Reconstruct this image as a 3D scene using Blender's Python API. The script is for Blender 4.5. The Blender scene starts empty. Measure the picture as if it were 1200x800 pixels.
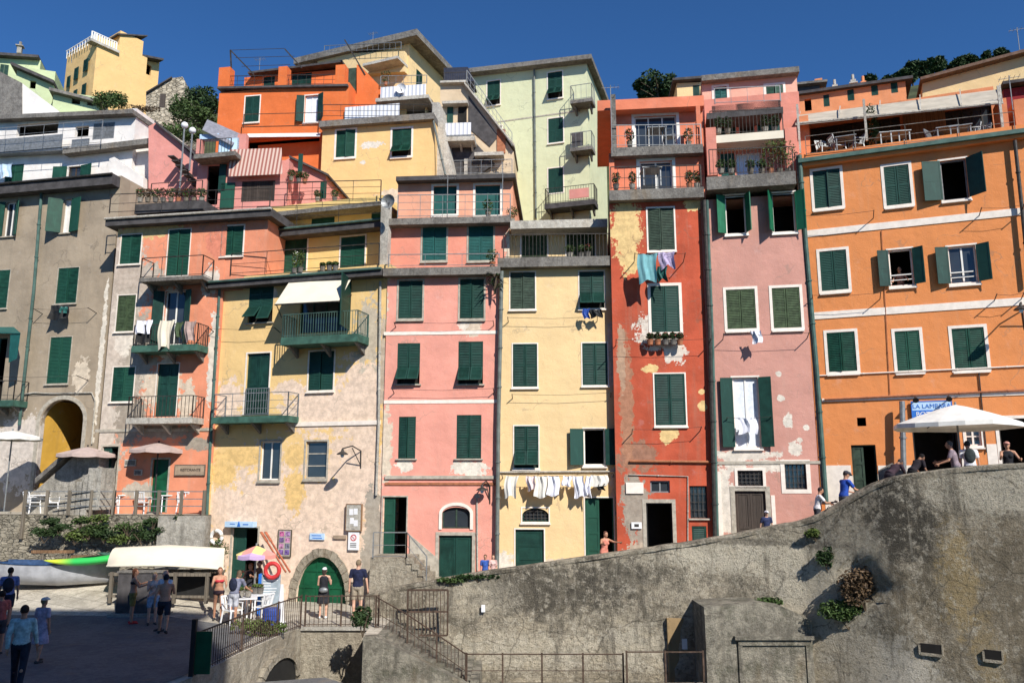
import bpy, bmesh, math, random
from mathutils import Vector, Matrix
random.seed(7)
R = math.radians
scene = bpy.context.scene
col = scene.collection
# ---------------- camera, world, sun ----------------
PITCH = R(10.2); F = 933.0; CAMZ = 4.3
cd = bpy.data.cameras.new('camera'); cam = bpy.data.objects.new('camera', cd); col.objects.link(cam)
cam.location = (0, 0, CAMZ); cam.rotation_euler = (R(90) + PITCH, 0, 0)
cd.sensor_width = 36; cd.lens = 36 * F / 1200; cd.clip_end = 2000; cd.clip_start = 0.1
scene.camera = cam
SUN_AZ, SUN_EL = R(28), R(38)          # sun stands behind the camera, to the right
w = bpy.data.worlds.new('World'); scene.world = w; w.use_nodes = True
nt = w.node_tree; nt.nodes.clear()
sk = nt.nodes.new('ShaderNodeTexSky'); sk.sky_type = 'NISHITA'; sk.sun_disc = False
sk.sun_elevation = SUN_EL; sk.sun_rotation = R(180) - SUN_AZ
sk.air_density = 0.7; sk.dust_density = 0.0; sk.ozone_density = 5.0; sk.altitude = 2500
bg = nt.nodes.new('ShaderNodeBackground'); bg.inputs['Strength'].default_value = 0.115
wo = nt.nodes.new('ShaderNodeOutputWorld')
tint = nt.nodes.new('ShaderNodeMix'); tint.data_type = 'RGBA'; tint.blend_type = 'MULTIPLY'; tint.inputs[0].default_value = 1; tint.inputs[7].default_value = (.46, .80, 1.0, 1)
nt.links.new(sk.outputs[0], tint.inputs[6]); nt.links.new(tint.outputs[2], bg.inputs[0]); nt.links.new(bg.outputs[0], wo.inputs[0])
sd = bpy.data.lights.new('sun', 'SUN'); sd.energy = 4.05; sd.angle = R(0.5); sd.color = (1, .95, .875)
so = bpy.data.objects.new('sun', sd); col.objects.link(so)
S = Vector((math.sin(SUN_AZ) * math.cos(SUN_EL), -math.cos(SUN_AZ) * math.cos(SUN_EL), math.sin(SUN_EL)))
so.rotation_euler = S.to_track_quat('Z', 'Y').to_euler(); so.location = S * 60
scene.view_settings.view_transform = 'Standard'; scene.view_settings.look = 'None'
scene.view_settings.exposure = 0.60; scene.view_settings.gamma = 1
# ---------------- pixel helpers ----------------
cp, sp = math.cos(PITCH), math.sin(PITCH)
def ray(u, v):
    a = (u - 600) / F; b = (400 - v) / F
    return Vector((a, cp - sp * b, sp + cp * b))
def W(u, v, y):                      # point seen at pixel u,v standing at depth y
    d = ray(u, v); return Vector((0, 0, CAMZ)) + d * (y / d.y)
def G(u, v, z):                      # point seen at u,v on the level z
    d = ray(u, v); return Vector((0, 0, CAMZ)) + d * ((z - CAMZ) / d.z)
# ---------------- materials ----------------
def lin(c): c /= 255; return c / 12.92 if c <= .04045 else ((c + .055) / 1.055) ** 2.4
def px(r, g, b, k=.80): return (lin(r) * k, lin(g) * k, lin(b) * k)
class NT:
    def __init__(s, name):
        s.m = bpy.data.materials.new(name); s.m.use_nodes = True; s.t = s.m.node_tree
        s.b = s.t.nodes['Principled BSDF']; s.b.inputs['Specular IOR Level'].default_value = .25
        s.tc = s.n('ShaderNodeTexCoord').outputs['Object']
    def n(s, k, **kw):
        x = s.t.nodes.new(k)
        for a, v in kw.items():
            if a in x.inputs: x.inputs[a].default_value = v
            else: setattr(x, a, v)
        return x
    def l(s, a, b): s.t.links.new(a, b)
    def noise(s, scale, detail=4, rough=.55, stretch=None, src=None, dist=0):
        x = s.n('ShaderNodeTexNoise'); x.inputs['Scale'].default_value = scale
        x.inputs['Detail'].default_value = detail; x.inputs['Roughness'].default_value = rough
        x.inputs['Distortion'].default_value = dist
        v = src or s.tc
        if stretch:
            m = s.n('ShaderNodeMapping'); m.inputs['Scale'].default_value = stretch; s.l(v, m.inputs[0]); v = m.outputs[0]
        s.l(v, x.inputs['Vector']); return x.outputs['Fac']
    def math(s, op, a, b=None, clamp=False):
        x = s.n('ShaderNodeMath', operation=op); x.use_clamp = clamp
        for i, v in enumerate((a, b)):
            if v is None: continue
            if isinstance(v, (int, float)): x.inputs[i].default_value = v
            else: s.l(v, x.inputs[i])
        return x.outputs[0]
    def ramp(s, f, lo, hi):
        x = s.n('ShaderNodeMapRange'); x.inputs['From Min'].default_value = lo; x.inputs['From Max'].default_value = hi
        x.interpolation_type = 'SMOOTHSTEP'; s.l(f, x.inputs['Value']); return x.outputs['Result']
    def mix(s, f, a, b, mode='MIX'):
        x = s.n('ShaderNodeMix'); x.data_type = 'RGBA'; x.blend_type = mode
        if isinstance(f, (int, float)): x.inputs[0].default_value = f
        else: s.l(f, x.inputs[0])
        for i, v in ((6, a), (7, b)):
            if isinstance(v, tuple): x.inputs[i].default_value = (*v[:3], 1)
            else: s.l(v, x.inputs[i])
        return x.outputs[2]
    def bump(s, h, strength=.3, dist=.02):
        x = s.n('ShaderNodeBump'); x.inputs['Strength'].default_value = strength; x.inputs['Distance'].default_value = dist
        s.l(h, x.inputs['Height']); s.l(x.outputs[0], s.b.inputs['Normal'])
    def out(s, c, rough=.9, metal=0):
        if isinstance(c, tuple): s.b.inputs['Base Color'].default_value = (*c[:3], 1)
        else: s.l(c, s.b.inputs['Base Color'])
        if isinstance(rough, (int, float)): s.b.inputs['Roughness'].default_value = rough
        else: s.l(rough, s.b.inputs['Roughness'])
        s.b.inputs['Metallic'].default_value = metal
        return s.m
def sc(c, k): return tuple(min(1, x * k) for x in c[:3])
def mat_simple(name, c, rough=.7, var=.25, scale=6, metal=0, bump=0.0, faded=None):
    t = NT(name)
    f = t.ramp(t.noise(scale, 5, .6), .3, .7)
    c1 = t.mix(f, sc(c, 1 - var), sc(c, 1 + var * .6))
    if faded:      # each leaf has weathered differently
        oi = t.n('ShaderNodeObjectInfo'); c1 = t.mix(t.math('MULTIPLY', oi.outputs['Random'], .85), c1, faded)
        c1 = t.mix(t.math('MULTIPLY', t.ramp(t.noise(1.2, 6, .7, (6, 6, 1)), .55, .75), .4), c1, sc(faded, 1.9))
    if bump: t.bump(t.noise(scale * 8, 3), bump, .01)
    return t.out(c1, rough, metal)
def plaster(name, c, dirt=(.30, .25, .19), amt=.35, patches=(), band=None, fade=.12, scale=.8):
    """old lime paint: clouded colour, rain streaks, grime, and peeled patches with shapes of their own"""
    t = NT(name)
    big = t.noise(scale, 6, .6)
    c1 = t.mix(t.ramp(big, .32, .68), sc(c, 1 - fade), sc(c, 1 + fade * .6))
    pale = tuple(x * .6 + .27 for x in c)
    c1 = t.mix(t.math('MULTIPLY', t.ramp(t.noise(2.3, 7, .65), .56, .78), .35), c1, pale)
    st = t.noise(1.0, 6, .62, (3.2, 3.2, .28))
    c1 = t.mix(t.math('MULTIPLY', t.ramp(st, .5, .78), amt), c1, dirt)
    sp_ = t.noise(7, 5, .7)
    c1 = t.mix(t.math('MULTIPLY', t.ramp(sp_, .62, .75), amt * .7), c1, sc(dirt, 1.15))
    edge = t.noise(3.2, 6, .65); edge2 = t.noise(14, 4, .6)
    for (s, z, rs, rz, pc) in patches:
        m = t.n('ShaderNodeMapping'); m.inputs['Location'].default_value = (-s / rs, 0, -z / rz)
        m.inputs['Scale'].default_value = (1 / rs, 0, 1 / rz); t.l(t.tc, m.inputs[0])
        L = t.n('ShaderNodeVectorMath', operation='LENGTH'); t.l(m.outputs[0], L.inputs[0])
        d = t.math('ADD', L.outputs['Value'], t.math('MULTIPLY', t.math('SUBTRACT', edge, .5), 2.6))
        d = t.math('ADD', d, t.math('MULTIPLY', t.math('SUBTRACT', edge2, .5), .7))
        mask = t.math('SUBTRACT', 1.0, t.ramp(d, .93, 1.03))
        pc2 = t.mix(t.ramp(t.noise(4, 6, .7), .35, .65), sc(pc, .78), sc(pc, 1.08))
        c1 = t.mix(mask, c1, pc2)
    vo = t.n('ShaderNodeTexVoronoi', feature='DISTANCE_TO_EDGE'); vo.inputs['Scale'].default_value = .45
    av = t.n('ShaderNodeVectorMath', operation='ADD'); nz = t.n('ShaderNodeTexNoise'); nz.inputs['Scale'].default_value = 1.5; nz.inputs['Detail'].default_value = 6; t.l(t.tc, nz.inputs['Vector']); t.l(t.tc, av.inputs[0]); t.l(nz.outputs['Color'], av.inputs[1]); t.l(av.outputs[0], vo.inputs['Vector'])
    cr = t.math('MULTIPLY', t.math('SUBTRACT', 1.0, t.ramp(vo.outputs['Distance'], .002, .012)), t.ramp(t.noise(.9, 3), .48, .6))
    c1 = t.mix(t.math('MULTIPLY', cr, .5), c1, sc(dirt, .6))
    gr = t.ramp(t.noise(.35, 3, .5), .35, .65); c1 = t.mix(t.math('MULTIPLY', gr, .10), c1, sc(c, .72))
    h = t.math('ADD', t.noise(28, 5, .6), t.math('MULTIPLY', t.noise(1.4, 5), 5.0))
    t.bump(h, .4, .025)
    return t.out(c1, .92)
def stone(name, a, b, scale=1.0, streak=.5, moss=0.0, brick=None, bumpd=.05, pale=None):
    t = NT(name)
    n1 = t.noise(.55 * scale, 9, .68, dist=.4); n2 = t.noise(3.5 * scale, 9, .72); n3 = t.noise(17 * scale, 6, .7)
    f = t.math('ADD', t.math('MULTIPLY', n1, .5), t.math('MULTIPLY', n2, .5))
    c = t.mix(t.ramp(f, .42, .58), a, b)
    c = t.mix(t.math('MULTIPLY', t.ramp(n3, .5, .68), .55), c, sc(a, .45))
    c = t.mix(t.math('MULTIPLY', t.ramp(t.noise(9 * scale, 8, .75), .53, .66), .5), c, pale or sc(b, 1.45))
    st = t.noise(1.3, 7, .65, (2.6, 2.6, .22))
    c = t.mix(t.math('MULTIPLY', t.ramp(st, .5, .7), streak), c, sc(a, .42))
    st2 = t.noise(1.7, 6, .65, (3.6, 3.6, .18))
    c = t.mix(t.math('MULTIPLY', t.ramp(st2, .6, .76), streak * .6), c, sc(b, 1.35))
    ru = t.noise(.8, 6, .6, (1.5, 1.5, .5))
    c = t.mix(t.math('MULTIPLY', t.ramp(ru, .56, .72), .3), c, (.27, .19, .10))
    if moss:
        c = t.mix(t.math('MULTIPLY', t.ramp(t.noise(1.8, 8, .7), .5, .64), moss), c, (.045, .055, .025))
    h = t.math('ADD', t.noise(26 * scale, 6, .7), t.math('MULTIPLY', n2, 3.0))
    if brick == 'slab':
        bt = t.n('ShaderNodeTexBrick'); bt.inputs['Scale'].default_value = 1; bt.inputs['Brick Width'].default_value = 1.1; bt.inputs['Row Height'].default_value = .7; bt.inputs['Mortar Size'].default_value = .022; bt.inputs['Mortar Smooth'].default_value = .4
        bt.inputs['Color1'].default_value = (.85, .85, .85, 1); bt.inputs['Color2'].default_value = (1.12, 1.12, 1.12, 1); bt.inputs['Mortar'].default_value = (.5, .5, .5, 1)
        mr = t.n('ShaderNodeMapping'); mr.inputs['Rotation'].default_value = (0, 0, .35); t.l(t.tc, mr.inputs[0]); t.l(mr.outputs[0], bt.inputs['Vector'])
        c = t.mix(.8, c, bt.outputs['Color'], 'MULTIPLY'); c = t.mix(t.math('MULTIPLY', t.ramp(t.noise(.5, 6, .7), .52, .62), .35), c, sc(a, .5))
    elif brick:
        dm = t.n('ShaderNodeVectorMath', operation='ADD')
        nz = t.n('ShaderNodeTexNoise'); nz.inputs['Scale'].default_value = 2.2; t.l(t.tc, nz.inputs['Vector'])
        s1 = t.n('ShaderNodeVectorMath', operation='SCALE'); s1.inputs['Scale'].default_value = .22
        t.l(nz.outputs['Color'], s1.inputs[0]); t.l(t.tc, dm.inputs[0]); t.l(s1.outputs[0], dm.inputs[1])
        mp = t.n('ShaderNodeMapping'); mp.inputs['Scale'].default_value = (1 / brick[0], 1 / brick[0], 1 / brick[1]); t.l(dm.outputs[0], mp.inputs[0])
        vo = t.n('ShaderNodeTexVoronoi', feature='DISTANCE_TO_EDGE'); vo.inputs['Scale'].default_value = 1; t.l(mp.outputs[0], vo.inputs['Vector'])
        v2 = t.n('ShaderNodeTexVoronoi'); v2.inputs['Scale'].default_value = 1; t.l(mp.outputs[0], v2.inputs['Vector'])
        hs = t.n('ShaderNodeSeparateColor'); t.l(v2.outputs['Color'], hs.inputs[0])
        c = t.mix(t.math('MULTIPLY', hs.outputs[0], .45), c, sc(b, 1.5))
        c = t.mix(t.math('MULTIPLY', t.ramp(hs.outputs[1], .5, 1), .5), c, sc(a, .6))
        j = t.ramp(t.math('ADD', vo.outputs['Distance'], t.math('MULTIPLY', t.math('SUBTRACT', n2, .5), .22)), .0, .10)
        c = t.mix(t.math('MULTIPLY', t.math('SUBTRACT', 1, j), .55), c, sc(a, .5))
        h = t.math('ADD', h, t.math('MULTIPLY', j, 3.5))
    t.bump(h, .8, bumpd)
    return t.out(c, .95)
def foliage(name, c):
    t = NT(name)
    g = t.n('ShaderNodeNewGeometry')
    cr = t.mix(g.outputs['Random Per Island'], sc(c, .55), sc(c, 1.6))
    c1 = t.mix(t.ramp(t.noise(1.3, 3), .35, .65), cr, sc(c, .7))
    t.b.inputs['Subsurface Weight'].default_value = 0
    return t.out(c1, .6)
def glass_mat(name, c=(.02, .025, .03)):
    t = NT(name); t.b.inputs['Specular IOR Level'].default_value = .6
    return t.out(t.mix(t.noise(1.5, 2), c, sc(c, 2.2)), .08)
def stripes(name, c1, c2, period, axis=0, duty=.5, rough=.8):
    t = NT(name)
    s = t.n('ShaderNodeSeparateXYZ'); t.l(t.tc, s.inputs[0])
    f = t.math('FRACT', t.math('DIVIDE', s.outputs[axis], period))
    return t.out(t.mix(t.math('GREATER_THAN', f, duty), c1, c2), rough)
def planks(name, c, period=.14, axis=0):
    t = NT(name)
    s = t.n('ShaderNodeSeparateXYZ'); t.l(t.tc, s.inputs[0])
    q = t.math('DIVIDE', s.outputs[axis], period)
    fl = t.math('FLOOR', q); wn = t.n('ShaderNodeTexWhiteNoise', noise_dimensions='1D'); t.l(fl, wn.inputs['W'])
    c1 = t.mix(wn.outputs['Value'], sc(c, .75), sc(c, 1.2))
    st = (12, 12, 1.2) if axis == 0 else (1.2, 1.2, 12)
    c1 = t.mix(t.math('MULTIPLY', t.ramp(t.noise(2, 6, .7, st), .4, .7), .6), c1, sc(c, .5))
    fr = t.math('FRACT', q); g = t.math('LESS_THAN', fr, .07)
    c1 = t.mix(g, c1, sc(c, .2))
    t.bump(t.math('SUBTRACT', 1, g), .5, .01)
    return t.out(c1, .75)
def bigwall(name, *_):
    t = NT(name)
    n1 = t.noise(.8, 10, .72, dist=.5); n2 = t.noise(3.2, 10, .76); n3 = t.noise(11, 7, .74); n4 = t.noise(1.7, 9, .7)
    f = t.math('ADD', t.math('MULTIPLY', n1, .4), t.math('MULTIPLY', n2, .6))
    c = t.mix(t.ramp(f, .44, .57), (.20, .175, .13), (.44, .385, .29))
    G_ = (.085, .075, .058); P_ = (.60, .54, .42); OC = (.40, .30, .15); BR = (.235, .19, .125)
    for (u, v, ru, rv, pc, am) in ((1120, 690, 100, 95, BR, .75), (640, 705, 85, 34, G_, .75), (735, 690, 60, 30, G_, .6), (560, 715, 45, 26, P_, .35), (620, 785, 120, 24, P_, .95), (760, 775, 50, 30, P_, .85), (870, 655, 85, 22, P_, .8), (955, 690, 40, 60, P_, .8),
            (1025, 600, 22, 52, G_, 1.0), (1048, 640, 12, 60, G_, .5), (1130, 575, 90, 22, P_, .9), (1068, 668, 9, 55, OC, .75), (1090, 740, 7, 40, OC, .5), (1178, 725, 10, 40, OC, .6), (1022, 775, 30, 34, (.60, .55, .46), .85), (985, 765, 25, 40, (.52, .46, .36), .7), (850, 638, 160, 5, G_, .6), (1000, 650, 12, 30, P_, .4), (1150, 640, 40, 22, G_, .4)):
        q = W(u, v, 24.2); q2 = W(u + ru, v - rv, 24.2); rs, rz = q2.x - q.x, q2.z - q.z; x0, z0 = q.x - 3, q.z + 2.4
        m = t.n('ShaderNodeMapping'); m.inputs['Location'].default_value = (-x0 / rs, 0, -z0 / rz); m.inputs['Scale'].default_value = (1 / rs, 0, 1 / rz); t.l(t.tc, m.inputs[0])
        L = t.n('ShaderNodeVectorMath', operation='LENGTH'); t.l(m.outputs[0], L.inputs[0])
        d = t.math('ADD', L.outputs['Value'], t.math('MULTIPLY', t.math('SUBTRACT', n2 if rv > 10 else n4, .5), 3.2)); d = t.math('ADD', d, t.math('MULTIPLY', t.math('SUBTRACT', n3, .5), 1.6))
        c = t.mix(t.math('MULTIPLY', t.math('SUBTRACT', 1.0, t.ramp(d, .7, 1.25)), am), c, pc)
    # rubble and mortar showing where the render has worn off
    av = t.n('ShaderNodeVectorMath', operation='ADD'); nz = t.n('ShaderNodeTexNoise'); nz.inputs['Scale'].default_value = 1.8; nz.inputs['Detail'].default_value = 5; t.l(t.tc, nz.inputs['Vector'])
    s1 = t.n('ShaderNodeVectorMath', operation='SCALE'); s1.inputs['Scale'].default_value = .35; t.l(nz.outputs['Color'], s1.inputs[0]); t.l(t.tc, av.inputs[0]); t.l(s1.outputs[0], av.inputs[1])
    mp = t.n('ShaderNodeMapping'); mp.inputs['Scale'].default_value = (2.1, 2.1, 4.4); t.l(av.outputs[0], mp.inputs[0])
    vo = t.n('ShaderNodeTexVoronoi', feature='DISTANCE_TO_EDGE'); vo.inputs['Scale'].default_value = 1; t.l(mp.outputs[0], vo.inputs['Vector']); v2 = t.n('ShaderNodeTexVoronoi'); v2.inputs['Scale'].default_value = 1; t.l(mp.outputs[0], v2.inputs['Vector'])
    X = t.n('ShaderNodeSeparateXYZ'); t.l(t.tc, X.inputs[0]); hs = t.n('ShaderNodeSeparateColor'); t.l(v2.outputs['Color'], hs.inputs[0])
    wear = t.math('MULTIPLY', t.ramp(t.math('SUBTRACT', t.math('MULTIPLY', n1, 7.0), X.outputs[2]), .3, 1.6), t.math('SUBTRACT', 1.0, t.ramp(X.outputs[0], 6.2, 7.6)))
    wear = t.math('MAXIMUM', wear, t.math('MULTIPLY', t.ramp(n4, .54, .60), .45))
    c = t.mix(t.math('MULTIPLY', wear, t.math('MULTIPLY', hs.outputs[0], .6)), c, (.52, .44, .31))
    jn = t.math('MULTIPLY', t.math('SUBTRACT', 1.0, t.ramp(vo.outputs['Distance'], .0, .16)), wear); c = t.mix(t.math('MULTIPLY', jn, .28), c, (.08, .068, .05))
    # day joints of the concrete and hairline cracks
    zj = t.math('ABSOLUTE', t.math('SUBTRACT', t.math('FRACT', t.math('ADD', t.math('MULTIPLY', X.outputs[2], .62), t.math('MULTIPLY', n1, .12))), .5)); c = t.mix(t.math('MULTIPLY', t.math('SUBTRACT', 1.0, t.ramp(zj, .0, .014)), .35), c, (.09, .08, .06))
    vc = t.n('ShaderNodeTexVoronoi', feature='DISTANCE_TO_EDGE'); vc.inputs['Scale'].default_value = .4; t.l(av.outputs[0], vc.inputs['Vector']); c = t.mix(t.math('MULTIPLY', t.math('SUBTRACT', 1.0, t.ramp(vc.outputs['Distance'], .0, .008)), .6), c, (.05, .045, .035))
    c = t.mix(t.math('MULTIPLY', t.ramp(t.noise(4.5, 9, .8), .51, .62), .7), c, (.56, .505, .40))
    c = t.mix(t.math('MULTIPLY', t.ramp(n3, .52, .66), .6), c, (.07, .062, .048))
    c = t.mix(t.math('MULTIPLY', t.ramp(t.noise(1.1, 8, .7, (1.8, 1.8, .25)), .53, .68), .65), c, (.085, .075, .058))
    c = t.mix(t.math('MULTIPLY', t.ramp(t.noise(1.9, 7, .7, (3.6, 3.6, .12)), .58, .70), .45), c, (.46, .42, .34))
    t.bump(t.math('ADD', t.math('MULTIPLY', n2, 3.0), t.math('ADD', n3, t.noise(30, 5, .7))), .9, .06)
    return t.out(c, .95)
M = {}
M['green'] = mat_simple('dark_green_paint', (.009, .042, .032), .5, .35, 3, faded=(.018, .066, .05))
M['green2'] = mat_simple('bottle_green_paint', (.010, .055, .035), .5, .4, 3, faded=(.02, .085, .055))
M['bright'] = mat_simple('bright_green_paint', (.012, .125, .055), .45, .3, 3, faded=(.02, .15, .08))
M['teal'] = mat_simple('teal_paint', (.014, .085, .075), .5, .3, 3, faded=(.02, .11, .10))
M['olive'] = mat_simple('faded_olive_paint', (.055, .085, .04), .7, .4, 5)
M['graygreen'] = mat_simple('grey_green_paint', (.04, .065, .045), .7, .35, 5)
M['dooragreen'] = mat_simple('door_green_paint', (.008, .085, .038), .5, .3, 2)
M['white'] = mat_simple('white_paint', (.78, .76, .70), .6, .12, 3)
M['trim'] = mat_simple('off_white_trim', (.80, .72, .63), .85, .10, 5, bump=.1)
M['trim2'] = mat_simple('grey_stone_trim', (.42, .38, .31), .9, .25, 6, bump=.4)
M['cream'] = mat_simple('cream_cloth', (.74, .67, .53), .9, .06, 2)
M['dark'] = mat_simple('painted_dark', (.02, .018, .016), .9, .3, 2)  # near-black colour stands in for unlit interiors and holes
M['darkwood'] = planks('dark_wood', (.07, .055, .045), .12)
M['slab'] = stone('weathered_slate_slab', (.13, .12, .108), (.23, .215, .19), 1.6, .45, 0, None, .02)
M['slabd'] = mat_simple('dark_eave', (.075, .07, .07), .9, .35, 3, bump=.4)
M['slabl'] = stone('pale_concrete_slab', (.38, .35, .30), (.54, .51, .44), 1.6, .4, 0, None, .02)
M['metal'] = mat_simple('grey_metal', (.25, .26, .26), .5, .25, 8, .4)
M['iron'] = mat_simple('dark_iron', (.055, .05, .045), .6, .4, 8, .3)
M['rust'] = mat_simple('rusty_iron', (.085, .056, .04), .85, .5, 8)
M['gutter'] = mat_simple('green_copper', (.07, .13, .11), .6, .3, 3)
M['pipe'] = mat_simple('grey_pipe', (.15, .17, .155), .6, .3, 3)
M['greenslab'] = mat_simple('green_painted_slab', (.05, .12, .09), .7, .35, 3)
M['glass'] = glass_mat('window_glass'); M['glassb'] = glass_mat('curtained_glass', (.32, .42, .55))
M['curtain'] = mat_simple('white_curtain', (.72, .76, .80), .9, .12, 7)
M['leaf'] = foliage('leaves', (.06, .10, .028)); M['leafd'] = foliage('dark_leaves', (.036, .066, .022)); M['leafy'] = foliage('light_leaves', (.10, .14, .035))
M['leafr'] = foliage('dry_leaves', (.10, .065, .036)); M['flower'] = foliage('red_flowers', (.45, .04, .05))
M['bark'] = mat_simple('bark', (.10, .075, .05), .95, .4, 8, bump=.6)
M['terra'] = mat_simple('terracotta', (.36, .14, .07), .85, .25, 6)
M['wood'] = planks('wood', (.26, .15, .08)); M['woodg'] = planks('grey_wood', (.20, .17, .13))
M['black'] = mat_simple('black_paint', (.02, .02, .02), .6, .2)
M['blue'] = mat_simple('blue_plastic', (.025, .07, .32), .5, .2); M['plastic'] = mat_simple('white_plastic', (.80, .80, .80), .4, .05)
M['asphalt'] = stone('asphalt', (.12, .12, .122), (.17, .168, .165), 1.5, .12, 0, None, .01)
M['paving'] = stone('worn_concrete_paving', (.40, .36, .29), (.55, .50, .41), 1.0, .05, 0, 'slab', .01)
M['bigwall'] = bigwall('weathered_wall', (.10, .082, .056), (.36, .30, .215), .8, .62, .3, None, .08, (.62, .57, .48))
M['rubble'] = stone('rubble_stone', (.20, .18, .14), (.38, .34, .26), 1.2, .3, .25, (.26, .11), .05)
M['rubblel'] = stone('pale_rubble_stone', (.34, .29, .21), (.55, .48, .36), 1.2, .3, .0, (.34, .2), .05)
M['concr'] = stone('old_concrete', (.28, .26, .22), (.45, .42, .36), 1.0, .5, .1, None, .03)
M['rough'] = stone('rough_pale_stonework', (.36, .31, .235), (.54, .48, .37), 1.6, .4, .1, None, .09)
M['wallgrey'] = stone('dark_weathered_concrete', (.16, .145, .115), (.34, .31, .245), 1.3, .6, .35, None, .05, (.40, .37, .30))
M['hill'] = mat_simple('hill_earth', (.06, .07, .03), .95, .5, .4, bump=.8)
# ---------------- mesh builder ----------------
class MB:
    def __init__(s): s.v = []; s.f = []; s.m = []; s.k = 0; s.smooth = False
    def mat(s, k): s.k = k; return s
    def add(s, vs, fs):
        b = len(s.v); s.v += [tuple(x) for x in vs]
        for f in fs: s.f.append(tuple(b + i for i in f)); s.m.append(s.k)
    def box(s, x0, x1, y0, y1, z0, z1):
        s.add([(x0, y0, z0), (x1, y0, z0), (x1, y1, z0), (x0, y1, z0), (x0, y0, z1), (x1, y0, z1), (x1, y1, z1), (x0, y1, z1)],
              [(3, 2, 1, 0), (4, 5, 6, 7), (0, 1, 5, 4), (1, 2, 6, 5), (2, 3, 7, 6), (3, 0, 4, 7)])
    def ob(s, s0, s1, o0, o1, z0, z1): s.box(s0, s1, -o1, -o0, z0, z1)
    def hexa(s, b, t): s.add(list(b) + list(t), [(3, 2, 1, 0), (4, 5, 6, 7), (0, 1, 5, 4), (1, 2, 6, 5), (2, 3, 7, 6), (3, 0, 4, 7)])
    def bar(s, a, b, w=.02, h=None):
        a = Vector(a); b = Vector(b); d = (b - a)
        if d.length < 1e-6: return
        d.normalize(); h = h or w
        up = Vector((0, 0, 1)) if abs(d.z) < .9 else Vector((0, 1, 0))
        x = d.cross(up).normalized() * (w / 2); y = x.cross(d).normalized() * (h / 2)
        s.hexa([a - x - y, a + x - y, a + x + y, a - x + y], [b - x - y, b + x - y, b + x + y, b - x + y])
    def tube(s, pts, r, n=8, caps=True):
        pts = [Vector(p) for p in pts]; rs = r if isinstance(r, (list, tuple)) else [r] * len(pts)
        rings = []; prev = None
        for i, p in enumerate(pts):
            d = (pts[min(i + 1, len(pts) - 1)] - pts[max(i - 1, 0)]).normalized()
            up = prev if prev is not None else (Vector((0, 0, 1)) if abs(d.z) < .9 else Vector((1, 0, 0)))
            x = (up - d * up.dot(d))
            if x.length < 1e-4: x = Vector((1, 0, 0)) - d * d.x
            x.normalize(); prev = x; y = d.cross(x)
            rings.append([p + (x * math.cos(2 * math.pi * k / n) + y * math.sin(2 * math.pi * k / n)) * rs[i] for k in range(n)])
        vs = [q for rg in rings for q in rg]; fs = []
        for i in range(len(pts) - 1):
            for k in range(n):
                a = i * n + k; b = i * n + (k + 1) % n; fs.append((a, b, b + n, a + n))
        if caps: fs.append(tuple(range(n))[::-1]); fs.append(tuple((len(pts) - 1) * n + k for k in range(n)))
        s.add(vs, fs)
    def capsule(s, a, b, ra, rb, n=12):
        a = Vector(a); b = Vector(b); d = b - a; L = d.length
        d = d / L if L > 1e-6 else Vector((0, 0, 1))
        P = [a - d * ra * c for c in (.98, .8, .45)] + [a, b] + [b + d * rb * c for c in (.45, .8, .98)]
        Rr = [ra * .2, ra * .6, ra * .893, ra, rb, rb * .893, rb * .6, rb * .2]
        s.tube(P, Rr, n)
    def ell(s, c, r, n=12, m=8, rot=None):
        vs = []; c = Vector(c)
        for i in range(m + 1):
            t = math.pi * i / m
            for k in range(n):
                p = 2 * math.pi * k / n
                q = Vector((r[0] * math.sin(t) * math.cos(p), r[1] * math.sin(t) * math.sin(p), r[2] * math.cos(t) * (1 if 0 < i < m else 1)))
                if i in (0, m): q = Vector((r[0] * .02 * math.cos(p), r[1] * .02 * math.sin(p), q.z))
                if rot: q = rot @ q
                vs.append(c + q)
        fs = []
        for i in range(m):
            for k in range(n):
                a = i * n + k; b = i * n + (k + 1) % n; fs.append((a, a + n, b + n, b))
        fs.append(tuple(range(n))); fs.append(tuple(m * n + k for k in range(n))[::-1])
        s.add(vs, fs)
    def prism(s, poly, y0, y1):                     # poly in x,z
        n = len(poly); vs = [(x, y0, z) for x, z in poly] + [(x, y1, z) for x, z in poly]
        s.add(vs, [tuple(range(n)), tuple(range(2 * n - 1, n - 1, -1))] + [(i, i + n, (i + 1) % n + n, (i + 1) % n) for i in range(n)])
    def leaves(s, c, r, n, size, rng=random, shell=.35):
        c = Vector(c)
        for _ in range(n):
            while True:
                p = Vector((rng.uniform(-1, 1), rng.uniform(-1, 1), rng.uniform(-1, 1)))
                if shell < p.length < 1: break
            q = c + Vector((p.x * r[0], p.y * r[1], p.z * r[2]))
            d = Vector((rng.gauss(0, 1), rng.gauss(0, 1), rng.gauss(0, .6))).normalized()
            e = d.cross(Vector((rng.gauss(0, 1), rng.gauss(0, 1), rng.gauss(0, 1)))).normalized()
            k = size * rng.uniform(.6, 1.3); nn = d.cross(e) * k * .25
            s.add([q - d * k, q + e * k * .42 + nn, q + d * k, q - e * k * .42 + nn], [(0, 1, 2, 3)])
    def build(s, name, mats, parent=None, T=None, smooth=False):
        me = bpy.data.meshes.new(name)
        vs = [T @ Vector(v) for v in s.v] if T is not None else s.v
        me.from_pydata([tuple(v) for v in vs], [], s.f)
        mats = mats if isinstance(mats, (list, tuple)) else [mats]
        for m in mats: me.materials.append(M[m] if isinstance(m, str) else m)
        me.polygons.foreach_set('material_index', s.m)
        if smooth: me.polygons.foreach_set('use_smooth', [True] * len(me.polygons))
        bm = bmesh.new(); bm.from_mesh(me)
        bmesh.ops.recalc_face_normals(bm, faces=bm.faces); bm.to_mesh(me); bm.free()
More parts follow.
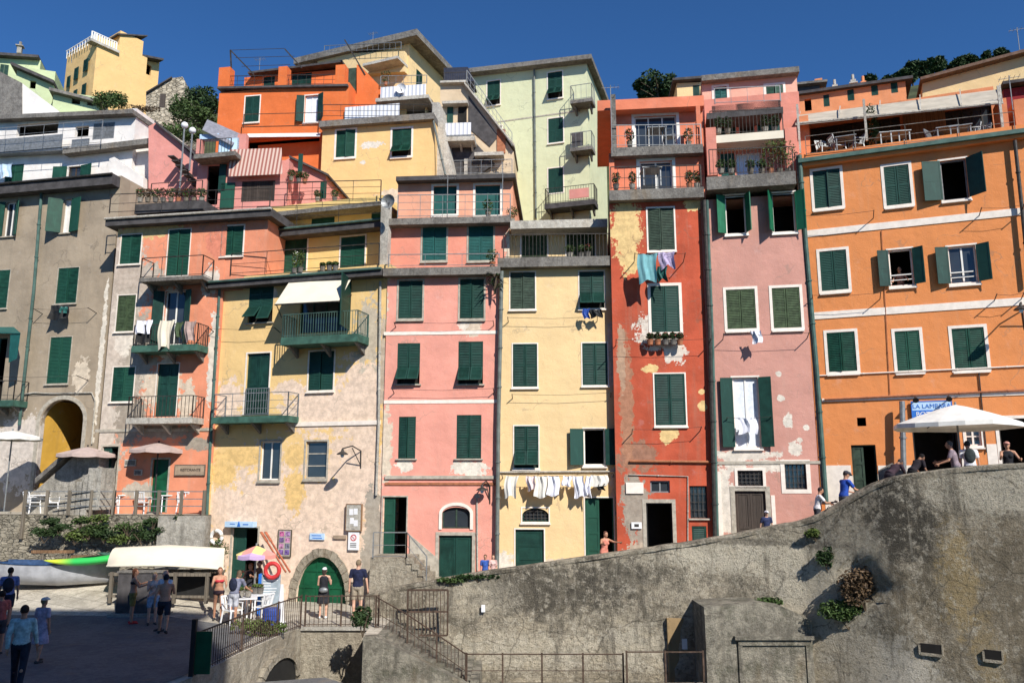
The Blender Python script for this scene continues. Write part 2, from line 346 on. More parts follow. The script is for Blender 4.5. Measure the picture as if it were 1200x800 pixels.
        o = bpy.data.objects.new(name, me); col.objects.link(o)
        if parent: o.parent = parent
        return o
def tag(o, label=None, cat=None, group=None, kind=None):
    if label: o['label'] = label
    if cat: o['category'] = cat
    if group: o['group'] = group
    if kind: o['kind'] = kind
    return o
def empty(name, loc, rz, label, cat, group=None):
    o = bpy.data.objects.new(name, None); col.objects.link(o); o.empty_display_size = .3
    o.location = loc; o.rotation_euler = (0, 0, rz); return tag(o, label, cat, group)
def dup(root, loc, rz, label=None, group=None):
    def cp_(o, par):
        c = o.copy(); col.objects.link(c); c.parent = par
        for ch in list(o.children): cp_(ch, c)
        return c
    r = cp_(root, None); r.location = loc; r.rotation_euler = (0, 0, rz)
    if label: r['label'] = label
    if group: r['group'] = group
    return r
# ---------------- facades ----------------
class Face:
    """a vertical facade plane; local x runs along it to the right, -y points out, z up from the root's base"""
    def __init__(s, root, x, y, zb, ang, T=None):
        s.root = root; s.P = Vector((x, y, zb)); s.a = ang
        s.d = Vector((math.cos(ang), -math.sin(ang), 0)); s.n = Vector((-math.sin(ang), -math.cos(ang), 0))
        s.T = T if T is not None else Matrix.Identity(4)
    def at(s, u, v, out=0):
        d = ray(u, v); C = Vector((0, 0, CAMZ)); t = ((s.P + s.n * out - C).dot(s.n)) / d.dot(s.n)
        q = C + d * t - s.P; return q.dot(s.d), q.z
    def rect(s, r, out=0):
        u0, v0, u1, v1 = r; um, vm = (u0 + u1) / 2, (v0 + v1) / 2
        return s.at(u0, vm, out)[0], s.at(u1, vm, out)[0], s.at(um, v1, out)[1], s.at(um, v0, out)[1]
    def world(s, ss, out, z): return s.P + s.d * ss + s.n * out + Vector((0, 0, z))
def house(name, label, u, v, y, ang, zb, cat='house', group='houses stacked up the hillside'):
    p = W(u, v, y); root = empty(name, (p.x, p.y, zb), -R(ang), label, cat, group)
    return Face(root, p.x, p.y, zb, R(ang))
def side_face(fc, s_at, out_at, ang):
    """another face of the same house (a side wall), sharing its root"""
    p = fc.world(s_at, out_at, 0); g = Face(fc.root, p.x, p.y, fc.P.z, R(ang))
    rootM = Matrix.Translation(fc.P) @ Matrix.Rotation(-fc.a, 4, 'Z'); gM = Matrix.Translation(p) @ Matrix.Rotation(-R(ang), 4, 'Z')
    g.T = rootM.inverted() @ gM; return g
def leaf(fc, par, mat, sh, z0, w_, h, side, ang, out, tilt=0, slats=True):
    mb = MB(); t = .035; st = .05 if w_ > .25 else .035
    def X(a, b): return (a, b) if side > 0 else (-b, -a)
    lo = 0
    if tilt: lo = h * .42
    def panel(z1, z2, fn=None):
        m2 = MB()
        a, b = X(0, st); m2.box(a, b, 0, t, z1, z2)
        a, b = X(w_ - st, w_); m2.box(a, b, 0, t, z1, z2)
        a, b = X(st, w_ - st)
        m2.box(a, b, 0.003, t - .003, z1, z1 + st); m2.box(a, b, 0.003, t - .003, z2 - st, z2)
        if z2 - z1 > .75:
            zm = (z1 + z2) / 2; m2.box(a, b, 0.004, t - .004, zm - .03, zm + .03)
        if slats:
            m2.box(a, b, t * .62, t * .8, z1 + st, z2 - st)
            z = z1 + st + .01
            while z < z2 - st - .03:
                m2.hexa([(a, 0.004, z), (b, 0.004, z), (b, .012, z - .004), (a, .012, z - .004)], [(a, .018, z + .045), (b, .018, z + .045), (b, .024, z + .04), (a, .024, z + .04)])
                z += .062
        else: m2.box(a, b, .01, t - .01, z1 + st, z2 - st)
        if fn: m2.v = [fn(Vector(q)) for q in m2.v]
        mb.add(m2.v, m2.f)
    if tilt:
        panel(lo, h)
        c_, s_ = math.cos(tilt), math.sin(tilt)
        def rot(q):
            dz = q.z - lo + .01; return Vector((q.x, q.y * c_ + dz * s_, lo - .01 + dz * c_ - q.y * s_))
        panel(0.02, lo - .01, rot)
    else: panel(0, h)
    o = mb.build('shutter', mat, par)
    o.matrix_local = fc.T @ Matrix.Translation((sh, -out - t, z0)) @ Matrix.Rotation(-ang * side, 4, 'Z')
    return o
def window(fc, r, out, kind='closed', m='green', trim=None, sill=True, hole=True, lab=None, **k):
    """one window or door with its pieces; returns the opening's rectangle"""
    s0, s1, z0, z1 = fc.rect(r, out); w_ = s1 - s0; h = z1 - z0; T = fc.T; root = fc.root
    isdoor = kind in ('door', 'doorway', 'halfdoor')
    dep = .16; o0 = out - dep if hole else out + .005; of = out - .075 if hole else out + .02
    mb = MB()
    fm = 'dark'
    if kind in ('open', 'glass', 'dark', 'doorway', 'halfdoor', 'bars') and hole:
        # box behind the opening, painted near-black for the unlit room
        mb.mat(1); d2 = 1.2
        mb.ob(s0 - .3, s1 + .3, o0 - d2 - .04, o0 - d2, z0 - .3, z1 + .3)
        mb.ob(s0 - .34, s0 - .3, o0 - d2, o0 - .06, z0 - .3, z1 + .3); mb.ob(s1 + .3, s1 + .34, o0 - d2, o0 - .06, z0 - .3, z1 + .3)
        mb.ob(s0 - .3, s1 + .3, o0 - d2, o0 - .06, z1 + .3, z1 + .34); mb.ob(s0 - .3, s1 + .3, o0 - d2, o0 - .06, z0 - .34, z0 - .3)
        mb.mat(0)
    fr = k.get('frame', 'white' if kind in ('open', 'glass') else m)
    fw = .05
    if kind in ('open', 'glass', 'closed', 'tilt', 'bars', 'door', 'halfdoor', 'doorway'):
        mb.ob(s0 + .002, s0 + fw, o0 + .01, of - .01, z0 + .002, z1 - .002); mb.ob(s1 - fw, s1 - .002, o0 + .01, of - .01, z0 + .002, z1 - .002)
        mb.ob(s0 + fw, s1 - fw, o0 + .01, of - .01, z1 - fw, z1 - .002)
        if not isdoor: mb.ob(s0 + fw, s1 - fw, o0 + .01, of - .01, z0 + .002, z0 + fw)
    if kind in ('closed', 'tilt', 'door') and hole:
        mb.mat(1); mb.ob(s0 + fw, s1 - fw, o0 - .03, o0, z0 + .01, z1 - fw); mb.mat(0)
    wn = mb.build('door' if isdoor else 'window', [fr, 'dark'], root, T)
    if lab: wn['label'] = lab
    if kind in ('open', 'glass'):
        g = MB(); nx, nz = k.get('grid', (2, 1) if k.get('pane', True) else (1, 1))
        for i in range(1, nx): x = s0 + w_ * i / nx; g.ob(x - .028, x + .028, o0 + .015, of - .02, z0 + fw, z1 - fw)
        for j in range(1, nz): z = z0 + h * j / nz; g.ob(s0 + fw, s1 - fw, o0 + .017, of - .022, z - .02, z + .02)
        if k.get('pane', True):
            g.mat(1); g.ob(s0 + fw, s1 - fw, o0 + .03, o0 + .038, z0 + fw, z1 - fw)
        g.build('pane', [fr, k.get('gm', 'glass')], wn, T)
    if kind == 'bars':
        g = MB(); n = max(3, int(w_ / .13))
        for i in range(1, n): x = s0 + w_ * i / n; g.ob(x - .012, x + .012, of, of + .02, z0, z1)
        for j in range(1, 4): z = z0 + h * j / 4; g.ob(s0, s1, of + .003, of + .017, z - .012, z + .012)
        g.build('grille', 'iron', wn, T)
        g = MB(); g.ob(s0 + fw, s1 - fw, o0 + .02, o0 + .028, z0 + fw, z1 - fw); g.build('pane', 'glass', wn, T)
    if kind in ('closed', 'tilt'):
        if kind == 'closed' and hole and 'a0' not in k and random.random() < .35: k['a0' if random.random() < .5 else 'a1'] = R(random.uniform(2, 11))
        nl = k.get('leaves', 2); lw = (w_ - .012 * (nl + 1)) / nl; oo = out - .04 if hole else out + .03
        tl = k.get('tilt', R(38)) if kind == 'tilt' else 0
        leaf(fc, wn, m, s0 + .008, z0 + .012, lw, h - .024, 1, k.get('a0', 0), oo, tl * k.get('t0', 1))
        if nl == 2: leaf(fc, wn, m, s1 - .008, z0 + .012, lw, h - .024, -1, k.get('a1', 0), oo, tl * k.get('t1', 1))
    if kind == 'open':
        lw = k.get('lw', w_ / 2 - .01); a = k.get('ang', (R(172), R(168)))
        if a[0] is not None: leaf(fc, wn, m, s0 - .012, z0 + .012, lw, h - .02, 1, a[0], out + .03)
        if a[1] is not None: leaf(fc, wn, m, s1 + .012, z0 + .012, lw, h - .02, -1, a[1], out + .03)
    if kind == 'door':
        n = k.get('leaves', 2); lw = (w_ - 2 * fw) / n
        for i in range(n):
            a = s0 + fw + lw * i + .006; b = a + lw - .012; g = MB()
            g.ob(a, b, of - .05, of - .02, z0, z1 - fw)
            g.ob(a, a + .08, of - .02, of, z0, z1 - fw); g.ob(b - .08, b, of - .02, of, z0, z1 - fw)
            for j in range(k.get('rails', 3) + 1):
                zz = z0 + (h - fw - .09) * j / k.get('rails', 3); g.ob(a + .08, b - .08, of - .02, of - .003, zz, zz + .09)
            g.build('door_leaf', k.get('dm', m), wn, T)
    if kind == 'halfdoor':   # left leaf shut, right side open and dark
        a = s0 + fw; b = s0 + w_ * .5; g = MB(); g.ob(a, b, of - .05, of - .02, z0, z1 - fw)
        g.ob(a, a + .07, of - .02, of, z0, z1 - fw); g.ob(b - .07, b, of - .02, of, z0, z1 - fw)
        for j in range(5): zz = z0 + (h - fw - .08) * j / 4; g.ob(a + .07, b - .07, of - .02, of - .003, zz, zz + .08)
        g.build('door_leaf', m, wn, T)
    if trim:
        tm, tw = trim; g = MB(); e = out + .02
        g.ob(s0 - tw, s0 - .001, out - .01, e, z0 - (0 if isdoor else tw), z1 + tw); g.ob(s1 + .001, s1 + tw, out - .01, e, z0 - (0 if isdoor else tw), z1 + tw)
        g.ob(s0 - .001, s1 + .001, out - .01, e, z1 + .001, z1 + tw)
        if not isdoor: g.ob(s0 - .001, s1 + .001, out - .01, e, z0 - tw, z0 - .001)
        g.build('door_surround' if isdoor else 'window_surround', tm, wn, T)
    if sill and not isdoor:
        g = MB(); zz = z0 - (trim[1] if trim else 0); g.ob(s0 - .07, s1 + .07, out - .02, out + .09, zz - .055, zz - .003)
        g.build('sill', k.get('sm', trim[0] if trim else 'trim2'), wn, T)
    return (s0, s1, z0, z1)
def wall(fc, r, out, depth, mat, wins=(), name='wall', arches=(), coords=None, zbot=None):
    s0, s1, z0, z1 = coords or fc.rect(r, out)
    if zbot is not None: z0 = zbot
    holes = []
    for wd in wins:
        rr, kd, kw = wd[0], wd[1], (wd[2] if len(wd) > 2 else {})
        q = window(fc, rr, out, kd, **kw)
        if kw.get('hole', True): holes.append(q)
    holes += [fc.rect(a[0], out) for a in arches]
    xs = sorted({s0, s1} | {x for h in holes for x in h[:2] if s0 < x < s1}); zs = sorted({z0, z1} | {z for h in holes for z in h[2:] if z0 < z < z1})
    mb = MB(); y = -out; rv = .2
    for i in range(len(xs) - 1):
        for j in range(len(zs) - 1):
            cx, cz = (xs[i] + xs[i + 1]) / 2, (zs[j] + zs[j + 1]) / 2
            if any(h[0] < cx < h[1] and h[2] < cz < h[3] for h in holes): continue
            a, b, c, d = xs[i], xs[i + 1], zs[j], zs[j + 1]
            mb.add([(a, y, c), (b, y, c), (b, y, d), (a, y, d)], [(0, 1, 2, 3)])
            mb.add([(a, y + rv, c), (b, y + rv, c), (b, y + rv, d), (a, y + rv, d)], [(3, 2, 1, 0)])
    for (a, b, c, d) in holes:
        c = max(c, z0); d = min(d, z1)
        mb.add([(a, y, c), (b, y, c), (b, y, d), (a, y, d), (a, y + rv, c), (b, y + rv, c), (b, y + rv, d), (a, y + rv, d)],
               [(0, 4, 5, 1), (1, 5, 6, 2), (2, 6, 7, 3), (3, 7, 4, 0)])
    yb = y + depth
    mb.add([(s0, y, z0), (s0, yb, z0), (s0, yb, z1), (s0, y, z1)], [(0, 1, 2, 3)]); mb.add([(s1, y, z0), (s1, yb, z0), (s1, yb, z1), (s1, y, z1)], [(3, 2, 1, 0)])
    mb.add([(s0, yb, z0), (s1, yb, z0), (s1, yb, z1), (s0, yb, z1)], [(0, 1, 2, 3)]); mb.add([(s0, y, z1), (s1, y, z1), (s1, yb, z1), (s0, yb, z1)], [(0, 1, 2, 3)])
    for a in arches:
        (p, q, zz0, zz1) = fc.rect(a[0], out); rise = a[1] * (zz1 - zz0); cx = (p + q) / 2; rx = (q - p) / 2; N = 16
        for sg in (-1, 1):
            pts = [(cx + sg * rx * math.cos(t), zz1 - rise + rise * math.sin(t)) for t in [math.pi / 2 * i / N for i in range(N + 1)]]
            poly = [(cx + sg * rx, zz1 + .001)] + pts
            mb.prism(poly, y, y + rv)
    o = mb.build(name, mat, fc.root, fc.T)
    return o
def slab(fc, r, out0, proud, mat='slab', name='roof', gutter=None, depth=None, lift=0):
    """flat eave/terrace slab: pixel rect gives its front edge"""
    s0, s1, z0, z1 = fc.rect(r, out0 + proud); mb = MB(); mb.ob(s0, s1, out0 - (depth or .3), out0 + proud, z0, z1)
    o = mb.build(name, mat, fc.root, fc.T)
    if gutter:
        g = MB(); g.tube([(s0, -(out0 + proud + .05), z1 - .03), (s1, -(out0 + proud + .05), z1 - .03)], .055, 8); g.build('gutter', gutter, o, fc.T)
    return o
def band(fc, r, out, mat='trim', pr=.02, name='string_course'):
    s0, s1, z0, z1 = fc.rect(r, out); g = MB(); g.ob(s0, s1, out - .01, out + pr, z0, z1); return g.build(name, mat, fc.root, fc.T)
def pipe(fc, pts, out, r=.05, mat='pipe', name='drainpipe', n=8):
    P = []
    for u, v in pts: s, z = fc.at(u, v, out + r); P.append((s, -(out + r + .02), z))
    g = MB(); g.tube(P, r, n)
    for a, b in zip(P, P[1:]):
        L = (Vector(b) - Vector(a)).length; k = int(L / 1.6)
        for i in range(1, k + 1):
            q = Vector(a).lerp(Vector(b), i / (k + 1)); dd = (Vector(b) - Vector(a)).normalized() * .025; g.tube([q - dd, q + dd], r * 1.35, n)
    return g.build(name, mat, fc.root, fc.T)
def rail_mb(mb, P, h, sp_=.12, bar=.016, top=.03, mids=0, posts=True):
    for a, b in zip(P, P[1:]):
        a = Vector(a); b = Vector(b); U = Vector((0, 0, h))
        mb.bar(a + U, b + U, top); mb.bar(a + Vector((0, 0, .06)), b + Vector((0, 0, .06)), bar * 1.2)
        for i in range(mids): q = Vector((0, 0, h * (i + 1) / (mids + 1))); mb.bar(a + q, b + q, bar)
        n = max(1, int((b - a).length / sp_)) if sp_ else 0
        for i in range(n + 1 if n else 0): q = a.lerp(b, i / n); mb.bar(q, q + U, bar)
        if posts: mb.bar(a, a + U, top * 1.2); mb.bar(b, b + U, top * 1.2)
def balcony(fc, r, out, depth, h=.95, mat='slabl', rm='iron', sp_=.12, name='balcony', flare=0, **k):
    s0, s1, z0, z1 = fc.rect(r, out + depth); mb = MB(); mb.ob(s0, s1, out - .05, out + depth, z0, z1)
    b = mb.build(name, mat, fc.root, fc.T); g = MB(); e = .04
    rail_mb(g, [(s0 + e, -out - .02, z1), (s0 + e, -(out + depth - e), z1), (s1 - e, -(out + depth - e), z1), (s1 - e, -out - .02, z1)], h, sp_, **k)
    g.build('railing', rm, b, fc.T)
    n = 2 if s1 - s0 < 1.6 else 3
    for i in range(n):
        br = MB(); x = s0 + .2 + (s1 - s0 - .4) * i / (n - 1); br.hexa([(x - .05, -out, z0 - .38), (x + .05, -out, z0 - .38), (x + .05, -out + .02, z0 - .38), (x - .05, -out + .02, z0 - .38)],
            [(x - .05, -(out + depth * .8), z0 + .01), (x + .05, -(out + depth * .8), z0 + .01), (x + .05, -out + .02, z0 + .01), (x - .05, -out + .02, z0 + .01)])
        br.build('bracket', 'slabl' if mat == 'slabl' else 'slab', b, fc.T)
    return (s0, s1, z0, z1), b
def pp(fc, out, *ps):
    """patches given in pixels -> plaster patches in the facade's own metres"""
    res = []
    for (u, v, ru, rv, c) in ps:
        s, z = fc.at(u, v, out); s2, _ = fc.at(u + ru, v, out); _, z2 = fc.at(u, v - rv, out)
        res.append((s, z, max(.1, s2 - s), max(.1, z2 - z), c))
    return res
def onface(name, fc, u, v, out, label, cat, group=None):
    """a thing of its own hung on a facade: Empty there, turned like the facade"""
    s, z = fc.at(u, v, out); return empty(name, fc.world(s, out, z), -fc.a, label, cat, group)
def cloth(fc, r, out, mat, label, group=None, name='laundry', cat='laundry', wave=.05, drop=0, skew=0):
    s0, s1, z0, z1 = fc.rect(r, out); w_ = s1 - s0; h = z1 - z0; N = 12; mb = MB(); ph = random.uniform(0, 6)
    L = []
    for j in range(N + 1):
        for i in range(N + 1):
            x = i / N; t = j / N
            yy = wave * 1.5 * math.sin(x * 9 + ph + t) * (1 - t * .5) + wave * .7 * math.sin(x * 19 + ph * 2 + t * 3)
            zz = h * t - .07 * h * math.sin(x * 6 + ph) * (1 - t) - drop * abs(x - .5) * (1 - t) - .03 * math.sin(x * 3.14) * t
            L.append((w_ * (.5 + (x - .5) * (1 - .12 * (1 - t) * math.sin(ph))) + skew * (1 - t) * w_ + .035 * math.sin(t * 5 + ph), yy, zz))
    fs = [(j * (N + 1) + i, j * (N + 1) + i + 1, (j + 1) * (N + 1) + i + 1, (j + 1) * (N + 1) + i) for j in range(N) for i in range(N)]
    mb.add(L, fs); mb.add([(x, y + .006, z) for x, y, z in L], [f[::-1] for f in fs])
    o = mb.build(name, mat, None, None, True); p = fc.world(s0, out, z0); o.location = p; o.rotation_euler = (0, 0, -fc.a)
    return tag(o, label, cat, group)
def pot_plant(loc, r, h, label, leafm='leaf', group='potted plants on the balconies', flowers=None, n=160, name='potted_plant', cat='plant', rz=0):
    e = empty(name, loc, rz, label, cat, group); mb = MB()
    mb.tube([(0, 0, 0), (0, 0, .18), (0, 0, .2), (0, 0, .2)], [.09, .12, .135, .11], 10); mb.build('pot', random.choice(('terra', 'slab', 'concr', 'woodg')), e)
    mb = MB(); mb.tube([(0, 0, .18), (.01, 0, .2 + h * .5)], .012, 5); mb.build('stem', 'bark', e)
    mb = MB(); mb.leaves((0, 0, .2 + h * .55), (r, r, h * .5), n, .055); mb.build('foliage', leafm, e)
    if flowers: mb = MB(); mb.leaves((0, 0, .2 + h * .65), (r, r, h * .45), n // 4, .035); mb.build('blossom', flowers, e)
    return e
BE = (.66, .56, .43); GR = (.34, .30, .24); WH = (.72, .66, .56); YE = px(252, 212, 142); PK = px(240, 150, 122); CR = px(246, 214, 150); RD = px(205, 90, 60)
TRW = ('trim', .10); TRS = ('trim', .06); TRG = ('trim2', .07)
# =============== PINK house (u 450-583) ===============
fP = house('pink_house', 'salmon pink house with two white bands, left of the yellow house with washing', 447, 650, 30.0, 4, .4)
mP = plaster('pink_plaster', px(246, 170, 151), (.5, .38, .30), .22, pp(fP, 0,
    (450, 520, 10, 45, BE), (549, 549, 22, 10, WH), (474, 545, 10, 8, WH), (551, 380, 12, 9, WH), (452, 640, 12, 30, BE), (448, 350, 7, 45, BE), (556, 380, 9, 14, BE)))
wall(fP, (449, 318, 583.5, 700), 0, 9, mP, [
    ((467, 329, 495, 373), 'closed', dict(trim=TRG, sill=True)), ((539, 327, 567, 373), 'closed', dict(trim=TRG)),
    ((465.5, 402, 492, 450), 'tilt', {}), ((537, 400, 566, 450), 'tilt', dict(tilt=R(32))),
    ((467, 488, 487, 537), 'closed', {}), ((535, 486, 564, 537), 'closed', {}),
    ((448, 582, 476, 656), 'halfdoor', dict(m='green2', trim=('trim2', .05))),
    ((518, 594, 551, 619), 'glass', dict(frame='graygreen', trim=None, sill=False)),
    ((514, 627, 553, 680), 'door', dict(m='green', trim=('trim2', .12), rails=1))], arches=[], zbot=-2)
band(fP, (450, 388, 583, 392), 0, 'trim'); band(fP, (450, 468.5, 583, 472.5), 0, 'trim')
slab(fP, (451, 557, 583, 561), 0, .07, 'trim2', 'string_course'); slab(fP, (451, 565, 583, 568), 0, .045, 'terra', 'string_course')
# arched surround over the transom
def arch_band(fc, r, out, tw, mat, rise=.5, name='door_arch', pr=.04):
    s0, s1, z0, z1 = fc.rect(r, out); cx = (s0 + s1) / 2; rx = (s1 - s0) / 2; rz = (z1 - z0) * rise; zb = z1 - rz; N = 14; g = MB()
    for i in range(N):
        a0, a1 = math.pi * i / N, math.pi * (i + 1) / N
        P = [(cx + rx * math.cos(a0), zb + rz * math.sin(a0)), (cx + (rx + tw) * math.cos(a0), zb + (rz + tw) * math.sin(a0)), (cx + (rx + tw) * math.cos(a1), zb + (rz + tw) * math.sin(a1)), (cx + rx * math.cos(a1), zb + rz * math.sin(a1))]
        g.prism(P, -out - pr, -out + .01)
    for sg in (-1, 1): x = cx + sg * (rx + tw / 2); g.ob(x - tw / 2, x + tw / 2, out - .01, out + pr, z0, zb)
    return g.build(name, mat, fc.root, fc.T)
arch_band(fP, (518, 592, 551, 620), 0, .11, 'trim', .35)
def spandrel(fc, r, out, rise, mat):
    s0, s1, z0, z1 = fc.rect(r, out); cx = (s0 + s1) / 2; rx = (s1 - s0) / 2 + .01; N = 14; rz = (z1 - z0) * rise; g = MB()
    for sg in (-1, 1):
        pts = [(cx + sg * rx * math.cos(t), z1 - rz + rz * math.sin(t)) for t in [math.pi / 2 * i / N for i in range(N + 1)]]
        g.prism([(cx + sg * rx, z1 + .01)] + pts, -out - .003, -out + .15)
    return g.build('wall', mat, fc.root, fc.T)
spandrel(fP, (518, 594, 551, 619), 0, .35, mP)
slab(fP, (449, 313, 586, 322), 0, .35, 'slab', 'terrace', None, 1.4)
mPb = plaster('pink_plaster_above', px(243, 158, 134), (.5, .38, .30), .2, pp(fP, -1, (600, 290, 8, 25, BE)))
wall(fP, (455, 262, 597, 322), -1.1, 7, mPb, [((495, 266, 523, 305), 'closed', dict(m='teal', trim=TRG)), ((549, 265, 578, 305), 'closed', dict(m='teal', trim=TRG))])
slab(fP, (452, 254.5, 598, 262), -1.1, .45, 'slab', 'terrace', None, 1.6)
mPc = plaster('peach_plaster', px(247, 178, 146), (.5, .38, .30), .2)
wall(fP, (466, 208, 601, 262), -2.4, 5.5, mPc, [((508, 218, 535, 251), 'glass', dict(frame='teal', grid=(2, 2), gm='teal', trim=TRW)), ((557, 217, 586, 252), 'glass', dict(frame='teal', grid=(2, 2), gm='teal', trim=TRW))])
slab(fP, (464, 205, 604, 210), -2.4, .4, 'slabd', 'roof', None, 5.7)
def railing(fc, pts, out, h, label, rm='iron', sp_=.12, group='iron railings on the terraces', name='railing', cat='railing', **k):
    (u, v) = pts[0]; s, z = fc.at(u, v, out); o = fc.world(s, out, z); P = []
    for (u, v) in pts: s2, z2 = fc.at(u, v, out); P.append((s2 - s, 0, z2 - z))
    mb = MB(); rail_mb(mb, P, h, sp_, **k); r = mb.build(name, rm); r.location = o; r.rotation_euler = (0, 0, -fc.a); return tag(r, label, cat, group)
railing(fP, [(466, 255, ), (598, 254)], -.75, .95, 'thin wire railing on the top ledge of the pink house', 'metal', .9, mids=2)
railing(fP, [(455, 313), (585, 312)], .25, .5, 'low thin wire railing on the lower ledge of the pink house', 'metal', 1.4)
pipe(fP, [(559, 582), (559.5, 668)], 0, .03, 'slabl'); 
g = MB(); s_, z_ = fP.at(559.5, 581, 0); g.ob(s_ - .09, s_ + .09, 0, .12, z_ - .06, z_ + .09); g.build('meter_box', 'trim2', fP.root)
pipe(fP, [(588, 318), (584, 500), (582.5, 668)], .12, .075, 'pipe')
# corner of exposed stone and steps up to the side door of the pink house
# =============== YELLOW house with washing (585-720) ===============
fY = house('yellow_house', 'pale yellow house with a row of white washing above its ground floor', 583.5, 640, 29.75, 4, .8)
mY = plaster('yellow_plaster', px(250, 217, 162), (.6, .46, .30), .2, pp(fY, 0, (588, 658, 14, 12, WH), (660, 662, 30, 8, BE), (720, 570, 4, 26, BE), (716, 420, 4, 40, BE)), fade=.08)
wall(fY, (584, 305, 726.5, 700), 0, 9, mY, [
    ((598, 319, 627, 362), 'closed', dict(m='graygreen', trim=('trim', .045))), ((679, 318, 708, 361), 'tilt', dict(m='green', trim=('trim', .045))),
    ((601, 403, 629.5, 453), 'closed', dict(trim=('trim', .045))), ((682.5, 402, 712, 451), 'closed', dict(trim=('trim', .045))),
    ((602.5, 499, 631, 548), 'tilt', dict(tilt=R(30), trim=('trim', .045))), ((684, 502, 709, 545), 'open', dict(trim=('trim', .045), ang=(R(168), R(172)), pane=False, lw=.5)),
    ((612, 595, 643, 611), 'bars', dict(trim=('trim', .045), sill=True)),
    ((604, 620, 637.5, 672), 'door', dict(m='green', trim=('trim', .045), leaves=1)), ((686, 583, 719.5, 665), 'halfdoor', dict(m='green2', trim=('trim', .045)))], zbot=-2)
spandrel(fY, (612, 595, 643, 611), 0, .6, mY)
slab(fY, (583, 301, 716, 312), 0, .35, 'slab', 'terrace', None, 1.5)
pipe(fY, [(586, 553), (725, 552)], 0, .035, 'slabl', 'cable_duct')
mY2 = plaster('cream_plaster_set_back', px(244, 214, 160), (.5, .42, .3), .25)
wall(fY, (597, 262, 712, 312), -1.3, 7.5, mY2, [((611, 275, 641, 307), 'closed', dict(m='olive', trim=TRS)), ((664, 274, 697, 307), 'closed', dict(m='olive', trim=TRS))])
slab(fY, (598, 257.5, 712, 267), -1.3, .9, 'slabl', 'canopy', None, 1.0)
railing(fY, [(590, 303), (716, 302)], .3, .95, 'dark iron railing with thin bars on the terrace of the yellow house with washing', 'iron', .14)
# =============== RED house (720-835) ===============
fR = house('red_house', 'brick red house with peeling paint and a yellow patch at its top left corner', 733.5, 630, 29.0, 6, 1.0)
mR = plaster('red_plaster', px(204, 96, 68), (.34, .19, .13), .5, pp(fR, 0,
    (733, 268, 20, 36, CR), (738, 305, 12, 18, CR), (815, 240, 14, 8, CR), (784, 508, 10, 11, CR), (823, 476, 5, 6, CR), (822, 459, 3, 3, CR), (762, 432, 9, 5, CR),
    (742, 590, 14, 40, GR), (755, 615, 12, 50, GR), (750, 650, 22, 14, (.5, .42, .32)), (745, 535, 24, 20, (.33, .17, .11)), (772, 388, 26, 22, WH), (734, 470, 8, 80, (.40, .20, .12)), (790, 412, 14, 14, WH), (728, 420, 5, 40, (.45, .3, .2))), fade=.22)
wall(fR, (719.5, 232, 830.5, 690), 0, 7.5, mR, [
    ((759.5, 244, 790, 293), 'closed', dict(m='graygreen', trim=TRS)), ((763, 335, 796, 389), 'closed', dict(m='green', trim=('trim', .11))),
    ((767.5, 438, 803, 498), 'closed', dict(m='green', trim=('trim', .05))),
    ((762, 563, 785, 577), 'glass', dict(frame='metal', sill=False)), ((758, 589, 788.5, 660), 'doorway', dict(m='black', trim=('trim2', .13))),
    ((808.5, 569, 829, 607), 'bars', dict(m='iron', trim=None)), ((811, 616, 828, 636), 'closed', dict(leaves=1, slats=False, sill=False))], zbot=-2)
slab(fR, (714, 221, 825, 233), 0, .35, 'slab', 'terrace', None, 1.4)
pipe(fR, [(738, 540), (836, 541)], 0, .045, 'terra', 'cable_duct'); pipe(fR, [(737, 556), (806, 558), (806, 640)], 0, .02, 'slabl', 'cable_duct')
mR1 = plaster('salmon_plaster', px(238, 140, 106), (.45, .3, .22), .2)
wall(fR, (717, 180, 826, 234), -1.0, 6.3, mR1, [((750, 189, 788, 228), 'glass', dict(frame='white', grid=(2, 1), trim=('white', .13), sill=False))])
slab(fR, (716, 171, 824, 181), -1.0, .4, 'slab', 'terrace', None, 1.5)
wall(fR, (718, 121, 824, 181), -1.9, 5.3, mR1, [((744, 136, 793, 177), 'glass', dict(frame='white', grid=(3, 1), trim=('white', .12), sill=False))])
slab(fR, (700, 115, 825, 127), -1.9, .5, mR1, 'parapet', None, 5.4)
for (u0, v0, u1, v1) in ((716, 112, 722, 180), (714, 181, 720, 226), (816, 125, 821, 172)):
    s0, s1, z0, z1 = fR.rect((u0, v0, u1, v1), -.9); g = MB(); g.ob(s0, s1, -1.1, -.8, z0, z1); g.build('pillar', mR1 if u0 != 716 else 'slab', fR.root)
railing(fR, [(717, 172), (822, 171)], -.7, .9, 'thin railing of the upper terrace with table on the red house', 'metal', .25, mids=1)
railing(fR, [(716, 222), (822, 220)], .2, .9, 'thin railing of the lower terrace on the red house', 'iron', .25, mids=1)
pipe(fR, [(825, 235), (832, 400), (838, 640)], .1, .075, 'iron'); pipe(fR, [(828.5, 235), (835, 400), (841, 640)], .1, .055, 'gutter')
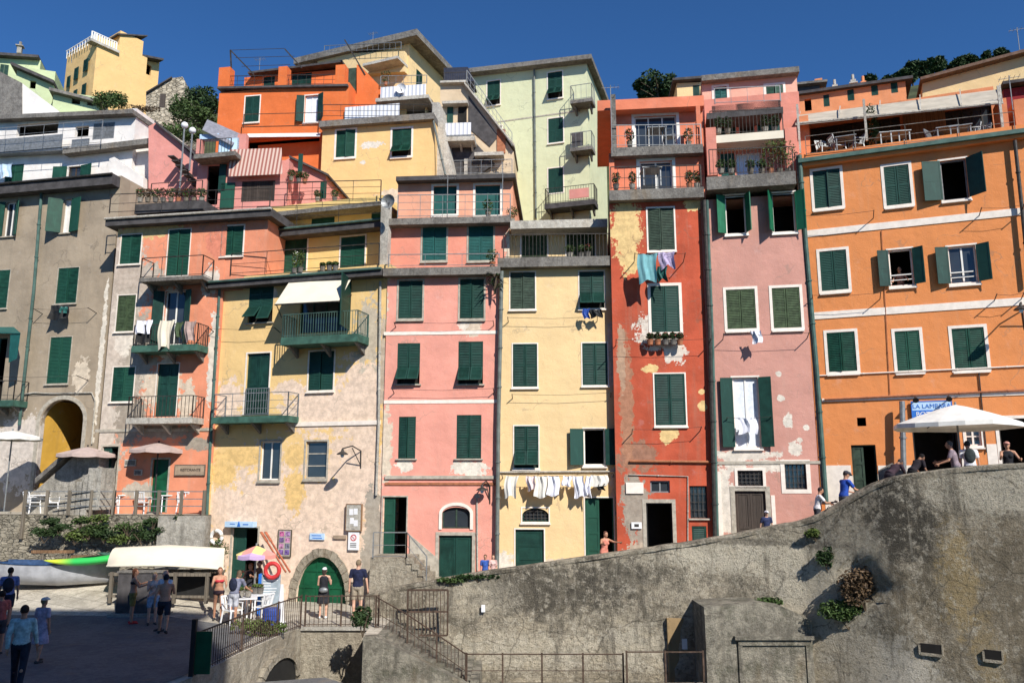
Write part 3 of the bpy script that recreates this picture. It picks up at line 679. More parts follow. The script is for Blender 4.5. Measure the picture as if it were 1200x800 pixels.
# =============== ROSE house (835-965) ===============
fQ = house('rose_house', 'dusty rose house with bright green open shutters at the top', 838.5, 630, 28.75, 11, 1.8)
mQ = plaster('rose_plaster', px(217, 160, 144), (.50, .35, .28), .25, pp(fQ, 0,
    (923, 492, 6, 9, WH), (872, 533, 40, 6, WH), (930, 525, 9, 8, WH), (850, 590, 10, 44, WH), (861, 543, 14, 9, WH), (945, 500, 3, 3, WH), (912, 438, 3, 3, WH), (905, 545, 26, 7, WH), (842, 630, 8, 14, WH), (937, 515, 3, 3, WH), (915, 466, 4, 3, WH)), fade=.1)
wall(fQ, (828, 230, 953, 690), 0, 7, mQ, [
    ((850, 229, 874, 274), 'open', dict(m='bright', frame='white', ang=(R(150), R(112)), trim=TRS, sm='white', pane=False)), ((905, 226, 932, 272), 'open', dict(m='bright', frame='white', ang=(R(115), R(140)), trim=TRS, sm='white', pane=False)),
    ((851.5, 339, 885.5, 385), 'closed', dict(m='olive', trim=TRW)), ((905.5, 337, 938, 384), 'closed', dict(m='olive', trim=TRW)),
    ((860, 442, 890, 524), 'open', dict(m='green', frame='white', gm='curtain', ang=(R(174), R(168)), trim=TRS)),
    ((864.5, 551, 894, 569), 'bars', dict(m='iron', trim=TRW, sill=False)), ((863, 575, 899, 660), 'door', dict(m='darkwood', dm='darkwood', trim=('trim2', .16), rails=2)),
    ((920, 543, 945, 573), 'bars', dict(m='iron', trim=('trim', .14), sill=False))], zbot=-2)
band(fQ, (840, 540, 966, 543.5), 0, 'trim2', .03); 
for r in ((841, 552, 846, 628), (905, 580, 909.5, 640), (909, 629, 950, 634)): band(fQ, r, 0, 'trim', .018, 'painted_border')
slab(fQ, (828, 204, 933, 219), 0, .55, 'slab', 'terrace', None, 2.2)
mQ1 = plaster('rose_plaster_above', px(232, 150, 130), (.45, .3, .25), .2)
wall(fQ, (829, 160, 938, 222), -1.5, 5.5, mQ1, [((845, 180, 861, 214), 'closed', dict(leaves=1, m='teal', sill=False)), ((863, 179, 893, 216), 'glass', dict(frame='white', gm='glassb', sill=False))])
slab(fQ, (832, 156, 919, 165), -1.5, .9, 'cream', 'terrace', None, 2.4)
wall(fQ, (826, 112, 938, 164), -2.6, 4.4, mQ1, [((840, 136, 862, 160), 'closed', dict(m='green')), ((866, 136, 884, 160), 'doorway', {}), ((887, 136, 914, 160), 'closed', dict(m='teal'))])
slab(fQ, (828, 129, 918, 136), -2.6, 1.0, 'slabd', 'canopy', None, 1.2)
for (u0, u1) in ((828, 840), (921, 935)):
    s0, s1, z0, z1 = fQ.rect((u0, 150, u1, 206), -.6); g = MB(); g.ob(s0, s1, -1.6, -.55, z0, z1); g.build('pillar', mQ1, fQ.root)
mQ2 = plaster('light_pink_plaster', px(246, 184, 160), (.5, .4, .32), .15)
wall(fQ, (823, 88, 935, 135), -3.6, 5, mQ2, [((837, 102, 852, 122), 'closed', dict(m='teal', trim=TRW)), ((898, 100, 918, 119), 'closed', dict(m='green2', trim=TRW))])
slab(fQ, (822, 83, 937, 89.5), -3.6, .35, 'slab', 'roof', None, 5.3)
slab(fQ, (834, 121, 915, 129), -3.0, .4, 'slabd', 'terrace', None, .7)
railing(fQ, [(832, 205), (930, 202)], .45, 1.0, 'railing with thin dark bars on the long grey balcony of the rose house', 'iron', .13)
railing(fQ, [(833, 157), (918, 155)], -.7, .95, 'thin railing on the cream edged terrace of the rose house', 'iron', .13)
railing(fQ, [(838, 122), (915, 119)], -2.6, .7, 'thin wire railing under the top floor of the rose house', 'metal', .6)
# =============== ORANGE house (940-1200) ===============
fO = house('orange_house', 'big orange house with white bands and white framed windows at the right', 969, 580, 28.2, 21, 2.4)
mO = plaster('orange_plaster', px(240, 153, 92), (.55, .32, .20), .25, pp(fO, 0, (985, 568, 21, 21, WH), (1048, 572, 22, 27, WH)), fade=.05)
mOt = mO
wall(fO, (947, 160, 1245, 640), 0, 8, mO, [
    ((953.5, 199, 985.5, 243), 'closed', dict(trim=TRW)), ((1037, 194, 1066.5, 240), 'closed', dict(trim=TRW)), ((1103, 187, 1134, 234), 'open', dict(m='green', frame='metal', ang=(R(168), R(135)), pane=False, lw=.6, trim=TRS)),
    ((961.5, 293.5, 993, 340), 'closed', dict(trim=TRW)), ((1042, 292, 1070, 335), 'open', dict(frame='white', ang=(R(165), R(150)), pane=False, trim=TRS)), ((1112, 288, 1145, 332), 'open', dict(frame='white', ang=(R(165), R(150)), trim=TRS)),
    ((970, 389, 1003, 435), 'closed', dict(m='green2', trim=TRW)), ((1050, 387.5, 1079, 434), 'closed', dict(m='green2', trim=TRW)), ((1117, 384, 1155, 432), 'closed', dict(m='green2', trim=TRW)),
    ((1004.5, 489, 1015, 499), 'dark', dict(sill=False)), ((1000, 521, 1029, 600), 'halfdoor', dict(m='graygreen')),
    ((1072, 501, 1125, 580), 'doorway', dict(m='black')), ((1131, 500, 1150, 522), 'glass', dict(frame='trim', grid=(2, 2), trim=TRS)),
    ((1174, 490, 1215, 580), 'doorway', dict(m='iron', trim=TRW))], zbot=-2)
band(fO, (944, 257, 1199, 265), 0, 'trim', .03); band(fO, (949, 356.5, 1230, 365), 0, 'trim', .03); band(fO, (963, 462, 1240, 466), 0, 'trim', .03)
pipe(fO, [(966, 468), (1240, 455)], .03, .035, 'terra', 'cable_duct'); pipe(fO, [(960, 440), (1240, 427)], 0, .022, 'trim', 'cable_duct')
pipe(fO, [(1033, 270), (1043, 462)], 0, .012, 'terra', 'cable'); pipe(fO, [(1147, 437), (1156, 530)], 0, .02, 'iron', 'cable')
slab(fO, (938, 169, 1216, 177), 0, .25, mO, 'eave', None, .6)
g = MB(); s0, s1, z0, z1 = fO.rect((934, 166, 1218, 172), .3); g.ob(s0, s1, .25, .38, z0 - .02, z0 + .13); g.build('gutter', 'gutter', fO.root)
pipe(fO, [(937, 182), (944, 280), (957, 430), (968.5, 590)], .14, .075, 'gutter'); pipe(fO, [(934, 182), (941, 280), (954, 430), (965, 590)], .1, .05, 'slab')
pipe(fO, [(1189, 165), (1197, 240), (1206, 330)], .12, .06, 'iron')
for r in ((966, 545, 999, 600), (1031, 545, 1071, 600), (1127, 528, 1146, 600), (1160, 520, 1172, 600)):
    s0, s1, z0, z1 = fO.rect(r, 0)
    if r[0] in (966,1031,1127,1160): g = MB(); g.ob(s0, s1, -.01, .012, -1, z1); g.build('painted_plinth', 'trim', fO.root)
# terrace on the orange house: back wall, canopy, partition; dark glazing added to darken the back
mO2 = plaster('orange_terrace_plaster', px(236, 150, 104), (.45, .3, .2), .2)
wall(fO, (940, 118, 1170, 190), -3.2, 4.5, mO2, [((950, 145, 1018, 176), 'glass', dict(frame='iron', grid=(4, 1), sill=False)), ((1024, 138, 1056, 170), 'glass', dict(frame='iron', grid=(3, 1), sill=False)), ((1108, 126, 1164, 165), 'glass', dict(frame='iron', grid=(5, 1), sill=False))])
s0, s1, z0, z1 = fO.rect((1060, 130, 1110, 172), -2.9); g = MB(); g.ob(s0, s1, -3.15, -3.05, z0, z1); g.build('wooden_screen', 'wood', fO.root)
def canopy(fc, a0, a1, b0, b1, outA, outB, name, mat, th=.06, parent=None):
    """sloping sheet: back edge a0-a1 at outA, front edge b0-b1 at outB"""
    q = []
    for (u, v), o in ((a0, outA), (a1, outA), (b1, outB), (b0, outB)): s, z = fc.at(u, v, o); q.append(Vector((s, -o, z)))
    g = MB(); U = Vector((0, 0, th)); g.hexa(q, [x + U for x in q]); return g.build(name, mat, parent or fc.root, fc.T)
canopy(fO, (938, 136), (1172, 106), (932, 147), (1176, 122), -3.1, -.9, 'awning', mat_simple('sun_bleached_canvas', (.44, .39, .31), .9, .2, 1.5), .05)
g = MB()
for k in range(6):
    t = k / 5; s, z = fO.at(935 + 240 * t, 148 - 24 * t - 2, -.9); s2, z2 = fO.at(938 + 234 * t, 134 - 32 * t, -3.1); g.bar((s, .9, z + .08), (s2, 3.1, z2 + .12), .035)
for t in (0,):
    s, z = fO.at(935 + 240 * 0, 148, -.9 - 2.2 * t); s2, z2 = fO.at(1176, 124, -.9 - 2.2 * t); g.bar((s, .9 + 2.2 * t, z + .12 + t * .2), (s2, .9 + 2.2 * t, z2 + .12 + t * .2), .05)
for (u, v0, v1) in ((938, 122, 180), (1016, 116, 165), (1176, 100, 158)):
    s, za = fO.at(u, v0, -.6); s, zb_ = fO.at(u, v1, -.6); g.bar((s, .6, zb_), (s, .6, za), .08)
g.build('awning_frame', 'slabl', fO.root)
railing(fO, [(945, 182), (1190, 155)], .05, .75, 'low thin wire railing along the roof terrace of the orange house', 'slab', 1.6, mids=1, top=.02)
for (u0, v0, u1, v1) in ((936, 138, 949, 190), (1170, 118, 1180, 158), (1188, 118, 1212, 155)):
    s0, s1, z0, z1 = fO.rect((u0, v0, u1, v1), -1.5); g = MB(); g.ob(s0, s1, -2.2, -1.3, z0, z1); g.build('pillar', mO2, fO.root)
# =============== YELLOW AND BEIGE house (245-450) ===============
fA = house('beige_yellow_house', 'beige and yellow house with a cream awning and a green arched door', 447, 650, 30.05, 16, 0)
BG = (.80, .62, .48); SG = (.42, .37, .30)
mA = plaster('yellow_beige_plaster', px(252, 214, 148), (.50, .41, .29), .16, pp(fA, 0,
    (345, 640, 150, 112, BG), (425, 470, 34, 60, BG), (375, 480, 50, 30, BG), (425, 560, 50, 80, BG), (432, 390, 16, 40, (.55, .48, .38)), (268, 470, 18, 26, BG), (315, 345, 10, 8, BG), (340, 455, 20, 10, BG), (260, 590, 30, 20, BG),
    (290, 612, 60, 40, BG), (345, 575, 12, 26, YE), (285, 535, 34, 10, YE), (345, 535, 12, 14, YE), (262, 555, 14, 14, YE), (446, 480, 3, 60, YE), (436, 600, 10, 30, SG), (438, 655, 14, 60, SG), (448, 430, 3, 60, (.5, .42, .33)))
    , fade=.07)
wall(fA, (249, 318, 452, 720), 0, 9, mA, [
    ((291.5, 331, 320, 378), 'tilt', dict(tilt=R(42), t1=.7)), ((352, 330, 411, 389), 'open', dict(frame='green2', ang=(None, R(100)), grid=(4, 1), trim=None, sill=False)),
    ((362, 411.5, 391, 457), 'closed', dict(trim=TRS)), ((288, 414, 315, 486), 'door', dict(m='green', trim=TRS, rails=2)),
    ((305, 517, 328, 562), 'open', dict(frame='white', ang=(None, None), trim=TRG)), ((358, 517, 383, 560), 'glass', dict(frame='trim2', grid=(1, 3), trim=TRG)),
    ((270, 618, 300, 715), 'halfdoor', dict(m='green', trim=TRG))], arches=[((347, 652, 406, 722), .72)], zbot=-1)
s0, s1, z0, z1 = fA.rect((347, 652, 406, 722), 0); g = MB(); g.ob(s0 - .02, s1 + .02, -.2, -.15, -.5, z1)
for i in range(4): x = s0 + (s1 - s0) * (i + .5) / 4; g.ob(x - .02, x + .02, -.15, -.12, 0, z1)
for zz in (.5, 1.1): g.ob(s0, s1, -.15, -.125, zz, zz + .1)
g.build('boathouse_door', 'dooragreen', fA.root)
# dressed stone arch round it
cx = (s0 + s1) / 2; rx = (s1 - s0) / 2; rise = .72 * (z1 - z0); zb_ = z1 - rise; g = MB(); N = 15
for i in range(N):
    a0, a1 = math.pi * (i + .04) / N, math.pi * (i + .96) / N; tw = .26 + .07 * random.random()
    g.prism([(cx + r1 * math.cos(a), zb_ + r2 * math.sin(a)) for a, r1, r2 in ((a0, rx, rise), (a0, rx + tw, rise + tw), (a1, rx + tw, rise + tw), (a1, rx, rise))], -.04 - random.random() * .02, .02)
for sg in (-1, 1):
    z = 0
    while z < zb_ - .05:
        hh = .26; x = cx + sg * (rx + .17); g.ob(x - .15, x + .15 + .04 * random.random(), -.02, .05, z, min(z + hh, zb_) - .015); z += hh
g.build('stone_arch', 'rough', fA.root)
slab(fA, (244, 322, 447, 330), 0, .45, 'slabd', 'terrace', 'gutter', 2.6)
band(fA, (338, 493.5, 446, 498.5), 0, 'trim', .05)
for z in range(22):    # exposed corner stones
    pass
pipe(fA, [(258, 335), (247, 520), (240, 660)], .05, .06, 'gutter'); pipe(fA, [(446, 330), (444, 500), (441, 580)], 0, .05, 'slabl', 'corner_duct')
(bs0, bs1, bz0, bz1), bb = balcony(fA, (329, 393, 419, 402), 0, .95, .9, 'greenslab', 'gutter', .11)
balcony(fA, (248, 487.5, 337, 495), 0, .8, .9, 'greenslab', 'metal', .8, mids=2)
g = MB(); s0, s1, z0, z1 = fA.rect((288, 455, 315, 486), .04); rail_mb(g, [(s0, -.05, z0), (s1, -.05, z0)], z1 - z0, .11); g.build('door_railing', 'metal', fA.root)
canopy(fA, (346, 320), (416, 319), (322, 357), (397, 353), .05, 1.15, 'awning', 'cream', .02)
g = MB(); 
for (u, v, u2, v2) in ((412, 345, 397, 354), (330, 372, 324, 357)):
    a = fA.at(u, v, .03); b = fA.at(u2, v2, 1.15); g.bar((a[0], -.03, a[1]), (b[0], -1.15, b[1]), .03)
a = fA.at(322, 357, 1.15); b = fA.at(397, 353, 1.15); g.tube([(a[0], -1.15, a[1]), (b[0], -1.15, b[1])], .03, 8); g.build('awning_arm', 'iron', fA.root)
# storey set back above (green shutters behind wire rail)
mA2 = plaster('yellow_plaster_above', px(248, 214, 140), (.5, .4, .28), .25, pp(fA, -1.6, (300, 290, 16, 20, PK), (270, 290, 14, 26, PK)))
wall(fA, (290, 266, 450, 330), -1.7, 7, mA2, [((331, 279, 359.5, 322), 'closed', dict(m='green2', trim=TRS, sill=False)), ((399, 277, 427.5, 322), 'closed', dict(m='green2', trim=TRS, sill=False))])
slab(fA, (290, 264, 449, 273), -1.7, .6, 'slabd', 'terrace', 'gutter', 1.6)
mA3 = mA2
wall(fA, (314, 236, 448, 274), -3.0, 4.5, mA3, [((365, 248, 392, 270), 'closed', dict(m='green2', sill=False)), ((435, 248, 448, 268), 'closed', dict(m='green2', leaves=1, sill=False))])
slab(fA, (316, 242, 450, 247), -3.0, .8, 'slab', 'canopy', None, 1.2)
railing(fA, [(270, 322), (444, 311)], .1, .9, 'wire railing with leaning stays on the roof edge above the cream awning', 'iron', 1.6, mids=1)
railing(fA, [(300, 266), (447, 262)], -1.3, .9, 'upper wire railing over the green shuttered storey of the beige and yellow house', 'iron', 1.5, mids=1)
# chimney stack between yellow and pink houses
s0, s1, z0, z1 = fA.rect((447, 238, 456, 300), -.6); g = MB(); g.ob(s0, s1, -.8, -.5, z0 - .6, z1); g.mat(1).ob(s0 - .07, s1 + .07, -.87, -.43, z1 + .1, z1 + .16); g.ob(s0, s0 + .05, -.8, -.5, z1, z1 + .1); g.ob(s1 - .05, s1, -.8, -.5, z1, z1 + .1); g.build('chimney', ['slabl', 'slabd'], fA.root)
# =============== PEELING salmon house (110-250) ===============
fB = house('peeling_salmon_house', 'grey and salmon house with peeling plaster and three balconies above the terrace restaurant', 240.5, 620, 32.0, 10, 2.6)
mB = plaster('peeling_salmon_plaster', px(244, 158, 122), (.45, .38, .30), .28, pp(fB, 0,
    (138, 390, 30, 150, (.56, .50, .42)), (150, 420, 34, 60, (.42, .37, .30)), (135, 360, 20, 110, (.55, .48, .40)), (160, 330, 34, 26, (.50, .44, .36)), (150, 490, 26, 30, GR), (126, 470, 12, 110, (.6, .53, .44)), (190, 455, 26, 22, BE), (175, 270, 40, 10, CR), (256, 285, 14, 18, PK), (230, 520, 22, 8, GR), (246, 330, 10, 18, WH), (190, 505, 40, 8, GR), (248, 590, 6, 50, YE), (200, 390, 10, 60, WH), (165, 575, 22, 9, (.5, .44, .36)), (146, 400, 12, 16, WH), (219, 470, 10, 24, BE), (249, 420, 5, 60, WH)), fade=.14)
wall(fB, (122, 258, 254, 640), 0, 8, mB, [
    ((141.5, 275, 165, 309), 'closed', dict(m='green2', trim=('trim', .035))), ((196.5, 269, 222, 323), 'closed', dict(m='green2', trim=('trim', .035), sill=False)),
    ((137, 346, 158, 388), 'closed', dict(m='olive', trim=('trim', .035))), ((192, 341, 217, 404), 'open', dict(m='green', frame='white', ang=(R(160), R(150)), trim=('trim', .035), sill=False, lw=.42)),
    ((131.5, 430, 157, 470), 'closed', dict(m='green2', trim=('trim', .035))), ((183, 426, 208, 488), 'door', dict(m='green', trim=('trim', .035), sill=False)),
    ((117, 523, 136, 600), 'halfdoor', dict(m='green', trim=TRG)), ((177, 538, 196, 600), 'door', dict(m='dooragreen', trim=TRG, leaves=1))], zbot=-2)
band(fB, (112, 502, 246, 505.5), 0, 'trim2', .04)
wall(fB, (254, 258, 312, 340), -.02, 7.8, mB, [((260.5, 265, 285, 299), 'closed', dict(m='green2', trim=TRS))])
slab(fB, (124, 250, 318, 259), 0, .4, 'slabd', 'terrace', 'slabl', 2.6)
balcony(fB, (163, 324, 237, 328.5), 0, .85, .85, 'slab', 'iron', .9, mids=0)
_, b2 = balcony(fB, (154, 404, 231, 411.5), 0, .8, .85, 'greenslab', 'iron', .12)
balcony(fB, (147.5, 489, 225, 496), 0, .85, .85, 'slabl', 'iron', .16)
for k, r in enumerate(((147, 538, 160, 546), (158, 550, 167, 557))):
    s0, s1, z0, z1 = fB.rect(r, 0); g = MB(); g.ob(s0, s1, 0, .06, z0, z1); g.mat(1).ob(s0 + .03, s1 - .03, .06, .064, z0 + .05, z1 - .05); g.build('meter_box', ['slabl', 'slab'], fB.root)
# wide balcony with flowers on the roof of this house
slab(fB, (158, 237, 238, 248), -1.3, .9, 'slabd', 'planter_ledge', None, 1.2)
# =============== GREY house with the arch (0-120) ===============
fG = house('grey_arch_house', 'bare grey rendered house with an arched passage at its foot, at the left edge', 108, 560, 34.2, 12, 2.4)
mG = plaster('grey_render', px(178, 162, 140), (.20, .17, .13), .4, pp(fG, 0, (22, 530, 40, 44, (.62, .55, .48)), (40, 520, 26, 22, (.62, .55, .48)), (118, 420, 3, 90, WH), (95, 440, 10, 20, BE)), fade=.2, scale=.6)
wall(fG, (-60, 216, 122, 640), 0, 8, mG, [
    ((6, 237, 19, 277), 'open', dict(m='green2', frame='white', ang=(R(160), R(150)), trim=None)), ((74, 234, 84, 273), 'open', dict(m='green2', frame='white', ang=(R(140), R(165)), gm='white', lw=.6)),
    ((-12, 317, 10, 361), 'closed', dict(m='green2', trim=('trim2', .035))), ((67, 314, 91, 355), 'closed', dict(m='green2', trim=('trim2', .035))), ((57, 395, 82, 449), 'closed', dict(m='green2', trim=('trim2', .035))),
    ((-14, 396, 5, 470), 'halfdoor', dict(m='green2'))], arches=[((43, 468, 94, 620), .17)], zbot=-2)
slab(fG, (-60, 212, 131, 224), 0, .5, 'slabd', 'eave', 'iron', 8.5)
s0, s1, z0, z1 = fG.rect((43, 468, 94, 620), 0); g = MB()
g.mat(0).ob(s0 - .02, s0, -4, -.2, -1, z1 + .5); g.mat(1).ob(s1, s1 + .02, -4, -.2, -1, z1 + .5); g.ob(s0, s1, -4.02, -4, -1, z1 + .5); g.ob(s0 - .02, s1, -4, -.2, z1 + .02, z1 + .1)  # dark colour on right side, back and ceiling paints the passage's shade
mOch = plaster('ochre_passage_plaster', px(238, 186, 80), (.3, .2, .1), .3); g.build('passage', [mOch, 'darkwood'], fG.root)
arch_band(fG, (43, 468, 94, 600), 0, .18, 'trim2', .19, 'arch_surround', .03)
pipe(fG, [(49, 226), (40, 340), (29, 440), (23, 498)], .08, .065, 'gutter')
canopy(fG, (-30, 384), (16, 384), (-26, 390), (24, 391), 0, .9, 'awning', 'teal', .04); canopy(fG, (12, 393), (24, 391), (10, 425), (20, 420), .85, .95, 'awning_flap', 'teal', .04)
balcony(fG, (-30, 469, 15, 476), 0, .8, .85, 'greenslab', 'iron', .3)
pipe(fG, [(28, 462), (40, 460), (60, 461), (108, 460), (112, 470), (108, 520)], 0, .03, 'slabl', 'cable_duct')
# =============== houses behind ===============
def polywall(fc, pts, out, depth, mat, name='wall'):
    g = MB(); P = [fc.at(u, v, out) for u, v in pts]; g.prism([(s, z) for s, z in P], -out, -out + depth); return g.build(name, mat, fc.root, fc.T)
def edge_slab(fc, a, b, out0, proud, th, mat, depth, name='roof', over=.15):
    """roof slab lying along a (maybe sloping) line seen from a to b"""
    s0, z0 = fc.at(*a, out0 + proud); s1, z1 = fc.at(*b, out0 + proud); s0 -= over; s1 += over; g = MB()
    g.hexa([(s0, -(out0 + proud), z0), (s1, -(out0 + proud), z1), (s1, -out0 + depth, z1), (s0, -out0 + depth, z0)],
           [(s0, -(out0 + proud), z0 + th), (s1, -(out0 + proud), z1 + th), (s1, -out0 + depth, z1 + th), (s0, -out0 + depth, z0 + th)])
    return g.build(name, mat, fc.root, fc.T)
# white house over the grey one
fW = house('white_house', 'white rendered house with grey canopies above the grey arch house', 165, 225, 39.5, 10, 8)
mW = plaster('white_plaster', px(250, 244, 236), (.5, .48, .46), .15)
wall(fW, (-80, 138, 152, 300), 0, 6, mW, [
    ((6, 193, 27, 216), 'closed', dict(m='green2', hole=True, sill=False)), ((79, 195, 95, 217), 'open', dict(m='green2', frame='rust', ang=(R(172), R(168)), sill=False, lw=.75)),
    ((109, 144, 134, 163), 'closed', dict(m='metal', sill=False)), ((20, 144, 68, 158), 'dark', dict(sill=False)), ((137, 178, 155, 196), 'closed', dict(m='green2', sill=False)) if False else ((88, 148, 104, 160), 'dark', dict(sill=False))])
edge_slab(fW, (-60, 142), (152, 133), 0, .45, .24, 'slab', 6)
edge_slab(fW, (-60, 183), (76, 176), 0, .5, .2, 'metal', 0, 'canopy'); edge_slab(fW, (76, 180), (184, 167), .0, .5, .3, 'slab', 0, 'canopy')
railing(fW, [(-40, 180), (118, 168)], .9, 1.3, 'grey metal railing with tall posts on the canopy of the white house', 'metal', 1.1, mids=2)
wall(fW, (150, 165, 180, 300), -.3, 6, mW); 
polywall(fW, [(128, 280), (128, 186), (134, 184), (168, 208), (168, 280)], .8, .5, mW, 'parapet')
# pink house with outside stairs
fK = house('stair_house', 'pink gabled house with plants on its outside stairs, above the peeling salmon house', 176, 250, 38.5, 6, 8)
mK = plaster('pink_plaster_old', px(232, 158, 146), (.45, .32, .28), .3)
polywall(fK, [(174, 300), (174, 148), (184, 143), (236, 192), (236, 300)], 0, 4.5, mK)
wall(fK, (228, 190, 336, 300), 1.2, 4, mK, [((242, 194, 256, 240), 'doorway', dict(m='black')), ((283, 212, 322, 236), 'closed', dict(m='darkwood', sill=False, slats=False))])
polywall(fK, [(334, 300), (334, 188), (342, 184), (382, 206), (382, 300)], .6, 3.5, mK)
for (u0, v0, u1, v1, m_) in ((256, 192, 264, 224, 'green'), (258, 214, 274, 244, 'green2'), (349, 180, 354, 206, 'green'), (375, 212, 382, 232, 'green2')):
    s0, s1, z0, z1 = fK.rect((u0, v0, u1, v1), 1.3); g = MB(); g.ob(s0, s1, 1.22, 1.27, z0, z1); g.build('shutter', m_, fK.root)
edge_slab(fK, (230, 186), (272, 182), 1.2, .8, .22, 'slab', 2)
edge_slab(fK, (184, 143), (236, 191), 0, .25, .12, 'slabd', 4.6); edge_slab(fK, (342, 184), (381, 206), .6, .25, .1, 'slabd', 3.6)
canopy(fK, (269, 176), (330, 174), (268, 207), (331, 204), 1.25, 1.6, 'awning', stripes('striped_awning', px(222, 194, 178), px(172, 112, 100), .19), .03)
# outside stairs with thin rail
g = MB()
for i in range(9):
    s, z = fK.at(200 + i * 4.5, 182 + i * 5.5, 1.0); g.ob(s - .16, s + .16, .2, 1.0, z - .05, z)
g.build('stairs', 'slabd', fK.root)
for (u, v0, v1) in ((209.5, 150, 236), (222, 156, 200)):
    s, za = fK.at(u, v1, 1.4); _, zt = fK.at(u, v0, 1.4); e = empty('lamp_post', fK.world(s, 1.4, za), -fK.a, 'taller thin lamp post with a white globe in front of the pink gabled house' if u < 215 else 'shorter thin lamp post with a white globe by the dark hedge', 'street lamp', 'globe lamp posts')
    g = MB(); g.tube([(0, 0, 0), (0, 0, zt - za)], .045, 6); g.build('pole', 'metal', e); g = MB(); g.ell((0, 0, zt - za + .12), (.17, .17, .17)); g.build('lamp_globe', 'plastic', e, None, True)
# orange house
fH = house('bright_orange_house', 'vivid orange house with square pillars on its roof terrace, above the striped awning', 252, 200, 42, 9, 9)
mH = plaster('vivid_orange_plaster', px(238, 124, 66), (.55, .26, .14), .25, fade=.1)
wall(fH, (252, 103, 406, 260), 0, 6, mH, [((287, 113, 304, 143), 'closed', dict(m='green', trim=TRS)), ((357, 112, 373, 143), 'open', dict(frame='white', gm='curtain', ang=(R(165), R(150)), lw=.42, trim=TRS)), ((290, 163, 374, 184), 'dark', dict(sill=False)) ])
s0, s1, z0, z1 = fH.rect((302, 168, 374, 190), -.3); g = MB(); g.ob(s0, s1, -.5, -.3, z0, z1); g.build('inner_wall', mH, fH.root)
wall(fH, (286, 86, 406, 112), -2.2, 4, mH, [((309, 90, 322, 102), 'closed', dict(m='green', sill=False)), ((342, 86, 365, 102), 'closed', dict(m='green', sill=False))])
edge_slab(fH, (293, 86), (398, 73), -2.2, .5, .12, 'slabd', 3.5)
edge_slab(fH, (257, 103.5), (404, 101), 0, .2, .12, 'slabd', .4, 'coping')
for (u0, v0, u1, v1) in ((256, 79, 269, 102), (326, 78, 336, 100), (393, 76, 404, 100)):
    s0, s1, z0, z1 = fH.rect((u0, v0, u1, v1), -.02); g = MB(); g.ob(s0, s1, -.55, -.02, z0, z1); g.build('pillar', mH, fH.root)
polywall(fH, [(406, 130), (406, 110), (418, 110), (418, 76), (421, 76), (448, 104), (448, 130)], -1.0, .35, mH)
s0, s1, z0, z1 = fH.rect((407, 80, 417, 110), -1.1); g = MB(); g.ob(s0, s1, -1.5, -1.1, z0, z1); g.build('door', 'graygreen', fH.root)
canopy(fH, (290, 158), (376, 157), (289, 161), (375, 160), 0, .5, 'awning_roll', 'white', .06)
for (a, b) in (((270, 59), (298, 88)), ((334, 58), (354, 80)), ((404, 47), (428, 88)), ((270, 59), (271, 80)), ((270, 59), (334, 57)), ((276, 68), (345, 66)), ((283, 78), (340, 76))):
    g = MB(); p = fH.at(*a, -1.0); q = fH.at(*b, -1.0); g.bar((p[0], 1.0, p[1]), (q[0], 1.0, q[1]), .07 if a[1] != b[1] + 2 and abs(a[1] - b[1]) > 5 else .02); g.build('pergola_bar', 'iron', fH.root)

railing(fH, [(285, 150), (376, 148)], .5, .8, 'clothes rail sagging under the windows of the vivid orange house', 'rust', 0, mids=0)
# apricot house
fI = house('apricot_house', 'apricot yellow house with a flat grey roof and white striped balcony screens on top', 375, 240, 40.5, 9, 9)
mI = plaster('apricot_plaster', px(248, 208, 142), (.6, .46, .30), .2, pp(fI, 0, (435, 170, 13, 4, WH), (425, 190, 4, 2, WH), (470, 230, 30, 10, BE)), fade=.06)
wall(fI, (375, 143, 508, 300), 0, 7, mI, [((394, 152.5, 416, 184), 'closed', dict(m='green2', trim=TRW)), ((459.5, 151, 482, 183), 'tilt', dict(m='green2', trim=TRW))])
slab(fI, (374, 137, 508, 144), 0, .35, 'slab', 'roof', None, 7)
ST = stripes('striped_canvas', (.75, .75, .76), (.45, .47, .52), .22, 0, .62)
def screen(fc, r, out, name='balcony_screen'): s0, s1, z0, z1 = fc.rect(r, out); g = MB(); g.ob(s0, s1, out - .03, out, z0, z1); return g.build(name, ST, fc.root, fc.T)
screen(fI, (404, 123.5, 468, 138), -.3); screen(fI, (446, 100.5, 499, 113), -1.2)
slab(fI, (440, 113, 502, 117), -1.6, .5, 'slabl', 'terrace', None, 2); wall(fI, (404, 112, 500, 150), -2.2, 4, mI, [((476, 122, 498, 138), 'dark', dict(sill=False))])
slab(fI, (405, 111, 446, 116), -2.0, .4, 'slabl', 'terrace', None, 2)
pipe(fI, [(508, 142), (514, 170), (522, 205)], .1, .06, 'pipe'); polywall(fI, [(506, 260), (506, 120), (515, 120), (530, 200), (530, 260)], -.6, 4, 'slabl')
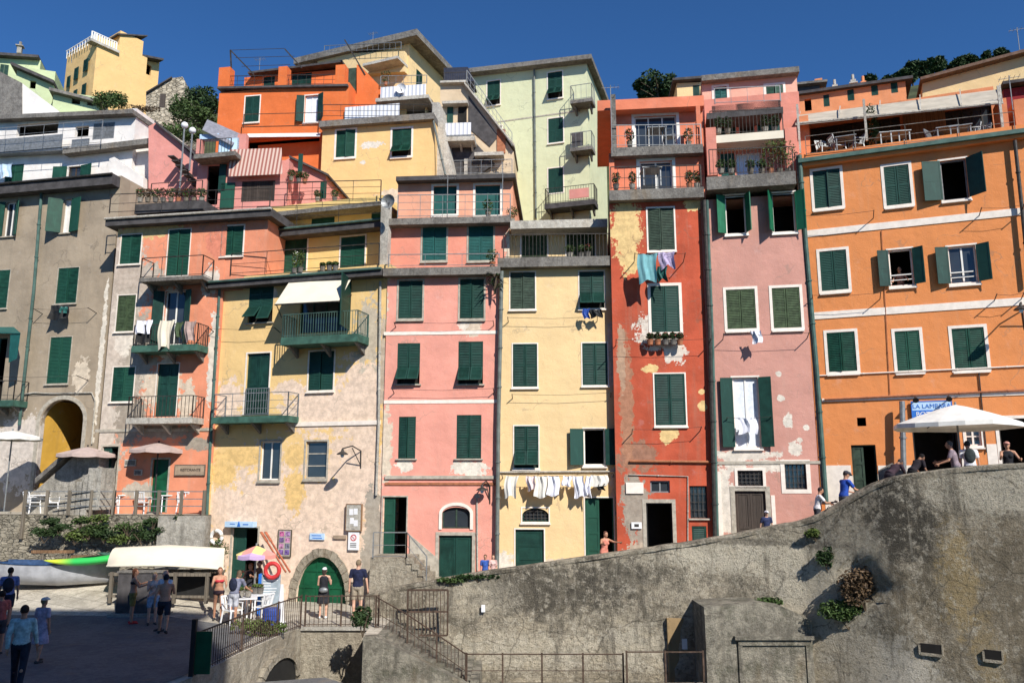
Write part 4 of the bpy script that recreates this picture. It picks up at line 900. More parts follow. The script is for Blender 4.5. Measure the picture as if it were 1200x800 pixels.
# cream house with a grey canopy on top
fJ = house('cream_canopy_house', 'cream house with a long grey canopy roof on the skyline', 483, 120, 47, 22, 12)
mJ = plaster('cream_plaster', px(246, 214, 158), (.6, .5, .34), .12, fade=.06)
wall(fJ, (350, 62, 478, 200), 0, 7, mJ); 
s0, z0 = fJ.at(349, 78, .6); s1, z1 = fJ.at(480, 44, .6); zz = (z0 + z1) / 2
slab(fJ, (345, 51, 488, 58), 0, .7, 'slab', 'roof', None, 7.6)
polywall(fJ, [(372, 90), (372, 64), (474, 60), (474, 84)], .4, .5, mJ, 'parapet')
slab(fJ, (425, 70, 466, 73), 0, 1.3, 'slabl', 'canopy', None, .3)
s0, s1, z0, z1 = fJ.rect((376, 54, 470, 62), .3); g = MB(); g.ob(s0 + .1, s1, .05, .1, z0, z1)
for i in range(12): x = s0 + (s1 - s0) * i / 11; g.bar((x, -.3, z0), (x, -.3, z1 + .05), .04)
g.build('roof_terrace_frame', 'metal', fJ.root)
sj, _ = fJ.at(478, 100, 0); fJ2 = side_face(fJ, sj + .01, 0, 22 - 90)
window(fJ2, (487, 84, 494, 104), 0, 'closed', 'green', hole=False, leaves=1, sill=False)
# beige house with stepped balconies
fL = house('beige_balcony_house', 'beige house with a long slanting stair edge and one white striped balcony', 518, 230, 41.5, 4, 9)
mL = plaster('beige_plaster', px(226, 202, 168), (.4, .34, .27), .25)
polywall(fL, [(516, 300), (516, 97), (546, 97), (602, 178), (602, 300)], 0, 5, mL)
edge_slab(fL, (545, 98), (602, 172), 0, .35, .14, 'slabl', 5, 'stair_edge', .05)
edge_slab(fL, (516, 97), (547, 96), 0, .3, .12, 'slabl', 5, 'coping', .02)
(q, b3) = balcony(fL, (521, 160, 556, 165), 0, 1.2, .1, 'slabl', 'metal', .5); screen(fL, (522, 144, 552, 160), 1.1)
polywall(fL, [(520, 190), (520, 168), (558, 168), (580, 192), (560, 205), (520, 205)], .3, .2, 'slabd', 'shade_sheet')  # dark sheet stands in for the shade below the balcony
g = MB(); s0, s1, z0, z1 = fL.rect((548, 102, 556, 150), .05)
polywall(fL, [(549, 150), (549, 112), (584, 160), (574, 172)], .05, .06, 'slabd', 'shaded_wall_sheet')  # dark sheet paints in a shaded stretch of wall
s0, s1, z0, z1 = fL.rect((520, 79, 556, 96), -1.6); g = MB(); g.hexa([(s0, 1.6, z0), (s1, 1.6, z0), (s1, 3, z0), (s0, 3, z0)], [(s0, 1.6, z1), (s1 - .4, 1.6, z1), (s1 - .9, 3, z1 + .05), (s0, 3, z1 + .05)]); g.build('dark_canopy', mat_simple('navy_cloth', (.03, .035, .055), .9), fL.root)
railing(fL, [(521, 97), (548, 96)], -.2, .6, 'small dark railing on top of the beige balcony house', 'iron', .12)
slab(fL, (520, 204, 602, 208), .2, .4, 'slabl', 'terrace', None, 1)
# pale green house
fN = house('pale_green_house', 'tall pale green house with a grey overhanging roof in the middle of the skyline', 689, 200, 43, 17, 9)
mN = plaster('pale_green_plaster', px(228, 230, 188), (.42, .44, .32), .18, fade=.05)
wall(fN, (546, 76, 690, 330), 0, 6, mN, [((571, 95, 586, 123), 'tilt', dict(trim=TRS)), ((642, 84.5, 659, 115), 'tilt', dict(trim=TRS)), ((642.5, 138.5, 660, 167), 'closed', dict(trim=TRS)), ((577, 148, 588, 166), 'closed', dict(trim=TRS, leaves=1)), ((642.5, 197, 660, 226), 'closed', dict(trim=TRS, sill=False))])
edge_slab(fN, (548, 85), (690, 69), 0, .55, .28, 'slab', 6.5)
pipe(fN, [(626, 80), (628, 256)], 0, .06, 'pipe'); band(fN, (550, 138, 680, 139.5), 0, 'trim2', .02)
balcony(fN, (668, 116, 694, 120), 0, .9, .9, 'slab', 'metal', .25, flare=0); balcony(fN, (668, 172, 694, 176), 0, .9, .9, 'slab', 'metal', .25); balcony(fN, (638, 236, 697, 242), 0, .95, .9, 'slabd', 'iron', .14)
s0, s1, z0, z1 = fN.rect((670, 155, 683, 171), .5); g = MB(); g.ob(s0, s1, .4, .5, z0, z1); g.build('balcony_cloth_screen', 'slabd', fN.root)
s0, s1, z0, z1 = fN.rect((667, 221, 690, 232), .95); g = MB(); g.ob(s0, s1, .9, .95, z0, z1); g.build('balcony_mat', mK, fN.root)
# pale green cottages, far left
fS = house('lime_green_house', 'light green stepped house at the far left skyline', 10, 110, 52, -18, 20)
mS = plaster('lime_plaster', px(206, 218, 170), (.4, .42, .3), .2)
wall(fS, (-70, 62, 41, 200), -1.5, 5, mS); edge_slab(fS, (-70, 60), (42, 67), -1.5, .5, .2, 'slabd', 5.2)
wall(fS, (13, 80, 59, 200), .5, 3, mS, [((35, 95, 42, 104), 'dark', dict(sill=False))]); edge_slab(fS, (15, 76), (60, 97), .5, .5, .22, 'slabd', 3.2)
wall(fS, (58, 110, 118, 200), 1.5, 3, mS, [((84, 116, 94, 122), 'dark', dict(sill=False)), ((102, 118, 110, 124), 'dark', dict(sill=False))]); edge_slab(fS, (60, 106), (118, 121), 1.5, .5, .22, 'slab', 3.2)
window(fS, (0, 76, 10, 88), -1.5, 'closed', 'green', hole=False, sill=False)
s, z = fS.at(22, 62, -3); g = MB(); g.box(s - .15, s + .15, 3, 3.3, z, z + .55); g.box(s - .25, s + .25, 2.9, 3.4, z + .55, z + .62); g.tube([(s, 3.15, z + .6), (s, 3.15, z + .95)], .1, 6); g.build('chimney', 'concr', fS.root)
fS2 = house('grey_shed', 'plain grey concrete wall house with a whitewashed sloping side below the light green house', 0, 130, 45, 3, 16)
polywall(fS2, [(-60, 200), (-60, 70), (0, 84), (25, 97), (25, 200)], 0, 4, 'slab'); polywall(fS2, [(25, 200), (25, 97), (80, 140), (80, 200)], -.1, 3.5, mW)
# tall cream house on the hill
fT = house('hilltop_cream_house', 'tall cream house with a white fenced roof terrace on the hilltop', 107, 100, 60, -55, 26)
mT = plaster('hill_cream_plaster', px(248, 206, 140), (.6, .48, .32), .1, fade=.05)
wall(fT, (107, 52, 168, 190), 0, 5, mT)
# left side wall windows: face runs back to the left from the corner
L7 = 7.0
pA = fT.world(0, -5.0, 0); fT2 = Face(fT.root, pA.x, pA.y, fT.P.z, fT.a + R(90)); rootM = Matrix.Translation(fT.P) @ Matrix.Rotation(-fT.a, 4, 'Z')
fT2.T = rootM.inverted() @ (Matrix.Translation(pA) @ Matrix.Rotation(-fT2.a, 4, 'Z'))
for r in ((98.5, 70, 103.5, 83), (87.5, 80, 92, 93), (79, 90, 82.5, 102), (96.5, 99, 101, 111), (86.5, 106, 90.5, 117)): window(fT2, r, .0, 'closed', 'green', hole=False, leaves=1, sill=False)
slab(fT, (106, 52, 141, 55), 0, .25, 'slabl', 'coping', None, .5)
s0, s1, z0, z1 = fT.rect((107, 43, 137, 55), .02); g = MB(); n = 11
for i in range(n): x = s0 + (s1 - s0) * i / (n - 1); g.ob(x - .06, x + .05, 0, .05, z0 + .2, z1)
for i in range(12): y = i * .43; g.bar((-.02, y, z0 + .15), (-.02, y, z1), .05)
g.bar((-.02, 0, z1), (-.02, 4.9, z1), .06); g.bar((s0, -.03, z1), (s1, -.03, z1), .06); g.build('roof_fence', 'white', fT.root)
wall(fT, (140, 42, 168, 60), -.01, 4.9, mT); edge_slab(fT, (140, 41.5), (171, 42), 0, .15, .12, 'slabd', 5)
wall(fT, (166, 68, 184, 150), -1.5, 4, mT, [((171, 76, 177, 88), 'dark', dict(sill=False))]); edge_slab(fT, (164, 66), (190, 70), -1.5, .8, .18, 'slabd', 4.5)
# stone ruin
fU = house('stone_cottage', 'small roofless looking stone cottage right of the tall cream house on the hill', 172, 140, 52, -8, 20)
polywall(fU, [(171, 200), (171, 110), (200, 92), (214, 90), (217, 96), (217, 200)], 0, 4, 'rubblel'); s0, s1, z0, z1 = fU.rect((187, 110, 194, 126), .01); g = MB(); g.ob(s0, s1, -.01, .03, z0, z1); g.build('window', 'darkwood', fU.root)
edge_slab(fU, (171, 109), (201, 91), 0, .2, .1, 'slabd', 4.2, over=0)
# houses behind on the right
fV = house('terracotta_row_house', 'low orange house with a row of small green windows under the ridge trees', 930, 140, 37, 20, 9)
mV = plaster('row_house_plaster', px(240, 160, 110), (.5, .34, .24), .2)
wall(fV, (930, 101, 1066, 200), 0, 5, mV, [((943, 116, 951, 130), 'dark', dict(sill=False)), ((965, 111, 972, 125), 'closed', dict(leaves=1, sill=False)), ((993, 105, 1001, 118), 'closed', dict(leaves=1, sill=False)), ((1021, 100, 1029, 112), 'closed', dict(leaves=1, sill=False)), ((1044, 96, 1052, 109), 'closed', dict(leaves=1, sill=False))])
edge_slab(fV, (930, 111), (1066, 92), 0, .25, .14, 'slabd', 5.2)
wall(fV, (955, 92, 964, 106), -1.5, 1, mV); 
for (u, v) in ((979, 98), (1000.5, 92), (1012.5, 94)):
    s, z = fV.at(u, v + 10, -2); g = MB(); g.box(s - .13, s + .13, 2, 2.3, z - .5, z + .42); g.mat(0).box(s - .2, s + .2, 1.93, 2.37, z + .2, z + .26); g.tube([(s, 2.15, z + .4), (s, 2.15, z + .75)], .07, 6); g.build('chimney', 'slabl' if u < 1010 else mV, fV.root)
fX = house('right_cream_house', 'cream house with a brown sloping roof edge at the upper right corner', 1080, 140, 35, 22, 9)
polywall(fX, [(1081, 220), (1081, 97), (1230, 54), (1230, 220)], 0, 5, mJ)
edge_slab(fX, (1083, 93), (1232, 52), 0, .45, .14, mat_simple('brown_roof', (.16, .10, .07), .9, .3), 5.2)
fX2 = house('dark_red_house', 'dark red house corner with a black roof behind the terrace at the right edge', 1182, 130, 33, 20, 9)
wall(fX2, (1182, 100, 1240, 220), 0, 3, plaster('dark_red_plaster', px(150, 44, 48), (.2, .1, .1), .2)); edge_slab(fX2, (1180, 98), (1240, 90), 0, .4, .14, 'slabd', 3.2)
fX3 = house('small_dark_roof_house', 'small cream house with a dark roof between the trees and the rose house', 794, 120, 36, 5, 8)
wall(fX3, (795, 97, 826, 200), 0, 3, mJ, [((812, 100, 820, 114), 'closed', dict(leaves=1, sill=False))]); edge_slab(fX3, (792, 94), (828, 91), 0, .3, .12, 'slabd', 3.2)
fX4 = house('dark_roof_annex', 'low annex with dark roof and white chimneys right of the light pink top floor', 935, 120, 38, 15, 9)
wall(fX4, (934, 98, 964, 200), 0, 3, 'slabd'); edge_slab(fX4, (934, 99), (966, 96), 0, .3, .12, 'slab', 3.2)

railing(fB, [(128, 250), (316, 243)], .2, .85, 'thin dark railing along the roof edge of the peeling salmon house', 'iron', 1.2, mids=1)
railing(fI, [(378, 137), (506, 137)], .2, .7, 'thin wire railing on the roof edge of the apricot house', 'iron', .9, mids=1)
railing(fK, [(234, 182), (270, 180)], 1.8, .8, 'short railing above the dark doorway of the pink gabled house', 'iron', .15)
railing(fK, [(176, 236), (236, 232)], 1.6, .9, 'dark railing behind the potted plants on the ledge', 'iron', .8, mids=1)
railing(fK, [(336, 236), (380, 234)], 1.6, .9, 'railing at the foot of the sloping pink wall', 'iron', .5, mids=1)
railing(fL, [(516, 205), (600, 203)], .6, .8, 'white wire railing on the terrace under the beige balcony house', 'metal', .5, mids=1)
railing(fH, [(258, 101), (400, 99)], -.1, .6, 'thin railing between the pillars of the vivid orange house', 'iron', .5, mids=1)
railing(fA, [(320, 236), (446, 234)], -2.6, .9, 'wire railing above the narrow canopy of the beige and yellow house', 'iron', 1.3, mids=2)
railing(fI, [(446, 99), (500, 98)], -1.3, .5, 'fine rail over the upper striped screen', 'metal', .4)

for (r, o_, m_) in (((-40, 162, 72, 177), .55, 'metal'), ((84, 163, 104, 172), .5, 'metal')): s0, s1, z0, z1 = fW.rect(r, o_); g = MB(); g.ob(s0, s1, o_ - .04, o_, z0, z1); g.build('balustrade_panel', m_, fW.root)
s0, s1, z0, z1 = fW.rect((60, 208, 96, 219), .6); g = MB(); g.tube([(s0 + .3, -.75, z0 + .1), (s1 - .1, -.75, z0 + .12)], .16, 8); g.build('rolled_awning', mat_simple('faded_pink_cloth', (.55, .32, .27), .9), fW.root)

railing(fL, [(547, 97), (573, 133), (600, 171)], .32, .75, 'railing climbing along the slanting stair edge of the beige balcony house', 'metal', .35, mids=1)
for (u0, v0, u1, v1, m_) in ((523, 120, 530, 143, 'green'), (536, 122, 546, 143, 'dark'), (527, 186, 531, 205, 'slabl'), (544, 186, 548, 205, 'slabl')):
    s0, s1, z0, z1 = fL.rect((u0, v0, u1, v1), .35); g = MB(); o_ = .0 if v0 < 150 else .3; g.ob(s0, s1, o_, o_ + .06 if v0 < 150 else .42, z0, z1); g.build('shutter' if m_ == 'green' else 'pillar' if m_ == 'slabl' else 'doorway', m_, fL.root)
slab(fL, (518, 118, 548, 121), 0, .5, 'slabl', 'canopy', None, .2)
slab(fL, (556, 178, 590, 182), .0, .7, 'slabl', 'terrace', None, .2)
s0, s1, z0, z1 = fL.rect((582, 150, 592, 178), .2); g = MB(); g.ob(s0, s1, .0, .06, z0, z1); g.build('doorway', 'terra', fL.root)
s0, s1, z0, z1 = fI.rect((425, 124, 447, 136), -2.1); g = MB(); g.ob(s0, s1, -2.19, -2.12, z0, z1); g.build('doorway', 'dark', fI.root)
railing(fJ, [(380, 62), (470, 58)], .7, .5, 'fine railing behind the parapet of the cream canopy house', 'metal', .4)
pot_plant(fJ.world(*[fJ.at(452, 100, .8)[0]], .8, fJ.at(452, 100, .8)[1]), .35, .8, 'bushy potted plant on the upper terrace of the cream canopy house', 'leaf', 'potted plants on the balconies')
# =============== ground ===============
def interp(x, P):
    if x <= P[0][0]: return P[0][1]
    for (a, b), (c, d) in zip(P, P[1:]):
        if x <= c: return b + (d - b) * (x - a) / (c - a)
    return P[-1][1]
RIDGE = [(-900, 190), (-100, 165), (60, 150), (150, 150), (200, 125), (260, 130), (330, 150), (500, 150), (700, 122), (800, 112), (900, 124), (1000, 118), (1040, 104), (1100, 92), (1180, 80), (1300, 70), (2000, 60)]
def gz(x, y):
    if y < 39: return -2.4
    u = 600 + F * x / (max(y, 39) * 1.12); rv = interp(u, RIDGE)
    if y <= 100:
        v = rv + (440 - rv) * max(0, (100 - y) / 61) ** 2.6; z = W(600, v, y).z
        return z if y > 42 else -2.4 + (z + 2.4) * (y - 39) / 3
    z = W(600, rv, 100).z
    return z * max(0, 1 - (y - 103) / 240) + (-2.4) * min(1, max(0, (y - 103) / 240)) if y > 103 else z
xs = [-700, -400, -250, -160] + [-110 + i * 4 for i in range(58)] + [160, 250, 400, 700]
ys = [-600, -300, -100, -30, 0, 14, 26, 34, 38.9, 39.2, 40, 41, 42] + [44 + i * 3 for i in range(20)] + [103, 106, 130, 180, 260, 343, 500, 900]
g = MB(); nx = len(xs)
rr = random.Random(3)
g.v = [(x, y, gz(x, y) + (rr.uniform(-.5, .5) if 50 < y < 110 and abs(x) < 120 else 0)) for y in ys for x in xs]
for j in range(len(ys) - 1):
    for i in range(nx - 1): g.f.append((j * nx + i, j * nx + i + 1, (j + 1) * nx + i + 1, (j + 1) * nx + i)); g.m.append(0)
tag(g.build('ground', 'hill', None, None, True), kind='structure')
# piazza (upper paved level, gently rising to the back left)
def sm(t): t = max(0, min(1, t)); return t * t * (3 - 2 * t)
def pz(x, y): return .9 * sm((y - 25.5) / 6) * sm((-8.5 - x) / 4)
EDGE_ = [(-14, 2), (-9.2, 10), (-7.6, 15), (-7.1, 18.5), (-6.9, 21), (-6.55, 23.4), (-6.3, 24.4), (-4.1, 24.6)]   # camera-side edge, left to right
g = MB(); rows = 40
def xr(y): return interp(y, [(2, -14), (10, -10.2), (15, -8.0), (19.4, -7.25), (22, -7.05), (24.2, -6.75), (25.7, -6.5), (25.85, -4.0), (33.5, -4.0)])
Y = sorted([2, 6, 10, 14, 15, 17, 18.5, 19.4, 20.5, 22, 23.2, 24.2, 25.0, 25.7, 25.85] + [26.2 + i * .55 for i in range(15)])
NX = 26
for y in Y:
    r = xr(y)
    for i in range(NX + 1): x = -34 + (r + 34) * i / NX; g.v.append((x, y, pz(x, y)))
for j in range(len(Y) - 1):
    for i in range(NX): a = j * (NX + 1) + i; g.f.append((a, a + 1, a + NX + 2, a + NX + 1)); g.m.append(0)
tag(g.build('piazza', 'paving'), kind='structure')
# darker worn tarmac strip in the foreground, cut to the edge of the cast shadow
g = MB(); P = [(-33, 3), (-13.9, 3), (-10.3, 10.3), (-8.2, 15), (-7.5, 19.4), (-7.3, 22), (-7.4, 24), (-8.3, 25.6), (-10.0, 26.6), (-11.2, 27.0), (-14, 26.95), (-20, 27.1), (-33, 27.0)]
g.add([(x, y, max(.012, pz(x, y) + .012)) for x, y in P], [tuple(range(len(P)))]); tag(g.build('road', 'asphalt'), kind='structure')
# retaining face under the piazza edge, with a culvert arch
mRet = 'rubble'
def retain(P, z0, z1, mat, label, th=.4, name='retaining_wall', cap=None, group='stone walls below the piazza'):
    g = MB(); rr = random.Random(5)
    for (x0, y0), (x1, y1) in zip(P, P[1:]):
        d = Vector((x1 - x0, y1 - y0, 0)); L = d.length; d.normalize(); n = Vector((d.y, -d.x, 0)); k = max(1, int(L / .25)); mz = 8
        za = z0 if not callable(z0) else None
        vs = []
        for j in range(mz + 1):
            for i in range(k + 1):
                q = Vector((x0, y0, 0)) + d * (L * i / k); zb = z0(q.x, q.y) if callable(z0) else z0; zt = z1(q.x, q.y) if callable(z1) else z1
                e = rr.uniform(-.03, .03) if 0 < j < mz and 0 < i < k else 0; q = q + n * e; vs.append((q.x, q.y, zb + (zt - zb) * j / mz))
        g.add(vs, [(j * (k + 1) + i, j * (k + 1) + i + 1, (j + 1) * (k + 1) + i + 1, (j + 1) * (k + 1) + i) for j in range(mz) for i in range(k)])
        a = Vector((x0, y0, 0)); b = Vector((x1, y1, 0)); t = -n * th
        fz = lambda q, f: f(q.x, q.y) if callable(f) else f
        A, B, C_, D_ = a, b, b + t, a + t; zt = [fz(a, z1), fz(b, z1)]
        g.add([(A.x, A.y, zt[0]), (B.x, B.y, zt[1]), (C_.x, C_.y, zt[1]), (D_.x, D_.y, zt[0])], [(0, 1, 2, 3)])
        g.add([(D_.x, D_.y, -3), (C_.x, C_.y, -3), (C_.x, C_.y, zt[1]), (D_.x, D_.y, zt[0])], [(3, 2, 1, 0)])
    o = g.build(name, mat); return tag(o, label, 'wall', group)
retain([(-10.2, 10), (-8.0, 15), (-7.25, 19.4), (-7.05, 22), (-6.75, 24.2), (-6.5, 25.7)], -2.5, -.004, 'rough', 'mossy stone retaining wall under the railing, left of the channel')
# front face with arch: facade helper
pf = Vector((-6.5, 25.72, 0)); rt = empty('bridge_wall', (-6.5, 25.72, -2.4), 0, 'rough stone wall with a dark culvert arch below the piazza railing', 'wall', 'stone walls below the piazza')
fZ = Face(rt, -6.5, 25.72, -2.4, 0)
wall(fZ, None, 0, 2.2, 'rough', [], coords=(0, 2.5, 0, 2.396))
rc = empty('culvert', (-7.0, 22.4, -2.4), R(83), 'dark stone arched culvert mouth under the slanting railing', 'culvert'); fC = Face(rc, -7.0, 22.4, -2.4, R(-83))
s0, s1, z0, z1 = fC.rect((304, 772, 350, 830), .08); s0 = max(s0, .1); s1 = min(s1, 3.1); cx = (s0 + s1) / 2; rx_ = (s1 - s0) / 2; N = 14; rz = min(.75, z1 - .3); zb = z1 - rz; g = MB()
g.prism([(s0, 0), (s1, 0)] + [(cx + rx_ * math.cos(math.pi * i / N), zb + rz * math.sin(math.pi * i / N)) for i in range(N + 1)], -.09, .3); g.build('opening', 'black', rc); g = MB()  # solid black arch panel, painted for the dark inside the culvert
for i in range(11):
    a0, a1 = math.pi * (i + .05) / 11, math.pi * (i + .95) / 11; tw = random.uniform(.2, .32); g.prism([(cx + p * math.cos(a), zb + q * math.sin(a)) for a, p, q in ((a0, rx_, rz), (a0, rx_ + tw, rz + tw), (a1, rx_ + tw, rz + tw), (a1, rx_, rz))], -.16, .02)
g.build('arch_stones', 'rough', rc)
g = MB(); g.box(0, 2.5, -.08, .3, 2.3, 2.398); g.build('coping', 'concr', rt)
# low tarmac ramp in front of the arch
g = MB(); P = [(-7.9, 14), (-4.2, 14), (-4.0, 22.2), (-5.2, 23.4), (-7.0, 22.8)]; g.add([(x, y, -.95) for x, y in P] + [(x, y, -2.5) for x, y in P], [(0, 1, 2, 3, 4)] + [(i, (i + 1) % 5, (i + 1) % 5 + 5, i + 5) for i in range(5)])
tag(g.build('ramp', 'asphalt'), kind='structure')
# =============== big ramp wall and lane ===============
TOP = [(428, 699, 27.6), (445, 694, 27.5), (470, 688, 27.4), (520, 678, 27.3), (583, 668, 27.1), (640, 660, 26.9), (720, 648, 26.5), (800, 637, 26.0), (850, 628.5, 25.7), (900, 619, 25.2), (940, 611, 24.7), (965, 603, 24.2), (985, 592, 23.8), (1005, 579.5, 23.4), (1025, 568.5, 23.0), (1048, 560, 22.6), (1080, 554, 22.2), (1110, 550.5, 21.8), (1150, 546.5, 21.3), (1200, 543, 20.7), (1250, 540, 20.2), (1400, 533, 18.8)]
TP = [W(u, v, y) for u, v, y in TOP]
def wtop(x):
    for a, b in zip(TP, TP[1:]):
        if x <= b.x: t = max(0, (x - a.x) / (b.x - a.x)); return a.lerp(b, t)
    return TP[-1].copy()
from mathutils import noise as mnoise
rt = empty('ramp_wall', (3, 26, -2.4), 0, 'huge weathered retaining wall below the lane, curving towards the right', 'wall')
def wdis(p): return mnoise.fractal(p * .7, 1.0, 2.0, 4) * .07 + mnoise.fractal(p * 2.6, 1.0, 2.0, 3) * .02
def wsurf(x, z):
    q = wtop(x); t = (z + 2.4) / (q.z + 2.4); return q.y - (1 - t) * .25 - wdis(Vector((q.x, q.y, z)))
def wang(x): a = wtop(x - .4); b = wtop(x + .4); return math.atan2(b.y - a.y, b.x - a.x)
g = MB(); N = int((TP[-1].x - TP[0].x) / .16); MZ = 42; O = Vector((3, 26, -2.4)); zb = -2.4; ths = []
for i in range(N + 1):
    x = TP[0].x + (TP[-1].x - TP[0].x) * i / N; q = wtop(x)
    for j in range(MZ + 1):
        t = j / MZ; z = zb + (q.z - zb) * t; p = Vector((q.x, q.y, z))
        d = wdis(p)
        batter = (1 - t) * .25
        if x > 8.4 and j < MZ - 1:   # undercut hollow near the corner
            hx, hz = W(1022, 690, 22.9).x, W(1022, 690, 22.9).z
            rr_ = math.hypot((x - hx) / .5, (z - hz) / .7) + mnoise.noise(p * 2.5) * .45
            if rr_ < 1: d += -(1 - rr_ ** 2) * .6
        g.v.append(tuple(p + Vector((0, -batter - d * (0 if j == MZ else 1), 0)) - O))
st = MZ + 1
for i in range(N):
    for j in range(MZ): g.f.append((i * st + j, (i + 1) * st + j, (i + 1) * st + j + 1, i * st + j + 1)); g.m.append(0)
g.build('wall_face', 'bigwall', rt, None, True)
g = MB()
for i in range(N + 1):
    x = TP[0].x + (TP[-1].x - TP[0].x) * i / N; q = wtop(x); r = random.Random(i // 4).uniform(-.012, .012)
    for dy, dz in ((-.03, -.10), (-.035, 0.0), (.03, .03), (.36, .03), (.38, -.95)): g.v.append(tuple(q + Vector((0, dy, dz + (r if dz > -.5 else 0))) - O))
for i in range(N):
    for j in range(4): a = i * 5 + j; g.f.append((a, a + 5, a + 6, a + 1)); g.m.append(0)
g.build('coping', 'bigwall', rt)
# lane
g = MB(); n = 0
for i in range(0, N + 1, 3):
    x = TP[0].x + (TP[-1].x - TP[0].x) * i / N; q = wtop(x); zl = q.z - .9
    g.v += [(q.x, q.y + .3, zl), (q.x + .6, q.y + 5.5, zl)]; n += 1
for i in range(n - 1): g.f.append((2 * i, 2 * i + 2, 2 * i + 3, 2 * i + 1)); g.m.append(0)
tag(g.build('lane', 'paving'), kind='structure')
# buttress block
p = W(822, 705, 24.6); q = W(951, 712, 24.2); rt = empty('buttress', (p.x, 24.3, -2.4), 0, 'square grey concrete buttress with a framed panel standing against the big wall', 'wall')
w_ = q.x - p.x; h = p.z + 2.4; g = MB(); 
g.prism([(0, 0), (w_, 0), (w_, h - .45), (w_ * .72, h - .06), (w_ * .5, h + .03), (0, h - .1)], 0, 2.2); g.build('body', 'wallgrey', rt)
g = MB(); X0, X1 = w_ * .3, w_ * .97; Z1 = h - 1.15
g.box(X0, X0 + .12, -.06, .02, 0, Z1); g.box(X1 - .12, X1, -.06, .02, 0, Z1); g.box(X0, X1, -.08, .02, Z1, Z1 + .14); g.box(X0 - .1, X1 + .1, -.16, .02, Z1 + .16, Z1 + .26); g.box(0, .35, -.05, .02, 0, h - .3); g.build('panel_frame', 'wallgrey', rt)
g = MB(); g.box(X0 + .122, X1 - .122, -.012, .012, 0, Z1 - .002); g.build('panel', 'wallgrey', rt)
# ochre stained doorway remains left of the buttress
p = W(786, 726, 25.6); q = W(806, 726, 25.6); g = MB(); g.box(0, q.x - p.x, 0, .5, 0, p.z + 2.4); g.box(-.06, 0, -.04, .5, 0, p.z + 2.4)
o = g.build('brick_pier', plaster('ochre_stone', (.30, .21, .11), (.12, .09, .06), .5)); o.location = (p.x, wsurf(p.x, p.z) - .12, -2.4); tag(o, 'ochre brick pier set in the big wall left of the dark gap', 'pier')
# drain holes with frames
for (u0, v0, u1, v1, lab) in ((1098, 760, 1120, 771, 'wider square drain hole with a pale crumbling rim low in the big wall'), (1151, 759, 1167, 770, 'narrower square drain hole low in the big wall at the right')):
    a = W(u0, v1, 21.5); b = W(u1, v0, 21.5); e = empty('drain_hole', (a.x, 0, a.z), R(-20), lab, 'drain hole', 'drain holes in the big wall')
    q = wtop(a.x); t = 1 - (q.z - a.z) / (q.z + 2.4); e.location.y = wsurf(a.x, a.z) - .02; e.rotation_euler = (0, 0, wang(a.x)); L = b.x - a.x; H = b.z - a.z; g = MB()
    g.box(0, L, -.03, .3, 0, H); g.build('opening', 'dark', e)
    g = MB(); g.box(-.05, 0, -.045, .3, -.06, H * .8); g.box(L, L + .035, -.04, .3, -.03, H + .02); g.box(0, L, -.05, .3, -.07, 0); g.build('rim', 'rough', e)
# vertical seam strips / white plate & small items on wall
for (u, v, w1, h1, nm, lab, m_) in ((800, 752, .16, .30, 'sign_plate', 'small blank white plate on the ochre pier', 'plastic'), (565, 718, .12, .22, 'sign_plate', 'small blank white plate high on the big wall above the steps', 'plastic')):
    p = W(u, v, 26); q = wtop(p.x); t = (p.z + 2.4) / (q.z + 2.4); g = MB(); g.box(-w1 / 2, w1 / 2, -.03, .01, -h1 / 2, h1 / 2); o = g.build(nm, m_)
    o.location = (p.x, (wsurf(p.x, p.z) - .16 if u == 800 else q.y - .25 * (1 - t) - .1), p.z); tag(o, lab, 'plate')
# =============== terrace retaining wall, left ===============
TZ = 3.15
def tz0(x, y): return pz(x, y) - .05
o = retain([(-34, 32.4), (-20, 31.8), (-15, 31.3), (-11.95, 31.0)], -.5, TZ, 'rubble', 'rough stone terrace wall overgrown with green plants behind the boats', 2.5, 'terrace_wall', group=None)
g = MB(); g.add([(-34, 32.5, TZ + .02), (-20, 31.9, TZ + .02), (-15, 31.4, TZ + .02), (-12.0, 31.1, TZ + .02), (-12, 36, TZ + .02), (-34, 40, TZ + .02)], [(0, 1, 2, 3, 4, 5)]); tag(g.build('terrace_floor', 'paving'), kind='structure')
# smooth plastered patch of the terrace wall, right end
g = MB(); g.box(0, 1.85, 0, .5, 0, 2.75); o = g.build('plastered_wall', 'concr'); p = W(182, 668, 30.95); o.location = (p.x, 30.86, .4); o.rotation_euler = (0, 0, -.08); tag(o, 'smooth grey plastered wall section between the terrace and the beige house', 'wall', 'terrace walls')
# ramp of steps up to the arch
rt = empty('arch_steps', fG.world(0, 0, 0), -fG.a, 'worn stone steps and ramp rising to the arched passage', 'steps')
def fgp(u, v, out): s, z = fG.at(u, v, out); return (s, z)
P = [fgp(18, 640, 1.6), fgp(30, 585, 1.6), fgp(58, 560, 1.6), fgp(94, 528, 1.6), fgp(116, 528, 1.6), fgp(116, 640, 1.6)]
g = MB(); g.prism(P, -1.6, -.1); g.build('ramp_body', 'concr', rt)
P = [fgp(44, 566, 1.62), fgp(44, 560, 1.62), fgp(78, 530, 1.62), fgp(78, 536, 1.62)]; g = MB(); g.prism(P, -1.75, -1.3); g.build('kerb', 'slab', rt)
g = MB()
for i in range(7): s, z = fG.at(62 + i * 7, 596 - i * 8, 2.4); g.ob(s, s + .28 if i < 6 else s + .6, 1.61, 2.4, z - 1.6, z)
g.build('step', 'concr', rt)
